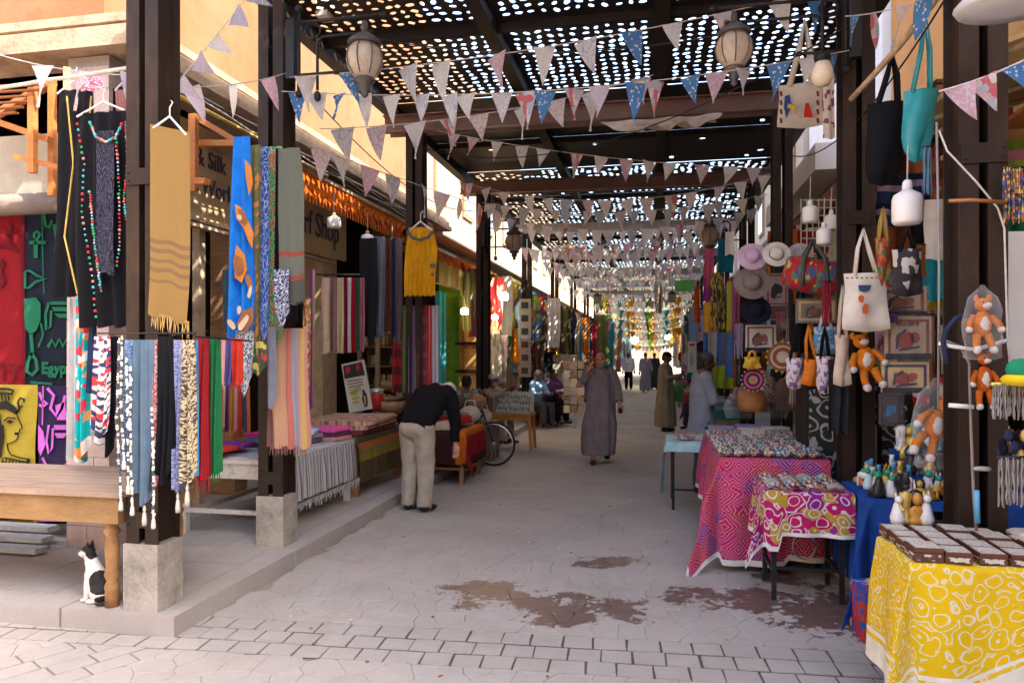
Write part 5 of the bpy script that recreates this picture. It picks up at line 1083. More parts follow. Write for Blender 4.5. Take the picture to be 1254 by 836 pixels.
part('blue_tape', MB().tube([W(1196, 600, Y=3.8), W(1197, 640, Y=3.8)], .013, 6), surf('blue_tape', (.1, .35, .6), .4), t)
part('copper_band', MB().tube([W(1162, 246, Y=3.8), W(1190, 245, Y=3.79), W(1232, 248, Y=3.8)], .01, 6), surf('copper', (.4, .17, .06), .4, .2, metal=.5), t)
part('blue_knot', MB().tube([W(1192, 382, Y=3.8), W(1170, 390, Y=3.78), W(1158, 405, Y=3.78), W(1155, 418, Y=3.8), W(1160, 445, Y=3.79)], .012, 6), M_navy, t)
q = W(1203, 574, Y=3.78); solo('silver_disc', MB().lathe(q, [(.001, -.01), (.035, -.008), (.04, 0), (.035, .01), (.001, .015)], 16, sy=.4), surf('old_silver', (.4, .38, .36), .4, .3, 10, .3, metal=.6), 'round dull metal disc strapped low on the nearest right post', 'disc')
# plush toys
M_plo = surf('orange_plush', (.62, .19, .02), 1.0, .25, 60, 1.0, spec=.05); M_plw = surf('white_plush', (.66, .62, .58), 1.0, .15, 60, 1.0, spec=.05); M_plr = surf('rust_orange_plush', (.5, .11, .015), 1.0, .25, 60, 1.0, spec=.05)
t_ = NT('clear_plastic_bag'); t_.b.inputs['Roughness'].default_value = .12; nt = t_.t; tr = nt.nodes.new('ShaderNodeBsdfTransparent'); mx = nt.nodes.new('ShaderNodeMixShader'); fr_ = nt.nodes.new('ShaderNodeLayerWeight'); fr_.inputs[0].default_value = .35
mr = nt.nodes.new('ShaderNodeMapRange'); mr.inputs[3].default_value = .04; mr.inputs[4].default_value = .4; nt.links.new(fr_.outputs['Facing'], mr.inputs[0]); nt.links.new(mr.outputs[0], mx.inputs[0]); nt.links.new(tr.outputs[0], mx.inputs[1]); nt.links.new(t_.b.outputs[0], mx.inputs[2]); nt.links.new(mx.outputs[0], nt.nodes['Material Output'].inputs[0])
t_.b.inputs['Base Color'].default_value = (.8, .8, .82, 1); t_.bump(t_.noise(t_.co('Object'), 30, 4), .9, .02); M_bag = t_.mat
def plush(label, u, v, Y, s, body, bag=False, down=False, rz=0, long=1.0):
    q = W(u, v, Y=Y); t = thing('plush_toy', label, 'plush toy', q, 'orange plush toys hanging on the right-hand posts'); sg = -1 if down else 1
    P = lambda x, y, z: q + Matrix.Rotation(rz, 3, 'Y') @ Vector((x * s, y * s, z * s * sg))
    part('body', MB().ball(P(0, 0, 0), (.07 * s, .055 * s, .1 * s * long), 12), body, t); part('belly', MB().ball(P(0, -.02, .0), (.045 * s, .042 * s, .07 * s * long), 10), M_plw if not down else body, t)
    h = MB().ball(P(0, -.01, .145 * long), (.058 * s, .055 * s, .055 * s), 12); hd = part('head', h, body, t)
    part('muzzle', MB().ball(P(.01, -.055, .135 * long), (.034 * s, .03 * s, .026 * s), 8), M_plw, hd)
    for sx in (-1, 1):
        part('ear', MB().ball(P(sx * .045, 0, .195 * long), (.02 * s, .012 * s, .03 * s), 7), body, hd)
        part('eye', MB().ball(P(sx * .022 + .005, -.062, .16 * long), .008 * s, 6), M_iron, hd)
        a = MB().tube([P(sx * .06, 0, .06 * long), P(sx * .1, -.02, .0), P(sx * .11, -.05, -.04)], [.026 * s, .024 * s, .022 * s], 8); part('arm', a, body, t); part('paw', MB().ball(P(sx * .112, -.055, -.05), .026 * s, 8), M_plw, t)
        a = MB().tube([P(sx * .035, 0, -.08 * long), P(sx * .05, -.02, -.15 * long), P(sx * .055, -.05, -.19 * long)], [.032 * s, .028 * s, .026 * s], 8); part('leg', a, body if (not down) else M_plw, t); part('foot', MB().ball(P(sx * .056, -.06, -.205 * long), .032 * s, 8), M_plw if not down else body, t)
    for c_ in t.children_recursive if False else [o for o in bpy.data.objects if o.parent and (o.parent == t or o.parent.parent == t)]:
        if 'eye' not in c_.name:
            for v_ in c_.data.vertices: v_.co += v_.co.normalized() * .006 * mnoise.noise(v_.co * 38) + Vector((0, 0, .004 * mnoise.noise(v_.co * 90)))
    if bag:
        prof = [(.01, .3), (.03, .27), (.1, .2), (.13, .1), (.135, 0), (.13, -.12), (.12, -.2), (.13, -.26), (.09, -.28)]
        m = MB(); n = 18; vs = []
        for r_, z in prof:
            for k in range(n): a = 6.283 * k / n; rr = r_ * s * (1 + .09 * math.sin(a * 5 + z * 20) + rc.uniform(-.05, .05)); vs.append(q + Vector((rr * math.cos(a), rr * .7 * math.sin(a), z * s * long)))
        m.add(vs, [(i * n + k, i * n + (k + 1) % n, (i + 1) * n + (k + 1) % n, (i + 1) * n + k) for i in range(len(prof) - 1) for k in range(n)], 0, None, True); part('plastic_bag', m, M_bag, t)
    return t
plush('orange plush toy in a clear bag at the top of the nearest right post', 1203, 396, 3.72, .6, M_plo, bag=True)
plush('rust orange long-bodied plush hanging below the bagged one', 1205, 464, 3.72, .5, M_plr, long=1.25)
plush('orange and white plush toy in a big clear bag over the figurines', 1146, 520, 4.3, .85, M_plo, bag=True, rz=.5)
plush('orange plush toy with dangling white legs beside the white tote', 1060, 440, 5.45, .92, M_plo, down=False, rz=-.25)
# pole with bags
t = thing('hanging_pole', 'rough pale stick slanting from the post up to the right with two bags', 'pole', W(1045, 118, Y=5.3)); part('stick', MB().tube([W(1042, 122, Y=5.3), W(1070, 92, Y=5.1), W(1100, 58, Y=4.8), W(1122, 30, Y=4.6), W(1150, -6, Y=4.4)], [.018, .02, .019, .022, .02], 8), surf('rough_stick', (.45, .33, .2), .8, .4, 20, .8), t)
def bag(label, u0, u1, v0, v1, vs_, Y, mat, strap=None, depth=.08, print_=None, slant=0, group=None, sw=.02, round_=.0, us=None, taper_=0, name='tote_bag', cat='bag'):
    a, b = W(u0, v0, Y=Y), W(u1, v0, Y=Y); zb = W(u0, v1, Y=Y).z; t = thing(name, label, cat, ((a.x + b.x) / 2, Y, zb), group)
    m = MB(); n = 9; vs = []; nzz = 6
    for j in range(nzz + 1):
        tt = j / nzz
        for s_ in (-1, 1):
            for i in range(n + 1):
                s = i / n; w = b.x - a.x; x = a.x + w * (s + (0.5 - s) * (taper_ * (1 - tt) + round_ * tt ** 4 * .8)) + slant * tt * w; bul = math.sin(math.pi * s) ** .5 * (.25 + .75 * math.sin(math.pi * min(1, tt * .8 + .15)))
                vs.append((x + .01 * math.sin(s * 9 + tt * 5), Y + s_ * depth / 2 * bul + .01 * math.sin(s * 8 + tt * 3), a.z + (zb - a.z) * tt - .02 * math.sin(math.pi * s) * (tt > .9)))
    N = n + 1; f = []
    for j in range(nzz):
        for sd in (0, 1):
            o = (2 * j + sd) * N; o2 = o + 2 * N
            f += [(o + i, o + i + 1, o2 + i + 1, o2 + i) for i in range(n)]
    o = 2 * nzz * N; f += [(o + i, o + i + 1, o + N + i + 1, o + N + i) for i in range(n)]
    uv = [((k % N) / n, 1 - (k // (2 * N)) / nzz) for k in range(len(vs))]
    m.add(vs, f, 0, uv, True); part('bag_body', m, mat, t)
    cx = (u0 + u1) / 2 if us is None else us; q = W(cx, vs_, Y=Y); w = b.x - a.x
    for s_, dy in ((-1, -.02), (1, .02)):
        part('strap', MB().tube([(a.x + w * .25, Y + dy, a.z - .02), (q.x - w * .12, Y + dy, (a.z + q.z) / 2 + .02), (q.x, Y + dy, q.z), (q.x + w * .12, Y + dy, (a.z + q.z) / 2 + .02), (a.x + w * .75, Y + dy, a.z - .02)], sw / 2, 6), strap or mat, t)
    return t
M_teal = surf('teal_leather', (.01, .26, .3), .4, .15, 6, .1, spec=.5)
bag('teal leather shoulder bag hanging from the slanting stick', 1106, 1150, 112, 196, 22, 4.75, M_teal, round_=.9, slant=-.15, depth=.1, us=1133)
bag('large black fabric bag hanging from the slanting stick', 1062, 1112, 128, 224, 68, 5.0, M_blackc, round_=.5, slant=-.12, depth=.14, us=1092, sw=.03)
M_canvas = F('white_canvas', (.66, .62, .54))
tt_ = bag('white canvas tote with a dark blue and orange figure print on the second right post', 1033, 1088, 335, 403, 281, 5.3, M_canvas, depth=.07, us=1057)
trace(tt_, 'figure_print', [[(1051, 349), (1067, 349), (1065, 356), (1058, 358), (1052, 356)]], F('navy_ink', (.05, .1, .2)), 5.24); trace(tt_, 'orange_print', [blob(1055, 366, 4, 5), blob(1060, 378, 4, 8)], F('rust_ink', (.5, .12, .03)), 5.236)
trace(tt_, 'edge_stitching', [q_ for k in range(8) for q_ in stroke([(1036 + k * 6, 340), (1039 + k * 6, 340.5)], 2)], F('green_red_stitch', (.3, .25, .1)), 5.235)
bag('narrow cream cotton bag hanging left of the canvas tote', 1022, 1041, 410, 470, 350, 5.55, F('cream_cotton', (.55, .45, .35)), depth=.05)
hang('trousers', 'black trousers hanging under the cream cotton bag', 'trousers', 1014, 1038, 440, 530, F('soft_black', (.03, .03, .035)), Y=5.62, folds=2, amp=.03)
M_dia = confetti('black_white_diamond', [(.03, .03, .035), (.04, .04, .05), (.03, .03, .04), (.5, .48, .45)], 6, metric='MANHATTAN', rnd_=.3)
bag('black shoulder bag with white diamond pattern', 1092, 1130, 306, 360, 284, 5.1, M_dia, depth=.12, round_=.2, strap=M_blackc)
bag('green and red kilim bag beside the black diamond one', 1071, 1091, 292, 348, 255, 5.3, confetti('kilim_green_red', [(.4, .03, .03), (.05, .15, .05), (.35, .25, .08), (.5, .1, .04)], 8, metric='MANHATTAN'), depth=.06)
M_kil = confetti('red_kilim', [(.42, .02, .025), (.45, .03, .03), (.35, .02, .02), (.4, .03, .03), (.05, .12, .25), (.5, .35, .12), (.06, .22, .1), (.3, .02, .02)], 9, metric='MANHATTAN', asp=(1, .8, 1))
tk = thing('duffel_bag', 'red kilim duffel bag with grey handles', 'bag', W(993, 370, Y=6.6)); q = W(995, 338, Y=6.6)
vs = []; prof = [(-.24, .05), (-.23, .12), (-.12, .145), (0, .15), (.12, .145), (.23, .12), (.24, .05)]
n = 14; vs = [q + Matrix.Rotation(.22, 3, 'Y') @ Vector((x, r * math.cos(a) * .8, r * math.sin(a) * 1.05 - .06 * 0)) for x, r in prof for a in [6.283 * k / n for k in range(n)]]
part('bag_body', MB().add(vs, [(i * n + k, i * n + (k + 1) % n, (i + 1) * n + (k + 1) % n, (i + 1) * n + k) for i in range(6) for k in range(n)] + [tuple(range(n))[::-1], tuple(range(6 * n, 7 * n))], 0, [((i // n) / 3, (i % n) / n * 2) for i in range(7 * n)], True), M_kil, tk)
M_gstrap = F('grey_webbing', (.12, .12, .12))
for sx in (-.11, .1): part('handle', MB().tube([q + Vector((sx, -.13, -.1)), q + Vector((sx * .8, -.1, .14)), q + Vector((0, -.03, .3)), q + Vector((sx * .9, .06, .12))], .018, 6), M_gstrap, tk)
bag('orange cloth tote hanging among the patterned bags', 982, 1006, 440, 470, 398, 6.3, F('orange_cloth', (.7, .2, .02)), depth=.12, us=990, taper_=.2)
M_emb = confetti('white_pink_embroidery', [(.6, .57, .58), (.62, .6, .6), (.5, .1, .2), (.6, .55, .58), (.15, .15, .4)], 9)
bag('white bag with pink embroidery left of the orange tote', 962, 984, 438, 474, 400, 6.4, M_emb, depth=.12, round_=.5, us=975, strap=M_blackc)
bag('white bag with fine red pattern right of the orange tote', 999, 1021, 436, 480, 400, 6.1, M_emb, depth=.12, round_=.6, us=1010, strap=M_blackc)
bag('sky blue watercolour print bag above the orange tote', 996, 1026, 400, 432, 380, 6.6, swirl('sky_watercolour', (.15, .35, .55), (.6, .66, .7), 3, 5, .3), depth=.06)
bag('black bag behind the red duffel', 970, 990, 372, 430, 345, 6.8, M_blackc, depth=.06)
# framed and wrapped cushion covers
def cover(label, u0, u1, v0, v1, Y, ground, motif, border, wrap=True, txt=None, base=None):
    a, b = W(u0, v0, Y=Y), W(u1, v1, Y=Y); t = thing('cushion_cover', label, 'cushion cover', ((a.x + b.x) / 2, Y, b.z), 'folded cushion covers in clear wrap'); w = b.x - a.x; h = a.z - b.z
    part('cover', MB().bb(a.x, b.x, Y, Y + .03, b.z, a.z), ground, t)
    e = w * .06; part('border', MB().bb(a.x + e, b.x - e, Y - .003, Y - .0002, a.z - 2 * e, a.z - e).bb(a.x + e, b.x - e, Y - .003, Y - .0002, b.z + e, b.z + 2 * e).bb(a.x + e, a.x + 2 * e, Y - .003, Y - .0002, b.z + 2 * e, a.z - 2 * e).bb(b.x - 2 * e, b.x - e, Y - .003, Y - .0002, b.z + 2 * e, a.z - 2 * e), border, t)
    du, dv = (u1 - u0), (v1 - v0); c, r = (u0 + u1) / 2, (v0 + v1) / 2
    trace(t, 'motif', [blob(c - du * .08, r + dv * .05, du * .2, dv * .22, 9, .4), blob(c + du * .14, r, du * .12, dv * .16, 8)], motif, Y - .004)
    trace(t, 'motif_accent', stroke([(c - du * .25, r + dv * .25), (c - du * .22, r - dv * .05), (c - du * .05, r - dv * .2)], du * .06) + stroke([(c - du * .2, r + dv * .28), (c + du * .24, r + dv * .2)], du * .05), M_motd, Y - .008)
    if txt: q = W(c, v0 + dv * .2, Y=Y - .012); text(txt, border, face((q.x, q.y, q.z), (1, 0, 0)), h * .17, t, bold=.002)
    if base: part('dark_hem', MB().bb(a.x, b.x, Y - .012, Y - .006, b.z, b.z + h * .14), M_blackc, t)
    if wrap:
        m = MB(); N = 7; vs = [(a.x - .01 + (w + .02) * i / N, Y - .02 - rc.uniform(0, .012), a.z + .01 - (h + .02) * j / N) for j in range(N + 1) for i in range(N + 1)]
        m.add(vs, [(j * (N + 1) + i, j * (N + 1) + i + 1, (j + 1) * (N + 1) + i + 1, (j + 1) * (N + 1) + i) for j in range(N) for i in range(N)], 0, None, True); part('clear_wrap', m, M_bag, t)
    return t
M_motd = F('ink_dark_motif', (.06, .05, .08)); M_lin = F('linen_ground', (.42, .36, .27)); M_red = F('dull_red_motif', (.35, .06, .05)); M_brnm = F('brown_red_motif', (.25, .08, .05)); M_sand = F('sand_ground', (.5, .38, .18))
cover('beige cushion cover with a tangle of figures, highest of the right-hand stack', 1073, 1135, 352, 386, 5.45, confetti('tangle_print', [(.3, .22, .14), (.12, .1, .08), (.35, .28, .2)], 14), M_brnm, M_brnm, base=1)
cover('cushion cover lettered EGYPT with a brown bird emblem', 1084, 1141, 388, 440, 5.4, M_lin, M_red, M_brnm, txt='EGYPT', base=1)
cover('sand coloured cushion cover with a fan bearer and red ball', 1080, 1138, 443, 481, 5.42, M_sand, M_red, F('navy_border', (.06, .05, .12)), base=1)
cover('dark cushion cover with a small blue figure near the figurines', 1077, 1104, 482, 520, 5.44, F('dark_ground', (.05, .04, .04)), F('blue_figure', (.03, .2, .35)), M_blackc)
cover('pink and white folded cloth square beside the lettered cover', 1073, 1085, 396, 440, 5.5, F('pale_pink_ground', (.5, .3, .4)), M_red, M_lin)
cover('wrapped picture cloth with an eagle inside a brown border', 913, 950, 398, 430, 7.4, F('white_ground', (.5, .46, .42)), M_brnm, M_brnm, base=1)
cover('wrapped red and grey picture cloth right of the brown hat', 938, 965, 335, 374, 7.6, confetti('red_grey_print', [(.4, .2, .2), (.3, .28, .3), (.45, .35, .33)], 8), M_motd, M_red)
cover('wrapped cream picture cloth next to the eagle one', 951, 966, 390, 428, 7.5, M_lin, M_brnm, F('dull_green', (.15, .18, .1)))
cover('gold and beige wrapped cloth below the red duffel', 975, 1025, 366, 395, 6.7, confetti('gold_print', [(.4, .3, .15), (.5, .42, .25), (.2, .15, .1)], 9), M_brnm, M_sand)
cover('blue and pink wrapped cloth beside the grid', 966, 976, 318, 345, 7.2, F('bluegrey_ground', (.25, .3, .4)), M_motd, M_lin)
cover('grey wrapped cloth over the mandala disc', 935, 965, 375, 392, 7.65, F('grey_pink_ground', (.35, .28, .27)), M_red, M_brnm)
tt_ = bag('wrapped white bag printed with small coloured figures high on the right', 953, 1008, 105, 156, 26, 6.9, M_canvas, depth=.05, us=985, sw=.05)
trace(tt_, 'blue_figure_print', [[(961, 118), (967, 116), (969, 128), (963, 146), (960, 132)]], F('cobalt_ink', (.05, .12, .4)), 6.84); trace(tt_, 'yellow_figure_print', [[(965, 127), (974, 130), (975, 142), (970, 133), (964, 133)]], F('yellow_ink', (.7, .5, .03)), 6.83); trace(tt_, 'red_figure_print', [[(986, 127), (990, 126), (996, 144), (984, 144)]], F('red_ink', (.6, .04, .03)), 6.835)
trace(tt_, 'side_tabs', [q_ for k in range(4) for u_ in (956, 1001) for q_ in stroke([(u_, 112 + k * 11), (u_ + 1, 118 + k * 11)], 3)], F('dark_red_tab', (.25, .05, .06)), 6.838)
hang('scarf', 'white cloth with dark red patches hanging beside the wrapped bag', 'scarf', 1008, 1022, 88, 170, confetti('white_darkred_patch', [(.7, .66, .62), (.7, .66, .62), (.25, .08, .12), (.7, .65, .6)], 3, asp=(1, 4, 1)), Y=6.6, folds=1)
# hats
def hat(label, u, v, Y, r, col, tilt=1.25, dark=None):
    r *= .84; q = W(u, v, Y=Y); m = F(col[0], col[1]); t = thing('sun_hat', label, 'hat', q, 'sun hats pinned in a column on the right'); n = 22; R3 = Matrix.Rotation(tilt, 3, 'X')
    pr = [(.0, .42), (.25, .41), (.42, .32), (.5, .12), (.53, .04), (.75, .0), (1.0, -.03)]
    vs = [q + R3 @ Vector((a_ * r * math.cos(6.283 * k / n), a_ * r * math.sin(6.283 * k / n), z * r + .03 * r * math.sin(12.5 * k / n) * (a_ > .9))) for a_, z in [(max(a, .01), z) for a, z in pr] for k in range(n)]
    part('crown_and_brim', MB().add(vs, [(i * n + k, i * n + (k + 1) % n, (i + 1) * n + (k + 1) % n, (i + 1) * n + k) for i in range(len(pr) - 1) for k in range(n)], 0, None, True), m, t)
    part('hat_band', MB().add([q + R3 @ Vector((rr * r * math.cos(6.283 * k / n), rr * r * math.sin(6.283 * k / n), z * r)) for rr, z in ((.545, .05), (.515, .14)) for k in range(n)], [(k, (k + 1) % n, n + (k + 1) % n, n + k) for k in range(n)]), dark or m, t)
hat('lilac pink sun hat, top left of the column', 921, 314, 7.2, .165, ('lilac_felt', (.55, .38, .5)))
hat('white sun hat with a dark bow, beside the lilac one', 951, 311, 7.1, .15, ('white_straw', (.62, .6, .54)), dark=M_navy)
hat('taupe sun hat in the middle of the column', 921, 346, 7.15, .2, ('taupe_felt', (.27, .21, .18)))
hat('navy blue sun hat at the bottom of the column', 926, 380, 7.2, .17, ('navy_felt', (.012, .014, .028)))
hat('pale pink sun hat half hidden behind the red duffel', 980, 311, 7.3, .14, ('pale_pink_straw', (.5, .42, .42)))
t = thing('wire_grid', 'pale wire grid panel behind the white bulbs', 'grid', W(1003, 320, Y=6.95))
for k in range(7): u = 981 + k * 7.2; part('wire', MB().tube([W(u, 243, Y=7.0), W(u, 322, Y=7.0)], .005, 4), surf('pale_green_wire', (.4, .45, .36), .5), t)
for k in range(9): v = 245 + k * 9.4; part('wire', MB().tube([W(981, v, Y=7.01), W(1025, v, Y=7.01)], .005, 4), surf('pale_green_wire', (0, 0, 0)), t)
# discs, drum
def disc(label, u, v, Y, r, mats):
    q = W(u, v, Y=Y); t = thing('round_mat', label, 'round mat', q, 'round patterned mats on the right'); R3 = Matrix.Rotation(R(90), 3, 'X')
    for k, (f, m_) in enumerate(mats): n = 20; part('ring', MB().add([q + Vector((0, -.004 * k, 0)) + R3 @ Vector((f * r * math.cos(6.283 * j / n), f * r * math.sin(6.283 * j / n), z)) for z in (0, .012) for j in range(n)], [tuple(range(n)), tuple(range(n, 2 * n))] + [(j, (j + 1) % n, n + (j + 1) % n, n + j) for j in range(n)]), m_, t)
    m = MB()
    for j in range(16): m.ball(q + Vector((r * 1.04 * math.cos(j * .3927), -.01, r * 1.04 * math.sin(j * .3927))), r * .09, 6)
    part('edge_beads', m, surf('yellow_green_bead', (.5, .5, .06), .5), t, kind='stuff')
disc('purple and pink mandala mat with a beaded edge above the magenta table', 922, 465, 7.3, .105, [(1, F('dark_purple_felt', (.1, .02, .08))), (.82, F('rose_felt', (.5, .1, .2))), (.62, F('plum_felt', (.12, .03, .12))), (.4, F('lime_felt', (.4, .4, .08))), (.2, F('rose_felt', (0, 0, 0)))])
disc('brown and cream woven round mat behind the white embroidered bag', 958, 437, 7.25, .14, [(1, F('rust_weave', (.35, .12, .05))), (.8, F('cream_weave', (.5, .4, .3))), (.66, F('rust_weave', (0, 0, 0))), (.4, F('cream_weave', (0, 0, 0)))])
q = W(921, 503, Y=7.6); t = thing('drum', 'orange brown leather drum-shaped pouffe behind the bead packs', 'pouffe', q); part('side', MB().lathe(q, [(.12, 0), (.135, .06), (.135, .14), (.12, .2)], 18), surf('tan_leather', (.36, .15, .05), .5, .2), t); part('top', MB().lathe(q, [(.11, .201), (.05, .215), (.01, .22)], 18), surf('tan_leather', (0, 0, 0)), t)
bag('mustard yellow little purse above the mandala mat', 911, 931, 437, 450, 430, 7.2, surf('mustard_leather', (.6, .36, .03), .5), depth=.05)
# inlaid chests behind the posts
M_arab = swirl('black_silver_arabesque', (.03, .03, .03), (.35, .34, .32), 7, 8, .55, coords='Object')
t = thing('inlaid_chest', 'dark chest with silver arabesque inlay behind the second right post', 'chest', (1.9, 6.45, 0)); a, b = W(988, 476, Y=6.3), W(1070, 620, Y=6.3)
part('carcass', MB().bb(a.x, b.x, 6.32, 6.8, 0, 1.45), M_dark, t)
for k in range(2): w2 = (b.x - a.x) / 2; part('door_panel', MB().bb(a.x + k * w2 + .02, a.x + (k + 1) * w2 - .02, 6.29, 6.318, .1, 1.4), M_arab, t)
t = thing('inlaid_screen', 'dark arabesque screen standing behind the figurines', 'screen', (2.4, 5.9, 0)); a, b = W(1077, 500, Y=5.95), W(1190, 620, Y=5.95)
part('frame', MB().bb(a.x, b.x, 5.97, 6.02, .3, 1.5), M_dark, t)
for k in range(3): w2 = (b.x - a.x) / 3; part('screen_panel', MB().bb(a.x + k * w2 + .02, a.x + (k + 1) * w2 - .02, 5.94, 5.968, .4, 1.3), M_arab, t)
# eaves and shop fronts of the right side
t = thing('timber_eaves', 'reddish brown timber eaves sloping under the white balcony', 'canopy', (2.4, 9, 3.8))
part('eaves_board', MB().bar((2.2, 6.3, 3.72), (2.2, 13, 3.72), .05, .22), M_woodr, t); part('roof_sheet', MB().bar((2.6, 6.3, 3.86), (2.6, 13, 3.86), .86, .03), surf('sheet_brown', (.1, .05, .03), .7), t)
for k in range(12): part('rafter', MB().bb(2.23, 3.0, 6.4 + k * .55, 6.46 + k * .55, 3.74, 3.84), M_woodr, t)
t = thing('canopy', 'straw-yellow shade sheet with sticks above the hanging bags', 'canopy', (2.3, 5, 3.6)); M_straw = surf('straw_sheet', (.5, .36, .14), .9, .3, 12, .6, stretch=(1, 6, 1))
part('straw_sheet', MB().add([(1.75, 4.2, 3.3), (3.08, 4.2, 3.75), (3.08, 6.2, 3.75), (1.75, 6.2, 3.3), (1.75, 4.2, 3.33), (3.08, 4.2, 3.78), (3.08, 6.2, 3.78), (1.75, 6.2, 3.33)], [(0, 1, 2, 3), (7, 6, 5, 4), (0, 4, 5, 1), (1, 5, 6, 2), (2, 6, 7, 3), (3, 7, 4, 0)]), M_straw, t)
for k in range(4): part('stick', MB().tube([(1.72, 4.3 + k * .6, 3.28), (3.09, 4.32 + k * .6, 3.73)], .02, 6), M_bamboo, t)
t = thing('shelf_rack', 'orange-brown shelf rack with gilded trinkets at the upper right edge', 'shelves', (2.6, 5.0, 0)); 
for k in range(6):
    z = 1.0 + k * .45; part('shelf', MB().bb(2.3, 3.05, 5.0, 5.6, z, z + .03), M_woodor, t)
for x in (2.28, 3.0): part('upright', MB().bb(x, x + .05, 4.96, 5.0, 0, 3.6), M_woodor, t)
m = MB()
for k in range(70):
    p = Vector((rc.uniform(2.34, 2.98), rc.uniform(5.02, 5.15), 1.03 + rc.randrange(6) * .45)); h_ = rc.uniform(.08, .3); r_ = rc.uniform(.03, .06); m.lathe(p, [(r_, 0), (r_ * 1.1, h_ * .4), (r_ * .4, h_ * .6), (r_ * .7, h_ * .8), (.005, h_)], 8, m=k % 4)
part('trinkets', m, [M_gold, surf('dull_bronze', (0, 0, 0)), surf('ivory_trinket', (0, 0, 0)), surf('dark_teal_glaze', (.03, .12, .15), .3)], t, kind='stuff')
# ================================================================ RIGHT TABLES
KH_a = (.55, .02, .1); 
M_khay = swirl('crimson_arabesque', (.4, .008, .1), (.55, .22, .2), 7, 15, .55, third=[(.42, .01, .13), (.13, .02, .2), (.42, .012, .14), (.36, .015, .06)], dist=.06, metric='MANHATTAN')
M_khay2 = swirl('magenta_white_scroll', (.38, .008, .1), (.6, .54, .52), 11, 9, .72, third=[(.4, .015, .1), (.36, .01, .12), (.38, .26, .03), (.22, .015, .2)], dist=.1)
M_hem = F('white_hem', (.62, .6, .58))
table('tall trestle table under the large crimson patterned cloth', .5, 1.28, 5.95, 7.75, .86, 0, .04, M_iron)
drape(.48, 1.3, 5.92, 7.78, .875, .66, .0, .82, 0, M_khay, 'tablecloth', 'large crimson and purple patterned cloth with white hem, reaching nearly to the ground', hem=(.05, M_hem), res=.045, amp=.03, flare=.14, folds=.3, fs=lambda a: 1.0 if a < .95 else .93, ls=lambda b: 1 if b < 6.4 else .85)
trace_sq = MB()
table('small folding metal table under the magenta scroll cloth', .74, 1.27, 5.2, 5.72, .745, 0, .032, M_iron)
drape(.72, 1.29, 5.18, 5.74, .755, .36, 0, .34, 0, M_khay2, 'tablecloth', 'magenta cloth with white scrolls and a pointed corner on the small metal table', hem=(.04, M_hem), res=.03, amp=.02, flare=.12, folds=.22, fs=lambda a: 1.15 if a < .8 else .85)
solo('metal_hoop', MB().tube([W(985 + 14 * math.cos(k * .4488), 668 + 16 * math.sin(k * .4488), Y=5.45) for k in range(15)], .008, 6), surf('chrome_wire', (.4, .4, .4), .3, .1, metal=.8), 'thin metal hoop under the small metal table', 'hoop')
M_bl = F('royal_blue_cloth', (.015, .07, .32))
table('table crowded with figurines, draped in royal blue', 1.34, 2.4, 4.97, 5.6, .76, 0, .04, M_wood)
drape(1.32, 2.42, 4.95, 5.62, .775, .6, 0, .62, 0, M_bl, 'tablecloth', 'royal blue cloth hanging in a long tail at the corner of the figurine table', res=.04, amp=.03, flare=.05, folds=.3, fs=lambda a: 1.0 if a < 1.45 else .1 if a < 1.75 else .5, ls=lambda b: 1.0)
solo('riser', MB().bb(1.62, 2.4, 5.22, 5.42, .782, .89).bb(1.62, 2.4, 5.421, 5.6, .782, 1.02), M_bl, 'blue covered stepped riser at the back of the figurine table', 'riser')
t = thing('rug_roll', 'red, blue and white patterned rug folded on the ground beside the yellow cloth', 'rug', (1.3, 4.75, 0)); part('fold', MB().bb(1.18, 1.5, 4.55, 4.85, .003, .3), swirl('red_blue_rug', (.4, .03, .03), (.03, .08, .35), 6, 7, .3, third=[(.45, .05, .03), (.5, .45, .4)], coords='Object'), t); part('blue_panel', MB().bb(1.25, 1.46, 4.543, 4.549, .1, .26), M_bl, t)
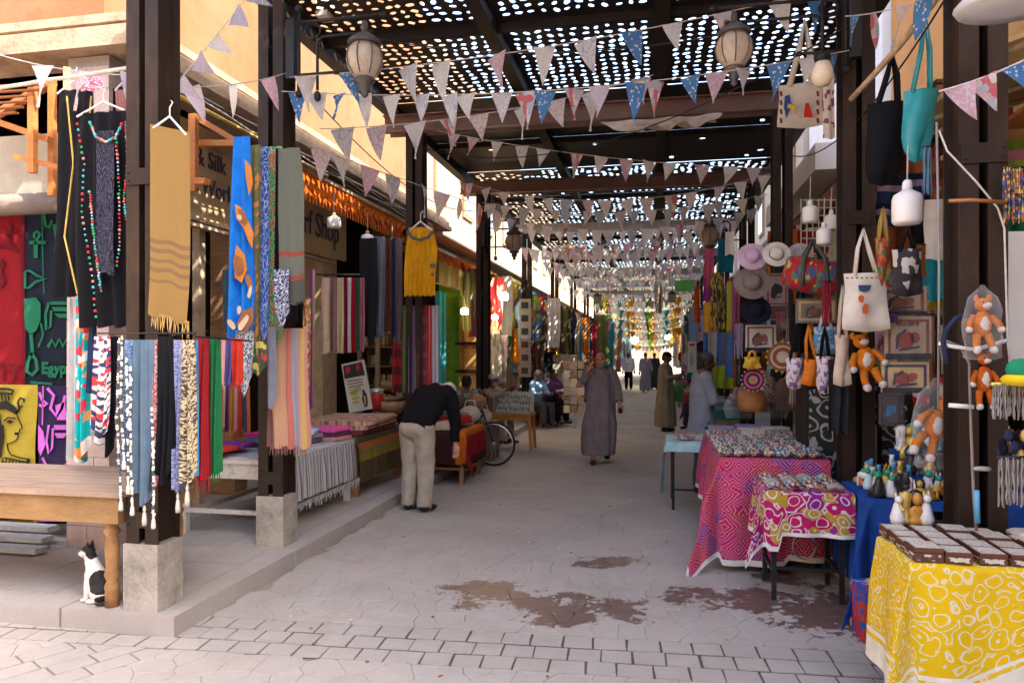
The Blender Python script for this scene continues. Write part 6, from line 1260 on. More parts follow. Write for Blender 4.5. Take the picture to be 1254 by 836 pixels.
# figurines
FM = [surf('fig_white', (.68, .66, .64), .5, .1), surf('fig_black', (.02, .02, .022), .35, .2), M_gold, surf('fig_green', (.02, .28, .16), .4, .2), surf('fig_stone', (.32, .28, .24), .7, .3), surf('fig_blue', (.05, .25, .45), .4, .2), surf('fig_amber', (.55, .25, .04), .4, .2), surf('fig_pale_blue', (.4, .55, .62), .5, .1)]
def fig(kind, m1, m2):
    m = MB()
    if kind == 0: # seated cat statue
        m.lathe((0, 0, 0), [(.03, 0), (.034, .02), (.024, .05), (.017, .07), (.012, .08)], 8, sx=.8); m.ball((0, -.008, .09), (.015, .018, .015), 8, m=1); m.lathe((-.009, -.004, .1), [(.006, 0), (.001, .018)], 5).lathe((.009, -.004, .1), [(.006, 0), (.001, .018)], 5)
    elif kind == 1: # bust with headcloth
        m.lathe((0, 0, 0), [(.03, 0), (.028, .015), (.018, .02), (.03, .04), (.014, .055)], 8, sy=.6); m.ball((0, -.004, .075), (.015, .016, .02), 8); m.lathe((0, .006, .045), [(.026, 0), (.026, .03), (.02, .05), (.004, .058)], 8, m=1, sy=.5)
    elif kind == 2: # camel
        m.ball((0, 0, .05), (.036, .016, .018), 8); m.ball((.002, 0, .07), (.014, .012, .014), 7, m=1); m.tube([(.028, 0, .05), (.042, 0, .06), (.046, 0, .085)], .007, 6); m.ball((.054, 0, .088), (.014, .008, .008), 7)
        for x in (-.022, .022):
            for y in (-.01, .01): m.tube([(x, y, .042), (x, y, 0)], .005, 5)
    elif kind == 3: # pyramid
        m.lathe((0, 0, 0), [(.045, 0), (.001, .055)], 4, rz=.78); m.lathe((.0, 0, .056), [(.004, 0), (.001, .006)], 5, m=1)
    elif kind == 4: # standing figure
        m.lathe((0, 0, 0), [(.02, 0), (.02, .012), (.012, .015), (.015, .06), (.02, .085), (.008, .095)], 8, sy=.7); m.ball((0, 0, .108), .012, 8, m=1); m.lathe((0, 0, .116), [(.014, 0), (.009, .02), (.012, .034)], 7, m=1); m.tube([(.02, 0, .083), (.024, -.006, .05), (.016, -.018, .04)], .005, 5).tube([(-.02, 0, .083), (-.024, -.006, .05), (-.016, -.018, .04)], .005, 5)
    else: # scarab / bowl
        m.lathe((0, 0, 0), [(.028, 0), (.034, .012), (.028, .026), (.01, .034)], 10, sx=1.3); m.ball((.036, 0, .014), .012, 6, m=1)
    return m.mesh('figure', [FM[m1], FM[m2]])
kn = ['seated cat', 'bust', 'camel', 'pyramid', 'standing figure', 'scarab']; cn = ['white', 'black', 'gold', 'green', 'stone grey', 'blue', 'amber', 'pale blue']; fc = {}
cnt = 0; used = {}
rows_ = [('front edge', 4.99, .783, 1.36, 2.15, 14), ('second row', 5.06, .783, 1.36, 2.2, 14), ('third row', 5.13, .783, 1.38, 2.2, 14), ('first step', 5.26, .892, 1.64, 2.35, 14), ('first step back', 5.35, .892, 1.64, 2.35, 13), ('top step', 5.47, 1.022, 1.64, 2.35, 13), ('back of the top step', 5.55, 1.022, 1.64, 2.35, 12), ('left rear', 5.25, .783, 1.36, 1.6, 4), ('left back edge', 5.38, .783, 1.36, 1.6, 4), ('left back corner', 5.5, .783, 1.36, 1.6, 4)]
for rn, y, z, x0, x1, n in rows_:
    fo = ordn + ['twelfth', 'thirteenth', 'fourteenth']
    for k in range(n):
        x = x0 + (x1 - x0) * (k + .5) / n + rc.uniform(-.012, .012); kd = rc.randrange(6); c1 = rc.choice([0, 1, 1, 2, 2, 4, 6, 3, 2, 7] if x < 1.75 else [1, 1, 2, 2, 2, 4, 6, 5, 1, 0]); c2 = rc.choice([2, 1, 0, 5, 3])
        if (kd, c1, c2) not in fc: fc[kd, c1, c2] = fig(kd, c1, c2)
        side = 'left' if k < n / 3 else 'middle' if k < 2 * n / 3 else 'right'
        o = bpy.data.objects.new('figurine', fc[kd, c1, c2]); COL.objects.link(o); o.location = (x, y + rc.uniform(-.012, .012), z); s = rc.uniform(1.15, 1.65) * (1.15 if z > .8 else 1); o.scale = (s, s, s); o.rotation_euler.z = rc.uniform(-1.2, 1.2)
        tag(o, f'{cn[c1]} {kn[kd]} figurine, {rn} of blue table, {fo[k]} from left', 'figurine', 'figurines crowded on the blue cloth')
q = W(1120, 640, Y=4.5); 
for k, (u, v, s, kd, c1, c2, lb_) in enumerate(((1110, 656, 1.35, 0, 0, 0, 'larger white cat statue standing behind the inlaid boxes, left one'), (1146, 656, 1.45, 0, 0, 0, 'larger white cat statue standing behind the inlaid boxes, right one'), (1121, 655, 1.75, 4, 2, 1, 'tall gold and black statue between the two white cats'), (1134, 650, 1.7, 1, 6, 1, 'amber bust with black bands beside the tall gold statue'))):
    p = W(u, v, Y=4.06); p.z = .79
    o = bpy.data.objects.new('statue', fig(kd, c1, c2)); COL.objects.link(o); o.location = (p.x, 4.2, .79 - .0); o.scale = (s, s, s * 1.05); o.rotation_euler.z = .2; tag(o, lb_, 'statue')
solo('stool', MB().bb(1.3, 1.75, 4.1, 4.34, .74, .788).bb(1.32, 1.36, 4.12, 4.16, 0, .739).bb(1.69, 1.73, 4.12, 4.16, 0, .739).bb(1.32, 1.36, 4.28, 4.32, 0, .739).bb(1.69, 1.73, 4.28, 4.32, 0, .739), M_dark, 'narrow dark stand behind the yellow table carrying the white cats', 'stand')
solo('plastic_tray', MB().bb(1.5, 1.7, 5.5, 5.6, .79, .83), surf('red_tray', (.5, .05, .05), .4), 'shallow red tray at the back left of the figurines', 'tray')
for k, c in enumerate(((.6, .15, .03), (.1, .5, .2))): solo('toy_tube', MB().tube([(1.36 + k * .09, 5.3 - k * .03, .81), (1.5 + k * .12, 5.42 - k * .03, .82)], .016, 8), surf(['orange_toy', 'green_toy'][k], c, .4), ['orange plastic tube toy', 'green plastic tube toy'][k] + ' at the corner of the figurine table', 'toy')
# stuff on the magenta tables
BP = [confetti('bead_pouch_a', [(.02, .02, .03), (.5, .35, .06), (.55, .5, .45), (.05, .25, .3), (.03, .03, .03), (.5, .05, .15)], 90, 'Object'), confetti('bead_pouch_b', [(.5, .45, .4), (.1, .1, .12), (.45, .1, .2), (.5, .4, .1), (.06, .05, .05)], 90, 'Object'), confetti('bead_pouch_c', [(.1, .3, .35), (.55, .5, .5), (.05, .04, .05), (.6, .25, .1)], 90, 'Object')]
pn = ['black and gold', 'pale and pink', 'turquoise and orange']; pm = {}
for j in range(9):
    for i in range(7):
        x = .54 + i * .112 + rc.uniform(-.01, .01); y = 6.0 + j * .19 + rc.uniform(-.02, .02); p = (i + j + rc.randrange(2)) % 3
        if p not in pm:
            mm = MB(); mm.tube([(-.05, 0, .016), (-.02, .004, .024), (.02, -.004, .024), (.05, 0, .016)], [.012, .02, .02, .012], 7).tube([(-.048, .028, .014), (0, .032, .03), (.048, .028, .014)], .016, 7).tube([(-.048, -.028, .014), (0, -.03, .028), (.048, -.028, .014)], .016, 7); pm[p] = mm.mesh('pouch', BP[p])
        o = bpy.data.objects.new('bead_bundle', pm[p]); COL.objects.link(o); o.location = (x, y, .884); o.rotation_euler.z = .5 + rc.uniform(-.3, .3); o.scale = (1.15, 1.15, 1.2)
        tag(o, f'{pn[p]} bead bundle on crimson cloth, {ordn[j]} row back, {ordn[i]} from the lane', 'bead bundle', 'bead bundles on the crimson cloth')
for k in range(16):
    i, j = k % 4, k // 4; x, y = .79 + i * .13, 5.24 + j * .13; c = [('turquoise', 5), ('stone', 4), ('white', 0), ('black', 1)][(i * 3 + j) % 4]
    mm = MB(); mm.tube([(x - .05, y, .78), (x, y + .01, .8), (x + .05, y, .78)], .02, 7).ball((x + .02, y + .03, .79), (.03, .02, .02), 7)
    solo('bracelet_bundle', mm, [BP[2], FM[4], BP[1], BP[0]][(i * 3 + j) % 4], f'{c[0]} bracelet bundle on small magenta table, {ordn[j]} row back, {ordn[i]} from left', 'bracelets', 'bracelet bundles on the small magenta table')
t = thing('flat_tray', 'pale wooden tray with loose trinkets at the back of the small magenta table', 'tray', (1.1, 5.62, .76)); part('base', MB().lathe((1.08, 5.62, .765), [(.11, 0), (.12, .02), (.1, .015), (.01, .012)], 14), M_pale, t)
for k in range(9):
    x, y = .62 + (k % 3) * .25, 7.2 + (k // 3) * .17; solo('wrapped_packet', MB().box((x, y, .93 + .02 * (k % 2)), (.22, .14, .07), rz=rc.uniform(-.4, .4)), [BP[1], M_bone, BP[2], F('violet_pack', (.3, .25, .45))][k % 4], f'wrapped packet at the back of the crimson table, {ordn[k // 3]} row, {ordn[k % 3]} from the lane', 'packet', 'wrapped packets on the crimson table')
for k in range(7):
    q = W(905 + k * 14, 512 - (k % 3) * 10, Y=7.9); m = MB(); n = 10; vs = []
    for z, r_ in ((0, .12), (.12, .15), (.25, .11), (.33, .03)): vs += [q + Vector((r_ * math.cos(6.28 * j / n) * rc.uniform(.8, 1.2), r_ * .7 * math.sin(6.28 * j / n), z)) for j in range(n)]
    m.add(vs, [(i * n + j, i * n + (j + 1) % n, (i + 1) * n + (j + 1) % n, (i + 1) * n + j) for i in range(3) for j in range(n)], 0, None, True)
    solo('wrapped_bundle', m, [M_bag, F('dim_brown_pack', (.2, .13, .1)), BP[1]][k % 3], f'{["clear plastic", "brown", "beaded"][k % 3]} bundle heaped behind the crimson table, {ordn[k]} from the lane', 'bundle', 'bundles behind the crimson table')
solo('support_crates', MB().bb(.5, 1.2, 7.85, 8.1, 0, .9), M_dark, 'dark crates behind the crimson table holding bundles', 'crate')
t = thing('box_pile', 'brown boxes stacked under the crimson table edge', 'boxes', (.2, 6.9, 0)); part('box', MB().bb(.38, .75, 6.4, 6.8, .16, .34), surf('cardboard', (.25, .17, .12), .9), t); part('box', MB().bb(.38, .72, 6.4, 6.8, .003, .158), surf('dark_cardboard', (.08, .06, .055), .9), t)
# pale turquoise table
table('low metal table under the pale turquoise cloth', .12, .62, 8.0, 8.7, .73, 0, .03, M_iron)
drape(.1, .64, 7.98, 8.72, .74, .42, 0, .1, 0, F('pale_turquoise_cloth', (.36, .56, .58)), 'tablecloth', 'pale turquoise cloth with one long hanging tail', res=.04, amp=.03, folds=.2, ls=lambda b: 1.35 if b < 8.12 else .3)
solo('flat_box', MB().box((.4, 8.3, .775), (.42, .3, .05)), swirl('rose_lattice', (.5, .42, .4), (.3, .15, .13), 6, 6, .5, coords='Object'), 'flat patterned box on the pale turquoise cloth', 'box')
# ================================================================ LEFT MIDDLE DISTANCE
# second textile table, with red, black and orange cloths
table('low trestle table under the red and orange cloths beside the bending man', -3.35, -2.42, 8.95, 9.95, .68, 0, .05, M_wood)
drape(-3.35, -2.42, 8.93, 9.97, .695, 0, .45, .42, 0, stripes('red_black_orange_cloth', [(3, (.28, .01, .02)), (2, (.03, .02, .02)), (1, (.28, .01, .02)), (3, (.03, .02, .02)), (2, (.62, .16, .01))], 1, 'u'), 'tablecloth', 'dark red, black and orange blanket hanging off the trestle table', amp=.03, flare=.06, folds=.25)
for k, (n, c, dx, dy) in enumerate((('burgundy', (.2, .02, .05), .25, .15), ('sand', (.5, .38, .28), .45, .1), ('peach', (.6, .35, .26), .1, .35), ('scarlet', (.45, .03, .03), .5, .45), ('charcoal', (.05, .05, .05), .25, .6))): fold(f'{n} rolled blanket on the red and orange cloth', -3.3 + dx + .1, 9.05 + dy, .70 + (k > 2) * .05, .34, .3, .1, F(n + '_blanket', c), rc.uniform(-.5, .5), 'rolled blankets on the trestle table')
for k in range(12):
    x, y = -3.3 + (k % 3) * .3, 9.9 + (k // 3) * .38; z = .0 + [.55, .7, .85, .6][k // 3 % 4]
    c = [(.32, .26, .17), (.1, .08, .07), (.3, .16, .08), (.4, .35, .25), (.12, .16, .2), (.5, .45, .4)][k % 6]; n = ['khaki', 'black', 'brown', 'straw', 'slate', 'cream'][k % 6]
    m = MB(); m.ball((x, y, z + .1), (.17, .13, .13), 10).tube([(x - .1, y, z + .16), (x - .06, y, z + .3), (x + .06, y, z + .3), (x + .1, y, z + .16)], .014, 6)
    solo('handbag', m, surf(n + '_leather', c, .55, .25), f'{n} handbag in the heap beyond the bending man, {ordn[k // 3]} row, {ordn[k % 3]} from the shop', 'bag', 'handbags heaped beyond the bending man')
solo('low_counter', MB().bb(-3.5, -2.55, 10.0, 11.6, 0, .6), surf('dim_counter', (.16, .11, .07)), 'low brown counter carrying the heap of handbags', 'counter')
# bicycle
bk = thing('bicycle', 'black bicycle parked behind the textile table, its wheel showing', 'bicycle', (-2.5, 10.55, 0)); by = 10.6; M_rub = surf('tyre_rubber', (.025, .025, .025), .8); M_chr = surf('bike_chrome', (.5, .5, .5), .3, .1, metal=.8)
for cx in (-2.42, -3.45):
    w = part('wheel', MB().lathe((cx, by, .335), [(.02, -.03), (.03, -.02), (.03, .02), (.02, .03)], 8), M_chr, bk)
    part('tyre', MB().tube([(cx + .32 * math.cos(k * .2618), by, .335 + .32 * math.sin(k * .2618)) for k in range(25)], .018, 6), M_rub, w)
    part('rim', MB().tube([(cx + .295 * math.cos(k * .2618), by, .335 + .295 * math.sin(k * .2618)) for k in range(25)], .009, 5), M_chr, w)
    m = MB()
    for k in range(18): a = k * .349; m.tube([(cx, by + .01 * (-1) ** k, .335), (cx + .29 * math.cos(a), by, .335 + .29 * math.sin(a))], .0025, 3)
    part('spokes', m, M_chr, w, kind='stuff')
part('frame', MB().tube([(-2.42, by, .335), (-2.6, by, .85)], .016).tube([(-2.57, by, .78), (-3.0, by, .3), (-3.12, by, .8)], .016).tube([(-2.59, by, .82), (-3.1, by, .75)], .016).tube([(-3.0, by, .3), (-3.45, by, .335), (-3.11, by, .76)], .012), surf('bike_paint', (.03, .03, .05), .4), bk)
part('handlebar', MB().tube([(-2.6, by, .85), (-2.63, by, .98)], .014).tube([(-2.6, by - .26, 1.0), (-2.62, by, .98), (-2.6, by + .26, 1.0)], .013), M_chr, bk); part('saddle', MB().ball((-3.14, by, .84), (.13, .07, .035)), M_rub, bk)
# showcase on its stand
sx, sy = -2.5, 12.6; t = thing('table', 'amber wooden stand with thin legs carrying the glass showcase', 'table', (sx, sy, 0))
part('tabletop', MB().bb(sx - .36, sx + .36, sy - .25, sy + .25, .6, .64), M_dy, t)
for a in (-1, 1):
    for b in (-1, 1): part('leg', MB().bar((sx + a * .31, sy + b * .2, .6), (sx + a * .34, sy + b * .22, 0), .05), M_dy, t)
part('apron', MB().bb(sx - .32, sx + .32, sy - .21, sy - .19, .52, .6), M_dy, t)
t = thing('showcase', 'glass showcase of silver jewellery on the amber stand', 'showcase', (sx, sy, .64))
part('frame', MB().bb(sx - .33, sx + .33, sy - .22, sy + .2, .642, .66).bb(sx - .33, sx + .33, sy - .22, sy - .2, .99, 1.01).bb(sx - .33, sx - .31, sy - .219, sy - .2, .66, .99).bb(sx + .31, sx + .33, sy - .219, sy - .2, .66, .99), M_chr, t)
part('display_back', MB().bb(sx - .32, sx + .32, sy + .16, sy + .2, .66, 1.0), surf('pale_display', (.6, .68, .66), .6, .05), t)
part('glass', MB().bb(sx - .31, sx + .31, sy - .215, sy - .21, .66, .99), M_bag, t)
m = MB()
for k in range(36): m.ball((sx - .28 + (k % 12) * .05, sy - .1 + (k // 12) * .1, .7 + (k // 12) * .1 + rc.uniform(0, .04)), (.02, .012, .035), 6, m=k % 3)
part('jewellery', m, [M_silverb, surf('turquoise_stone', (.1, .4, .4), .3), M_gold], t, kind='stuff')
# hanging picture cards column and green shop
t = thing('picture_banner', 'tall strip of white cloth pockets with dark pictures hanging beyond the showcase', 'banner', W(644, 462, Y=13.3))
for k in range(6):
    v = 366 + k * 16; a, b = W(636, v, Y=13.3), W(650, v + 15.5, Y=13.3); part('card', MB().bb(a.x, b.x, 13.3, 13.33, b.z, a.z), surf('card_white', (.6, .58, .53), .8, .08) if k < 3 else surf('card_taupe', (.4, .36, .33), .8, .08), t)
    part('picture', MB().bb(a.x + .04, b.x - .05, 13.29, 13.299, b.z + .06, a.z - .06), surf('card_picture', (.06, .08, .08), .6) if k < 3 else surf('card_picture_brown', (.1, .06, .05), .6), t)
t = thing('green_shop', 'bright green painted shop stall beyond the showcase', 'shop', (-4.3, 14, 0)); M_gr = surf('lime_green_paint', (.2, .36, .03), .7, .3)
part('green_wall', MB().bb(-4.7, -4.2, 15.2, 15.3, 0, 3.4), M_gr, t); part('green_panel', MB().bb(-4.19, -3.4, 15.0, 15.06, .9, 2.9), surf('moss_green_paint', (.12, .2, .04), .8, .3), t)
for z in (2.95, 3.2): part('sign_strip', MB().bb(-4.15, -3.3, 14.96, 14.99, z, z + .12), surf('yellow_green_strip', (.45, .55, .03), .7), t)
t = thing('shop_awning', 'brown sloping awning over the green shop front', 'awning', (-3.9, 16, 3.3)); part('awning_sheet', MB().add([(-4.6, 13.0, 3.75), (-3.4, 13.0, 3.35), (-3.4, 18.5, 3.35), (-4.6, 18.5, 3.75), (-4.6, 13.0, 3.8), (-3.4, 13.0, 3.4), (-3.4, 18.5, 3.4), (-4.6, 18.5, 3.8)], [(0, 1, 2, 3), (7, 6, 5, 4), (0, 4, 5, 1), (1, 5, 6, 2), (2, 6, 7, 3), (3, 7, 4, 0)]), M_woodr, t)
# shop signs on the far left: yellow-ish signs
for k, (y, z, c, n) in enumerate(((12.9, 3.0, (.3, .25, .12), 'olive'), (19.5, 3.3, (.5, .4, .1), 'ochre'), (23, 3.2, (.1, .3, .5), 'blue'), (27, 3.4, (.4, .05, .05), 'red'))):
    solo('shop_sign', MB().bb(-4.1, -3.98, y, y + 1.6, z, z + .5), surf(n + '_signboard', c, .6), f'{n} signboard sticking out over the left-hand shops', 'sign')
# ================================================================ LONG ROWS OF HANGING GOODS
GC = [('crimson', (.4, .02, .04)), ('turquoise', (.02, .32, .4)), ('navy', (.03, .05, .14)), ('white', (.62, .6, .58)), ('orange', (.62, .2, .02)), ('black', (.025, .025, .03)), ('yellow', (.6, .42, .03)), ('pink', (.55, .16, .25)), ('olive', (.2, .2, .07)), ('sky blue', (.2, .38, .55)), ('purple', (.2, .06, .28)), ('emerald', (.02, .22, .1)), ('cream', (.55, .46, .34)), ('brown', (.18, .1, .06)), ('grey', (.25, .25, .27)), ('rust', (.38, .12, .04)), ('lime', (.35, .5, .05)), ('lilac', (.45, .36, .5))]
GM = {}
for n, c in GC:
    GM[n, 0] = F(n.replace(' ', '_') + '_goods', c); o = GC[(GC.index((n, c)) * 7 + 3) % 18]
    GM[n, 1] = stripes(n.replace(' ', '_') + '_striped_goods', [(2, c), (1, o[1]), (1, mul(c, .4))], 2, 'u' if len(n) % 2 else 'v'); GM[n, 2] = confetti(n.replace(' ', '_') + '_printed_goods', [c, c, o[1], mul(c, .5), (.5, .45, .4)], 6, metric='EUCLIDEAN')
def garment(kind, w, h):
    if kind == 'robe': return lambda t: ((.22, .78) if t < .06 else (0, 1) if t < .3 else (.2 - .1 * t, .8 + .1 * t))
    if kind == 'shirt': return lambda t: ((.25, .75) if t < .08 else (0, 1) if t < .42 else (.2, .8))
    return None
rg = random.Random(77); gi = 0
def goods_row(side, x0, y0, y1, step, z_top, L, kinds, where, jx=.2, wd=(.25, .5)):
    y = y0; it = []
    while y < y1: it.append((y, rg.choice(GC), rg.choice([0, 0, 1, 2]), rg.choice(kinds))); y += step * rg.uniform(.6, 1.4)
    for i, (y, (nm, c), pt, kd) in enumerate(it):
        w = rg.uniform(*wd); l = L * rg.uniform(.75, 1.15); x = x0 + rg.uniform(-jx, jx)
        ang = rg.choice([0, 0, .3, -.3]); a = Vector((x - w / 2 * math.cos(ang), y, z_top + rg.uniform(-.12, .12))); b = a + Vector((w * math.cos(ang), w * math.sin(ang), 0))
        vs, fs, uv = cloth_grid(a, b, l, 2, .03, n=12, prof=garment(kd, w, l), nz=9)
        pv = it[i - 1][1][0] + ' ' + it[i - 1][3] if i else 'row end'; nx_ = it[i + 1][1][0] + ' ' + it[i + 1][3] if i + 1 < len(it) else 'row end'
        solo(kd, MB().add(vs, fs, 0, uv, True), GM[nm, pt], f'{["plain", "striped", "printed"][pt]} {nm} {kd}, {where}, between {pv} and {nx_}', kd, f'{kd}s and cloths hung in the {where}')
goods_row(-1, -3.45, 13.4, 24, .42, 3.35, 1.2, ['robe', 'shirt', 'scarf', 'scarf'], 'upper left-hand row')
goods_row(-1, -3.3, 14.2, 24, .38, 2.15, 1.0, ['shirt', 'scarf', 'scarf', 'robe'], 'lower left-hand row')
goods_row(-1, -2.9, 15.5, 24, .7, 2.75, .9, ['scarf', 'shirt'], 'left row by the lane', jx=.15)
goods_row(-1, -3.1, 24, 38, .55, 3.2, 1.3, ['robe', 'scarf', 'shirt'], 'distant upper left row', wd=(.4, .7))
goods_row(-1, -2.9, 24, 38, .6, 1.9, 1.1, ['shirt', 'scarf'], 'distant lower left row', wd=(.4, .7))
goods_row(1, 1.75, 9.6, 14, .3, 3.3, 1.1, ['scarf', 'robe', 'scarf'], 'upper right-hand row')
goods_row(1, 1.7, 9.4, 14, .28, 2.1, .95, ['scarf', 'shirt', 'scarf'], 'lower right-hand row')
goods_row(1, 1.7, 14, 24, .42, 3.2, 1.2, ['robe', 'scarf', 'shirt'], 'far upper right row')
goods_row(1, 1.6, 14, 24, .42, 2.0, 1.1, ['shirt', 'scarf'], 'far lower right row')
goods_row(1, 1.5, 24, 38, .6, 3.2, 1.4, ['robe', 'scarf'], 'distant upper right row', wd=(.4, .7))
goods_row(1, 1.45, 24, 38, .65, 1.8, 1.2, ['scarf', 'shirt'], 'distant lower right row', wd=(.4, .7))
goods_row(-1, -2.45, 17, 27, .8, 2.9, 1.5, ['scarf', 'robe'], 'inner left row', jx=.12, wd=(.3, .5))
goods_row(-1, -2.2, 27, 53, .8, 3.0, 1.9, ['robe', 'scarf'], 'innermost distant left row', wd=(.5, .8))
goods_row(1, 1.3, 28, 53, .9, 3.0, 1.9, ['robe', 'scarf'], 'innermost distant right row', wd=(.4, .7), jx=.1)
for zz, nn in ((3.1, 'top'), (2.65, 'upper'), (2.2, 'middle'), (1.75, 'lower'), (1.35, 'bottom')): goods_row(1, 2.0, 6.4, 9.3, .26, zz, .4, ['pouch', 'cushion', 'purse'], f'{nn} right row behind the hats', jx=.3, wd=(.22, .34))
for zz, nn in ((2.9, 'upper'), (2.4, 'middle'), (1.9, 'lower'), (1.5, 'bottom')): goods_row(1, 2.5, 5.7, 6.4, .11, zz, .45, ['pouch', 'cushion'], f'{nn} right row behind the tote', jx=.5, wd=(.2, .32))
goods_row(1, 2.6, 6.6, 8.6, .22, 3.5, .7, ['shawl', 'scarf'], 'row under the timber eaves', jx=.35, wd=(.25, .4))
for k, (u, v0, v1, y) in enumerate(((1012, 345, 400, 5.75), (1026, 480, 540, 5.7), (1094, 384, 398, 5.35), (1139, 385, 480, 5.5), (1072, 350, 395, 5.4), (955, 380, 400, 7.3), (972, 440, 500, 6.9), (905, 395, 440, 7.4), (1128, 300, 345, 5.2), (1136, 180, 240, 4.6))):
    strands(f'bunch of {["red", "turquoise", "brown", "silver", "black", "gold", "green", "coral", "blue", "ivory"][k]} toned bead strands hanging {["left of the canvas tote", "beside the black trousers", "above the EGYPT cover", "right of the EGYPT cover", "at the edge of the kilim bag", "over the eagle cloth", "beside the white embroidered bag", "left of the mandala mat", "beside the diamond bag", "near the teal bag"][k]}', u - 5, u + 5, v0, v1, y, 8, GM[GC[(k * 5) % 18][0], 2], .007)
# singled-out pieces on the right
hang('dress', 'bright pink dress fading to violet, hanging beyond the hats', 'dress', 861, 874, 305, 369, stripes('pink_violet_fade', [(6, (.7, .12, .25)), (2, (.6, .1, .3)), (3, (.4, .06, .35))][::-1], 1, 'v'), Y=10.2, folds=2, prof=lambda t: (.15 * (1 - t), 1))
hang('blanket', 'teal blanket hanging beside the pink dress', 'blanket', 879, 899, 292, 334, F('deep_teal', (.01, .16, .24)), Y=9.8, folds=1)
hang('scarf', 'white scarf over the teal blanket', 'scarf', 888, 899, 284, 312, M_whitecloth, Y=9.7, folds=1)
hang('hanging_cloth', 'black cloth printed with gold figures below the teal blanket', 'hanging cloth', 870, 887, 334, 404, confetti('black_gold_print', [(.03, .03, .02), (.4, .28, .04), (.03, .03, .02), (.2, .14, .03)], 12), Y=9.6, folds=1)
hang('scarf', 'amber scarf below the pink dress', 'scarf', 862, 872, 370, 412, F('amber_cloth', (.6, .3, .03)), Y=9.9, folds=1); hang('scarf', 'yellow-green and violet scarf beside the third right post', 'scarf', 890, 899, 345, 405, stripes('yellowgreen_violet', [(3, (.45, .42, .04)), (1, (.35, .03, .4))]), Y=9.3, folds=1)
for k, (n, c, u0, u1, v1) in enumerate((('denim blue', (.06, .14, .35), 861, 868, 450), ('pale grey', (.35, .33, .33), 867, 878, 436), ('cobalt', (.05, .15, .45), 877, 884, 448), ('taupe brown', (.22, .15, .13), 882, 889, 446), ('cornflower', (.1, .2, .45), 888, 898, 462))): hang('trousers', f'{n} trousers hanging above the man in the grey cap', 'trousers', u0, u1, 407, v1, F(n.replace(' ', '_') + '_denim', c), Y=9.5, folds=1, group='trousers above the man in the grey cap')
hang('dress', 'red-orange long dress beyond the pink one', 'dress', 850, 857, 350, 395, F('vermilion', (.55, .08, .02)), Y=13, folds=1)
t = thing('fridge_sign', 'white upright banner with red heading and pale blue print, far right', 'banner', W(853, 455, Y=14.5)); a, b = W(842, 418, Y=14.5), W(853, 456, Y=14.5); part('panel', MB().bb(a.x, b.x, 14.5, 14.54, b.z, a.z), surf('white_banner', (.65, .68, .66), .6, .05), t)
trace(t, 'red_heading', stroke([(844, 422), (851, 422)], 2.5), surf('red_print_ink', (0, 0, 0)), 14.495); trace(t, 'blue_print', [blob(847, 440, 3, 9)], surf('pale_blue_ink', (.35, .5, .55)), 14.495)
# far tables of goods
for k, (x0, x1, y0, y1, n, c, sd) in enumerate(((-3.4, -2.3, 17.2, 19.0, 'brown', (.2, .12, .08), 'left'), (-3.3, -2.3, 20.5, 23, 'red striped', (.35, .05, .05), 'left'), (-3.2, -2.2, 25, 28, 'blue', (.05, .1, .25), 'left'), (.75, 1.6, 13.2, 14.8, 'turquoise and orange', (.03, .25, .27), 'right'), (.7, 1.6, 18, 20.5, 'maroon', (.2, .03, .05), 'right'), (.6, 1.5, 23, 26, 'green', (.05, .2, .08), 'right'))):
    table(f'far {sd} table covered in {n} cloth', x0, x1, y0, y1, .72, 0, .05, M_wood)
    drape(x0, x1, y0, y1, .735, .5 if sd == 'right' else 0, .5 if sd == 'left' else 0, .55, 0, stripes(n.replace(' ', '_') + '_far_cloth', [(3, c), (1, mul(c, 2)), (1, (.5, .3, .08))], 3, 'v') if k in (1, 3) else F(n + '_far_cloth', c), 'tablecloth', f'{n} cloth hanging over the far {sd} table', res=.1)
    for j in range(10):
        x, y = rg.uniform(x0 + .1, x1 - .1), rg.uniform(y0 + .1, y1 - .1); cc = rg.choice(GC)
        solo('goods_pile', MB().box((x, y, .80), (.25, .22, .1), rz=rg.uniform(-.6, .6)), GM[cc[0], rg.choice([0, 2])], f'{cc[0]} folded goods on the far {sd} {n} table, {["first", "second", "third", "fourth", "fifth", "sixth", "seventh", "eighth", "ninth", "tenth"][j]} of ten', 'folded goods', 'folded goods on the far tables')
# spinner racks
for k, (u, v0, v1, Y, w) in enumerate(((703, 438, 520, 16.3, .24), (692, 430, 500, 17.5, .3))):
    q = W(u, v1, Y=Y); t = thing('spinner_rack', ['white wire rack of postcards left of the walking man', 'dark wire rack of cards behind the white one'][k], 'rack', (q.x, Y, 0)); h = W(u, v0, Y=Y).z
    part('pole', MB().tube([(q.x, Y, 0), (q.x, Y, h)], .02, 6), M_iron if k else M_white, t)
    for i in range(6):
        for j in range(3): z = .35 + i * (h - .4) / 6; part('card', MB().bb(q.x - w + j * w * .67 + .01, q.x - w + (j + 1) * w * .67 - .01, Y - .06 - .01 * (j == 1), Y - .04, z, z + (h - .4) / 6 - .03), [surf('card_white', (0, 0, 0)), BP[1], surf('card_taupe', (0, 0, 0)), surf('dusty_card', (.4, .36, .3))][(i + j) % 4], t)
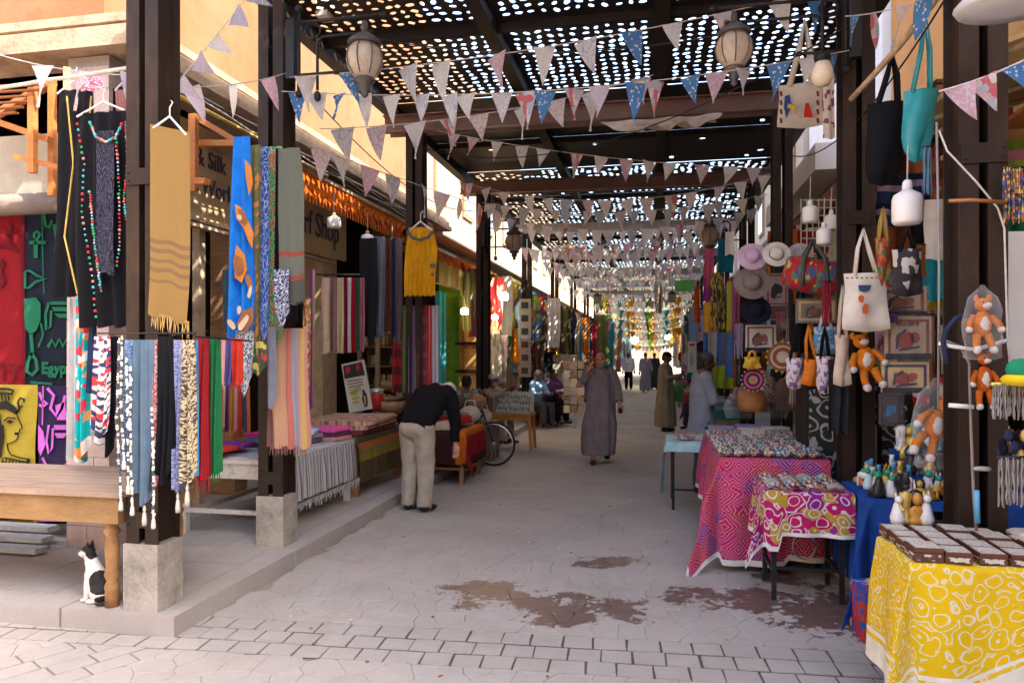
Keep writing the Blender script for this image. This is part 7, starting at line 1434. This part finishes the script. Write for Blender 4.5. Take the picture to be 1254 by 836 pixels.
# tarp and junk under the roof
vs, fs, uv = cloth_grid(W(735, 150, Y=8.85), W(885, 139, Y=8.85), .26, 3, .12, n=26, prof=lambda t: (.28 * t, 1 - .12 * t), nz=8, sway=.5)
solo('tarpaulin', MB().add(vs, fs, 0, uv, True), F('dusty_tarp', (.58, .5, .4)), 'dusty cream tarpaulin bundled under the nearest cross beam', 'tarpaulin')
vs, fs, uv = cloth_grid(W(800, 330, Y=24), W(822, 332, Y=24), 1.4, 2, .2, prof=lambda t: (.1, 1 - .6 * t)); solo('tarpaulin', MB().add(vs, fs, 0, uv, True), F('dusty_tarp', (0, 0, 0)), 'ragged pale tarpaulin hanging far down the lane right of centre', 'tarpaulin')
q = W(838, 350, Y=20); solo('screen_sign', MB().box(q, (.5, .06, .3)), surf('green_screen_sign', (.1, .4, .08), .5), 'small green and blue sign high on the right down the lane', 'sign')
for k, (u, v, Y) in enumerate(((732, 367, 26), (823, 365, 26), (745, 380, 32))):
    q = W(u, v, Y=Y); t = thing('lantern', ['small house-shaped lantern left of the lane centre', 'small house-shaped lantern right of the lane centre', 'farthest small lantern left of centre'][k], 'lantern', q); part('box', MB().box(q, (.26, .26, .28)), M_cream, t); part('cap', MB().lathe(q + Vector((0, 0, .14)), [(.22, 0), (.02, .14)], 4, rz=.78), M_iron, t); part('hook', MB().tube([q + Vector((0, 0, .27)), q + Vector((0, 0, 1.0))], .01, 4), M_iron, t)
q = W(398, 12, Y=6.5); solo('wall_floodlight', MB().box(q, (.12, .16, .18)), surf('cream_box', (.6, .52, .4), .5), 'small cream box lamp high on the left beside the globe lamp', 'lamp')
# loose wires on the left
m = MB()
for k in range(70):
    p = Vector((rc.uniform(-2.6, .6), rc.uniform(3.3, 9), .002)); m.box(p + Vector((0, 0, .003)), (rc.uniform(.008, .03), rc.uniform(.006, .02), .004), rz=rc.uniform(0, 3), m=k % 3)
solo('litter', m, [M_pale, surf('dry_leaf', (.2, .12, .06)), surf('paper_scrap', (.55, .53, .5))], 'scattered leaves, grit and paper scraps on the paving', 'litter', kind='stuff')
for k, (a, b, s_) in enumerate((((-3.1, 5.5, 4.5), (1.46, 5.85, 4.35), .35), ((-3.1, 9, 4.4), (1.46, 5.85, 4.2), .5), ((-3.1, 5.4, 4.2), (-3.1, 12.7, 4.3), .45), ((1.5, 4.1, 3.6), (1.46, 9.1, 4.1), .35))):
    a, b = Vector(a), Vector(b); solo('overhead_cable', MB().tube([a.lerp(b, j / 14) - Vector((0, 0, s_ * 4 * j / 14 * (1 - j / 14))) for j in range(15)], .006, 5), M_iron, ['thin black cable strung across the lane between the second posts', 'thin black cable slanting from the left to the right posts', 'slack black cable along the left posts', 'slack black cable along the right posts'][k], 'cable')
t = thing('wires', 'loose dark wires sagging along the left cornice', 'wire', (-4.0, 8, 4.0))
for k in range(4):
    a, b = Vector((-3.98, 5.2, 4.02 - k * .03)), Vector((-3.98, 12.5, 4.05 - k * .04)); part('wire', MB().tube([a.lerp(b, j / 16) - Vector((rc.uniform(-.02, .02), 0, .05 * abs(math.sin(j * .9 + k)))) for j in range(17)], .007, 4), M_iron if k % 2 else M_rope, t)
a_, b_ = Vector((-3.95, 5.0, 3.86)), Vector((-3.95, 8.2, 3.86)); part('yellow_pipe', MB().tube([a_, b_], .018, 6), surf('yellow_pipe', (.5, .33, .08), .6), t)
# ================================================================ PEOPLE AND THE CAT
def remesh(mb, vox, smooth=2):
    me = bpy.data.meshes.new('tmp'); me.from_pydata([tuple(p) for p in mb.v], [], mb.f); o = bpy.data.objects.new('tmp', me); COL.objects.link(o)
    md = o.modifiers.new('r', 'REMESH'); md.mode = 'VOXEL'; md.voxel_size = vox
    if smooth: s = o.modifiers.new('s', 'SMOOTH'); s.iterations = smooth; s.factor = .5
    bpy.context.view_layer.update(); r = bpy.data.meshes.new_from_object(o.evaluated_get(bpy.context.evaluated_depsgraph_get())); bpy.data.objects.remove(o); bpy.data.meshes.remove(me)
    r.polygons.foreach_set('use_smooth', [True] * len(r.polygons)); return r
def wrinkle(me, amp, sc, off=0):
    me.calc_loop_triangles(); ns = [v.normal.copy() for v in me.vertices]
    for v, n in zip(me.vertices, ns):
        p = Vector((v.co.x * sc[0] + off, v.co.y * sc[1], v.co.z * sc[2])); v.co += n * amp * (mnoise.noise(p) + .5 * mnoise.noise(p * 2.3))
def put(name, me, mats, parent, zones=None, label=None):
    me.name = name; me.materials.clear()
    for m in (mats if isinstance(mats, (list, tuple)) else [mats]): me.materials.append(m)
    if zones:
        for p in me.polygons:
            c = p.center
            for k, (cx, cy, cz, rx, ry, rz_) in zones:
                if ((c.x - cx) / rx) ** 2 + ((c.y - cy) / ry) ** 2 + ((c.z - cz) / rz_) ** 2 < 1: p.material_index = k; break
    me.update(); o = bpy.data.objects.new(name, me); COL.objects.link(o); o.parent = parent; ORG[o.name] = wloc(parent)
    if label: o['label'] = label
    return o
SK1 = surf('tan_skin', (.36, .18, .1), .55, .12, 8, .1, spec=.35); SK2 = surf('brown_skin', (.16, .075, .045), .55, .12, 8, .1, spec=.35); SK3 = surf('fair_skin', (.5, .27, .19), .55, .1, 8, .1)
M_hairb = surf('black_hair', (.02, .016, .014), .7, .3, 60, .5); M_hairg = surf('grey_hair', (.4, .38, .36), .8, .3, 60, .5); M_eye = surf('dark_eye', (.02, .015, .012), .3); M_lip = surf('lip', (.25, .09, .07), .6)
def hand(m, w, f, up, s=1, curl=.5, thumb=1):
    """hand starting at wrist w, pointing along f, palm normal up"""
    f = Vector(f).normalized(); up = Vector(up).normalized(); sd = f.cross(up).normalized(); up = sd.cross(f); w = Vector(w)
    m.ball(w + f * .045 * s, (.001, .001, .001), 4)
    for q in (0, .03, .06, .085): m.ball(w + f * q * s, .026 * s if q < .03 else .03 * s, 7, M=Matrix.Diagonal((1, 1, 1)))
    m.tube([w + sd * .022 * s + f * .03 * s, w + sd * .03 * s + f * .085 * s], .017 * s, 7).tube([w - sd * .022 * s + f * .03 * s, w - sd * .03 * s + f * .085 * s], .017 * s, 7)
    for k, (o, L) in enumerate(((-.033, .07), (-.011, .082), (.011, .076), (.032, .06))):
        a = w + f * .088 * s + sd * o * s; b = a + (f * .5 * L - up * curl * L * .25) * s * 1.1; c = b + (f * (.5 - curl * .45) * L - up * curl * L * .6) * s; m.tube([a, b, c], [.0115 * s, .0105 * s, .009 * s], 6)
    a = w + f * .02 * s + sd * thumb * .025 * s; m.tube([a, a + (sd * thumb * .025 + f * .03 - up * .01) * s, a + (sd * thumb * .028 + f * .062 - up * .018) * s], [.014 * s, .012 * s, .0095 * s], 6)
def head_mb(m, c, R3, s=1):
    P = lambda x, y, z: Vector(c) + R3 @ Vector((x * s, y * s, z * s)); B = lambda x, y, z, rx, ry, rz: m.ball(P(x, y, z), (rx * s, ry * s, rz * s), 14, M=R3)
    B(0, .012, .02, .077, .095, .098); B(0, -.012, -.035, .062, .078, .075); B(0, -.045, -.088, .034, .034, .03)   # skull, face, chin
    m.tube([P(0, -.088, .018), P(0, -.112, -.022)], [.009 * s, .016 * s], 7); B(0, -.104, -.026, .02, .014, .011)
    for sx in (-1, 1): B(sx * .03, -.078, .027, .026, .016, .01); B(sx * .078, .012, -.005, .011, .022, .032); B(sx * .038, -.062, -.022, .024, .025, .024)
    B(0, -.088, -.055, .026, .012, .012)
def person(label, loc, rz, j, cloth, vox=.012, skin=SK1, hair=None, hat=None, headrot=(0, 0, 0), s=1.0, extra=None, beard=None, fingers=True):
    """j: dict of joints in local space, facing -Y"""
    t = thing('person', label, 'person', loc); t.rotation_euler.z = rz; V = Vector; m = MB(); J = {k: (V(v) if isinstance(v, tuple) else v) for k, v in j.items()}
    pel, ch, nk, hd = J['pelvis'], J['chest'], J['neck'], J['head']
    up = (ch - pel).normalized()
    def ell(c, rx, ry, rz_): m.ball(c, (rx, ry, rz_), 14, M=up.to_track_quat('Z', 'Y').to_matrix())
    for k in range(6): q = k / 5; ell(pel.lerp(ch, q), .145 + .02 * q - .02 * math.sin(q * 3), .105, .1)
    ell(nk - up * .06, .15, .085, .07); m.tube([nk - up * .05, nk, hd - (hd - nk) * .35], [.065, .056, .053], 12)
    R3 = Matrix.Rotation(headrot[2], 3, 'Z') @ Matrix.Rotation(headrot[0], 3, 'X') @ Matrix.Rotation(headrot[1], 3, 'Y'); head_mb(m, hd, R3)
    for sd in 'LR':
        m.tube([J['sh' + sd], J['el' + sd], J['wr' + sd]], [.048, .038, .026], 10); m.ball(J['sh' + sd], .055, 10)
        f = (J['wr' + sd] - J['el' + sd]).normalized(); f = V(j.get('hf' + sd, f)); hand(m, J['wr' + sd], f, j.get('hu' + sd, (0, -1, 0) if abs(f.y) < .8 else (0, 0, 1)), 1, j.get('curl' + sd, .45), -1 if sd == 'L' else 1)
        m.tube([J['hip' + sd], J['kn' + sd], J['an' + sd]], [.085, .055, .038], 10); fd = V(j.get('fd' + sd, (0, -1, 0))); m.ball(J['an' + sd] + V((0, 0, -.035)) + fd * .07, (.043, .043, .035), 10).ball(J['an' + sd] + V((0, 0, -.04)) + fd * .13, (.038, .045, .025), 10)
    Z = [(1, tuple(hd + R3 @ V((sx * .03, -.082, .01))) + (.016, .02, .009)) for sx in (-1, 1)] + [(1, tuple(hd + R3 @ V((sx * .032, -.088, .034))) + (.024, .02, .006)) for sx in (-1, 1)] + [(2, tuple(hd + R3 @ V((0, -.095, -.055))) + (.026, .022, .009))]
    if beard: Z.append((3, tuple(hd + R3 @ V((0, -.06, -.08))) + (.075, .07, .045)))
    b = remesh(m, vox, 1); put('body', b, [skin, M_eye, M_lip, beard or skin], t, Z)
    if hair:
        hm = MB(); P = lambda x, y, z: hd + R3 @ V((x, y, z)); hm.ball(P(0, .022, .035), (.084, .098, .094), 14, M=R3); hm.ball(P(0, .055, -.02), (.075, .06, .075), 12, M=R3); me = remesh(hm, .011, 2)
        wrinkle(me, .006, (40, 40, 40)); put('hair', me, hair, t)
    if hat:
        kind, hmat = hat; hm = MB()
        if kind == 'cap': # round knitted or cloth cap
            hm.ball(hd + R3 @ V((0, .012, .055)), (.086, .1, .075), 14, M=R3); hm.ball(hd + R3 @ V((0, .012, .035)), (.09, .106, .03), 14, M=R3)
        elif kind == 'visor':
            hm.ball(hd + R3 @ V((0, .012, .06)), (.086, .102, .07), 14, M=R3); hm.ball(hd + R3 @ V((0, -.1, .045)), (.07, .075, .012), 12, M=R3)
        put('cap', remesh(hm, .01, 2), hmat, t)
    for nm, mb, mat_, wr, sc in cloth(J, V):
        me = remesh(mb, max(vox, .014) if nm != 'shoe' else vox, 3); wrinkle(me, wr, sc, rc.uniform(0, 9)) if wr else None; put(nm, me, mat_, t)
    if extra: extra(t, J)
    return t
def shoes(J, mat_, out, side=True):
    for sd in 'LR':
        m = MB(); fd = Vector(J.get('fd' + sd, (0, -1, 0))); fd = fd if isinstance(fd, Vector) else Vector(fd); M3 = fd.to_track_quat('-Y', 'Z').to_matrix()
        m.ball(J['an' + sd] + Vector((0, 0, -.035)) + fd * .0, (.045, .06, .045), 12, M=M3).ball(J['an' + sd] + Vector((0, 0, -.045)) + fd * .12, (.05, .09, .033), 12, M=M3); out.append(('shoe', m, mat_, 0, None))
M_shoe = surf('black_shoe', (.02, .018, .016), .4)
def robe(mat_, prof, sleeve=(.07, .062, .065), shoemat=M_shoe, cut=.85, folds=(9, 9, 1.4), amp=.03, hemz=.14):
    def f(J, V):
        out = []; m = MB(); n = 20
        pel, ch, nk = J['pelvis'], J['chest'], J['neck']; vs = []; rings = prof(J, V)
        for c, rx, ry in rings: vs += [V(c) + V((rx * math.cos(6.283 * k / n), ry * math.sin(6.283 * k / n), 0)) for k in range(n)]
        m.add(vs, [(i * n + k, i * n + (k + 1) % n, (i + 1) * n + (k + 1) % n, (i + 1) * n + k) for i in range(len(rings) - 1) for k in range(n)] + [tuple(range(n))[::-1], tuple(range((len(rings) - 1) * n, len(rings) * n))])
        for sd in 'LR':
            w = J['el' + sd].lerp(J['wr' + sd], cut); m.tube([J['sh' + sd].lerp(nk, .25), J['sh' + sd], J['el' + sd], w], [.08, sleeve[0], sleeve[1], sleeve[2]], 14)
        out.append(('galabeya', m, mat_, amp, folds)); shoes(J, shoemat, out); return out
    return f
def std(st=0, h=1.0):
    return {'pelvis': (0, 0, .93), 'chest': (0, 0, 1.25), 'neck': (0, .0, 1.45), 'head': (0, -.015, 1.59), 'shL': (.175, 0, 1.40), 'shR': (-.175, 0, 1.40), 'elL': (.23, .01, 1.13), 'elR': (-.23, .01, 1.13), 'wrL': (.25, -.05, .88), 'wrR': (-.25, -.05, .88),
            'hipL': (.09, 0, .9), 'hipR': (-.09, 0, .9), 'knL': (.1, -.02, .49), 'knR': (-.1, -.02, .49), 'anL': (.1, .02, .08), 'anR': (-.1, .02, .08)}
# 1 bald man walking towards the camera, phone at his ear
M_gal = stripes('lilac_grey_galabeya', [(3, (.25, .205, .225)), (1, (.28, .23, .25))], 24); 
j = std(); j.update({'elR': (-.33, -.02, 1.19), 'wrR': (-.17, -.1, 1.44), 'hfR': (.35, -.05, 1), 'huR': (-1, -.3, 0), 'curlR': .9, 'elL': (.27, .05, 1.14), 'wrL': (.29, -.08, .92), 'hfL': (.1, -.25, -1), 'curlL': .7,
                     'knR': (-.1, -.17, .5), 'anR': (-.11, -.16, .09), 'knL': (.09, .04, .5), 'anL': (.1, .22, .12), 'head': (0, -.03, 1.585)})
def pr_walk(J, V): return [((-.02, 0, .13), .26, .25), ((-.02, 0, .3), .275, .26), ((-.01, 0, .6), .275, .25), ((0, 0, .9), .225, .19), ((0, 0, 1.15), .195, .15), ((0, 0, 1.35), .19, .135), ((0, 0, 1.43), .14, .1), ((0, 0, 1.465), .075, .07)]
def phone(t, J):
    part('phone', MB().box(Vector(wloc(t)) + Vector((-.105, -.075, 1.56)), (.012, .05, .13), rz=0), M_iron, t)
    m = MB(); q = J['wrL'] + Vector((.01, -.04, -.1)); part('held_pouch', MB().ball(wloc(t) + q, (.035, .03, .05), 8), M_iron, t)
M_gal = fab('lilac_grey_cotton', (.3, .25, .25))
person('bald man in a long lilac-grey robe walking up the lane, phone at his ear', (-.87, 11.26, 0), .06, j, robe(M_gal, pr_walk, folds=(11, 11, 1.2), amp=.035), vox=.009, skin=surf('warm_tan_skin', (.5, .23, .12), .45, .12, 8, .1, spec=.4), headrot=(0, 0, .05), extra=phone)
# 2 bending man seen from behind
j = std(); j.update({'pelvis': (0, .05, .93), 'chest': (0, -.19, 1.16), 'neck': (0, -.38, 1.31), 'head': (-.0, -.52, 1.24), 'shL': (.19, -.30, 1.25), 'shR': (-.19, -.30, 1.25), 'elL': (.31, -.24, 1.0), 'wrL': (.32, -.22, .78), 'elR': (-.24, -.34, .98), 'wrR': (-.25, -.33, .70), 'hfR': (0, -.1, -1), 'hfL': (0, -.1, -1),
                     'hipL': (.1, .04, .92), 'hipR': (-.1, .04, .92), 'knL': (.11, .0, .5), 'knR': (-.1, .0, .5), 'anL': (.12, .03, .08), 'anR': (-.1, .03, .08)})
def bend_clothes(J, V):
    out = []; m = MB(); n = 20; up = (J['neck'] - J['pelvis']).normalized(); M3 = up.to_track_quat('Z', 'X').to_matrix(); xa = V((1, 0, 0)); ya = up.cross(xa)
    rings = [(J['pelvis'] - up * .06 + V((0, .0, -.02)), .2, .15), (J['pelvis'] + up * .08, .205, .155), (J['pelvis'].lerp(J['chest'], .7), .215, .16), (J['chest'] + up * .08, .22, .15), (J['neck'] - up * .06, .18, .11), (J['neck'] + up * .0, .085, .07)]
    vs = [c + xa * rx * math.cos(6.283 * k / n) + ya * ry * math.sin(6.283 * k / n) for c, rx, ry in rings for k in range(n)]
    m.add(vs, [(i * n + k, i * n + (k + 1) % n, (i + 1) * n + (k + 1) % n, (i + 1) * n + k) for i in range(5) for k in range(n)] + [tuple(range(n))[::-1], tuple(range(5 * n, 6 * n))])
    for sd in 'LR': m.tube([J['sh' + sd].lerp(J['neck'], .4), J['sh' + sd], J['el' + sd], J['el' + sd].lerp(J['wr' + sd], .92)], [.09, .085, .07, .05], 12)
    out.append(('sweater', m, fab('black_wool', (.008, .008, .01)), .018, (9, 9, 9)))
    m = MB(); m.ball(J['pelvis'] + V((0, .0, -.03)), (.19, .155, .13), 14)
    for sd in 'LR': m.tube([J['hip' + sd] + V((0, 0, .02)), J['kn' + sd], J['an' + sd] + V((0, 0, -.02))], [.118, .093, .085], 14)
    out.append(('trousers', m, fab('cream_trousers', (.48, .42, .34)), .016, (9, 9, 3))); shoes(J, M_shoe, out); return out
person('man bending over the textile table, black sweater and cream trousers, seen from behind', (-2.53, 7.45, 0), R(160), j, bend_clothes, vox=.009, skin=SK3, hair=surf('white_hair', (.55, .5, .45), .8, .2, 60, .5), headrot=(1.3, 0, 0))
# 3 seated vendor behind the showcase
def sitting(lean=0):
    return {'pelvis': (0, 0, .5), 'chest': (0, -.06, .82), 'neck': (0, -.1, 1.02), 'head': (0, -.14, 1.16), 'shL': (.17, -.09, .97), 'shR': (-.17, -.09, .97), 'elL': (.22, -.2, .74), 'elR': (-.22, -.2, .74), 'wrL': (.12, -.38, .76), 'wrR': (-.12, -.38, .76),
            'hipL': (.1, -.03, .47), 'hipR': (-.1, -.03, .47), 'knL': (.13, -.42, .5), 'knR': (-.13, -.42, .5), 'anL': (.13, -.42, .1), 'anR': (-.13, -.42, .1)}
def shirt(mt, pants, amp=.014, long=0, shoem=M_shoe):
    def f(J, V):
        out = []; m = MB(); n = 18; a, b = J['pelvis'], J['neck']
        rings = [(a - V((0, 0, .08 + long)), .2 + long * .12, .16 + long * .12), (a + V((0, 0, .08)), .185, .145), (J['chest'], .195, .145), (b - V((0, 0, .09)), .185, .12), (b - V((0, 0, .03)), .13, .09), (b, .07, .065)]
        vs = [V(c) + V((rx * math.cos(6.283 * k / n), ry * math.sin(6.283 * k / n), 0)) for c, rx, ry in rings for k in range(n)]
        m.add(vs, [(i * n + k, i * n + (k + 1) % n, (i + 1) * n + (k + 1) % n, (i + 1) * n + k) for i in range(5) for k in range(n)] + [tuple(range(n))[::-1], tuple(range(5 * n, 6 * n))])
        for sd in 'LR': m.tube([J['sh' + sd].lerp(b, .35), J['sh' + sd], J['el' + sd], J['el' + sd].lerp(J['wr' + sd], .85)], [.08, .075, .062, .05], 12)
        out.append(('shirt', m, mt, amp, (8, 8, 6))); m = MB(); m.ball(a - V((0, 0, .03)), (.18, .15, .12), 12)
        for sd in 'LR': m.tube([J['hip' + sd], J['kn' + sd], J['an' + sd]], [.11, .085, .07], 12)
        out.append(('trousers', m, pants, amp, (8, 8, 4))); shoes(J, shoem, out); return out
    return f
j = sitting(); j.update({'elL': (.2, -.3, .85), 'wrL': (.1, -.5, .98), 'elR': (-.2, -.3, .85), 'wrR': (-.02, -.5, 1.0), 'curlL': .3})
person('seated vendor with white cap and grey beard leaning on the showcase', (-3.05, 12.9, .05), R(62), {k: v for k, v in j.items()}, shirt(F('sand_robe_cloth', (.46, .34, .24)), F('sand_robe_cloth', (0, 0, 0)), long=.15), vox=.011, skin=SK2, hat=('cap', F('white_knit', (.6, .6, .6))), beard=M_hairg)
solo('stool', MB().bb(-3.25, -2.9, 12.72, 13.08, .42, .46).bb(-3.22, -3.18, 12.75, 12.79, 0, .419).bb(-2.97, -2.93, 12.75, 12.79, 0, .419).bb(-3.22, -3.18, 13.0, 13.04, 0, .419).bb(-2.97, -2.93, 13.0, 13.04, 0, .419), M_wood, 'small wooden stool under the vendor with the white cap', 'stool')
person('seated figure in a pale green shirt half hidden by the dark post', (-3.2, 11.75, .05), R(170), sitting(), shirt(F('pale_green_shirt', (.3, .42, .34)), M_blackc), vox=.014, skin=SK2, hair=M_hairb)
solo('stool', MB().bb(-3.38, -3.02, 11.58, 11.92, .42, .46).bb(-3.35, -3.31, 11.6, 11.64, 0, .419).bb(-3.1, -3.06, 11.6, 11.64, 0, .419).bb(-3.35, -3.31, 11.86, 11.9, 0, .419).bb(-3.1, -3.06, 11.86, 11.9, 0, .419), M_wood, 'small stool under the figure in the pale green shirt', 'stool')
person('seated grey-haired man in a light blue shirt on the left of the lane', (-2.75, 16.2, .03), R(55), sitting(), shirt(F('light_blue_shirt', (.22, .36, .6)), F('slate_trousers', (.08, .08, .1))), vox=.013, skin=SK2, hair=M_hairg)
person('seated man in a purple shirt reading beside the man in blue', (-2.5, 17.0, .03), R(50), sitting(), shirt(F('purple_shirt', (.14, .06, .17)), M_blackc), vox=.014, skin=SK2, hair=M_hairb)
solo('bench', MB().bb(-3.0, -2.5, 16.0, 17.3, .4, .45).bb(-2.95, -2.9, 16.05, 16.1, 0, .399).bb(-2.6, -2.55, 16.05, 16.1, 0, .399).bb(-2.95, -2.9, 17.2, 17.25, 0, .399).bb(-2.6, -2.55, 17.2, 17.25, 0, .399), M_wood, 'plain bench under the two seated men', 'bench')
solo('newspaper', MB().add([(-2.3, 16.6, .78), (-2.0, 16.75, .82), (-2.1, 17.05, .86), (-2.4, 16.9, .82), (-2.3, 16.6, .785), (-2.0, 16.75, .825), (-2.1, 17.05, .865), (-2.4, 16.9, .825)], [(0, 1, 2, 3), (7, 6, 5, 4), (0, 4, 5, 1), (1, 5, 6, 2), (2, 6, 7, 3), (3, 7, 4, 0)]), confetti('red_white_paper', [(.6, .55, .5), (.5, .1, .08), (.55, .5, .48)], 20, 'Object'), 'red and white folded paper held by the seated man in purple', 'paper')
# 7 vendor in brown robe with a black cap, in profile to the right
j = std(); j.update({'elL': (.22, -.12, 1.16), 'wrL': (.1, -.33, 1.2), 'elR': (-.22, -.1, 1.16), 'wrR': (-.08, -.33, 1.2), 'head': (0, -.03, 1.6)})
def pr_std(J, V): return [((0, 0, .1), .25, .24), ((0, 0, .4), .24, .23), ((0, 0, .9), .2, .18), ((0, 0, 1.15), .19, .15), ((0, 0, 1.35), .19, .135), ((0, 0, 1.43), .14, .1), ((0, 0, 1.465), .075, .07)]
def scarf_(t, J):
    pass
person('standing man in a long brown robe and black cap reading something in his hands', (.17, 16.1, 0), R(78), j, robe(F('olive_brown_robe', (.3, .255, .2)), pr_std), vox=.012, skin=SK2, hat=('visor', M_blackc), hair=M_hairb, headrot=(.25, 0, 0))
# 8 man in pale grey long shirt and grey cap
j = std(); j.update({'elL': (.23, -.1, 1.15), 'wrL': (.14, -.36, 1.12), 'elR': (-.24, -.06, 1.13), 'wrR': (-.12, -.33, 1.1), 'head': (0, -.05, 1.59)})
person('man in a pale grey-blue long shirt, jeans and grey cap reaching towards the stall', (.52, 8.95, 0), R(105), j, shirt(F('greyblue_long_shirt', (.3, .33, .38)), F('worn_jeans', (.1, .18, .3)), long=.28), vox=.01, skin=surf('deep_brown_skin', (.1, .045, .028), .5, .1), hair=M_hairb, hat=('cap', F('charcoal_cap', (.07, .075, .09))), headrot=(.1, 0, 0))
person('child in a bright green shirt seated behind the far right table', (.95, 15.5, .12), R(-40), sitting(), shirt(F('bright_green_shirt', (.1, .42, .04)), M_navy), vox=.014, skin=SK2, hair=M_hairb, headrot=(.4, 0, 0))
solo('stool', MB().bb(.8, 1.1, 15.4, 15.7, .48, .53).bb(.83, .87, 15.43, 15.47, 0, .479).bb(1.03, 1.07, 15.43, 15.47, 0, .479).bb(.83, .87, 15.63, 15.67, 0, .479).bb(1.03, 1.07, 15.63, 15.67, 0, .479), M_wood, 'small stool under the child in green', 'stool')
j = std(); j.update({'knR': (-.1, -.1, .5), 'anR': (-.1, -.12, .1), 'anL': (.1, .18, .12)})
person('distant man in a white shirt and black trousers walking away', (-1.29, 33.1, 0), R(182), j, shirt(F('white_shirt', (.55, .58, .66)), M_blackc), vox=.018, skin=SK2, hair=M_hairb)
person('distant man in a pale lilac robe walking beside another in dark', (-.52, 31.8, 0), R(5), j, robe(F('pale_lilac_robe', (.36, .33, .42)), pr_std), vox=.018, skin=SK2, hair=M_hairb)
person('distant man in a dark robe just behind the one in lilac', (-.15, 34, 0), R(5), std(), robe(F('dark_green_robe', (.06, .07, .06)), pr_std), vox=.018, skin=SK2, hair=M_hairb)
# cat
ct = thing('cat', 'black and white cat sitting under the worn wooden table', 'cat', (-3.5, 4.0, KH)); m = MB(); V = Vector
m.ball((.03, 0, .085), (.085, .07, .085), 14); m.ball((.0, 0, .14), (.065, .058, .09), 14); m.ball((-.025, 0, .2), (.05, .048, .065), 12)
m.tube([(-.03, 0, .2), (-.045, 0, .27), (-.055, 0, .3)], [.045, .038, .036], 10); m.ball((-.062, -.005, .318), (.044, .042, .038), 14); m.ball((-.096, -.012, .306), (.022, .022, .017), 10); m.ball((-.085, -.01, .3), (.02, .03, .018), 8)
for y in (-.025, .025):
    m.tube([(-.055, y, .335), (-.05, y * 1.25, .385)], [.02, .003], 6); m.tube([(-.045, y, .19), (-.06, y, .1), (-.062, y, .02)], [.026, .018, .015], 8); m.ball((-.075, y, .014), (.026, .016, .014), 8)
    m.ball((.03, y * 2.2, .06), (.062, .03, .055), 10); m.ball((-.015, y * 2.4, .016), (.04, .018, .016), 8)
m.tube([(.1, 0, .03), (.13, -.05, .02), (.1, -.11, .018), (.04, -.13, .018)], [.018, .016, .014, .011], 7)
me = remesh(m, .006, 1); wrinkle(me, .0025, (60, 60, 60))
cb = put('body', me, [surf('white_fur', (.6, .56, .52), .9, .1, 40, .5), surf('black_fur', (.016, .014, .014), .8, .3, 40, .5), surf('cat_eye', (.3, .35, .05), .2), surf('pink_nose', (.5, .25, .22))], ct,
    [(2, (-.1, -.028, .325, .01, .01, .009)), (3, (-.118, -.014, .309, .007, .007, .006)), (1, (-.05, 0, .345, .055, .07, .03)), (1, (-.03, 0, .32, .035, .08, .05)), (1, (-.055, .0, .38, .04, .06, .03)), (1, (.04, -.05, .13, .075, .06, .08)), (1, (.045, .05, .14, .08, .07, .09)), (1, (.1, -.05, .03, .09, .12, .03))])
ct.rotation_euler.z = R(14)
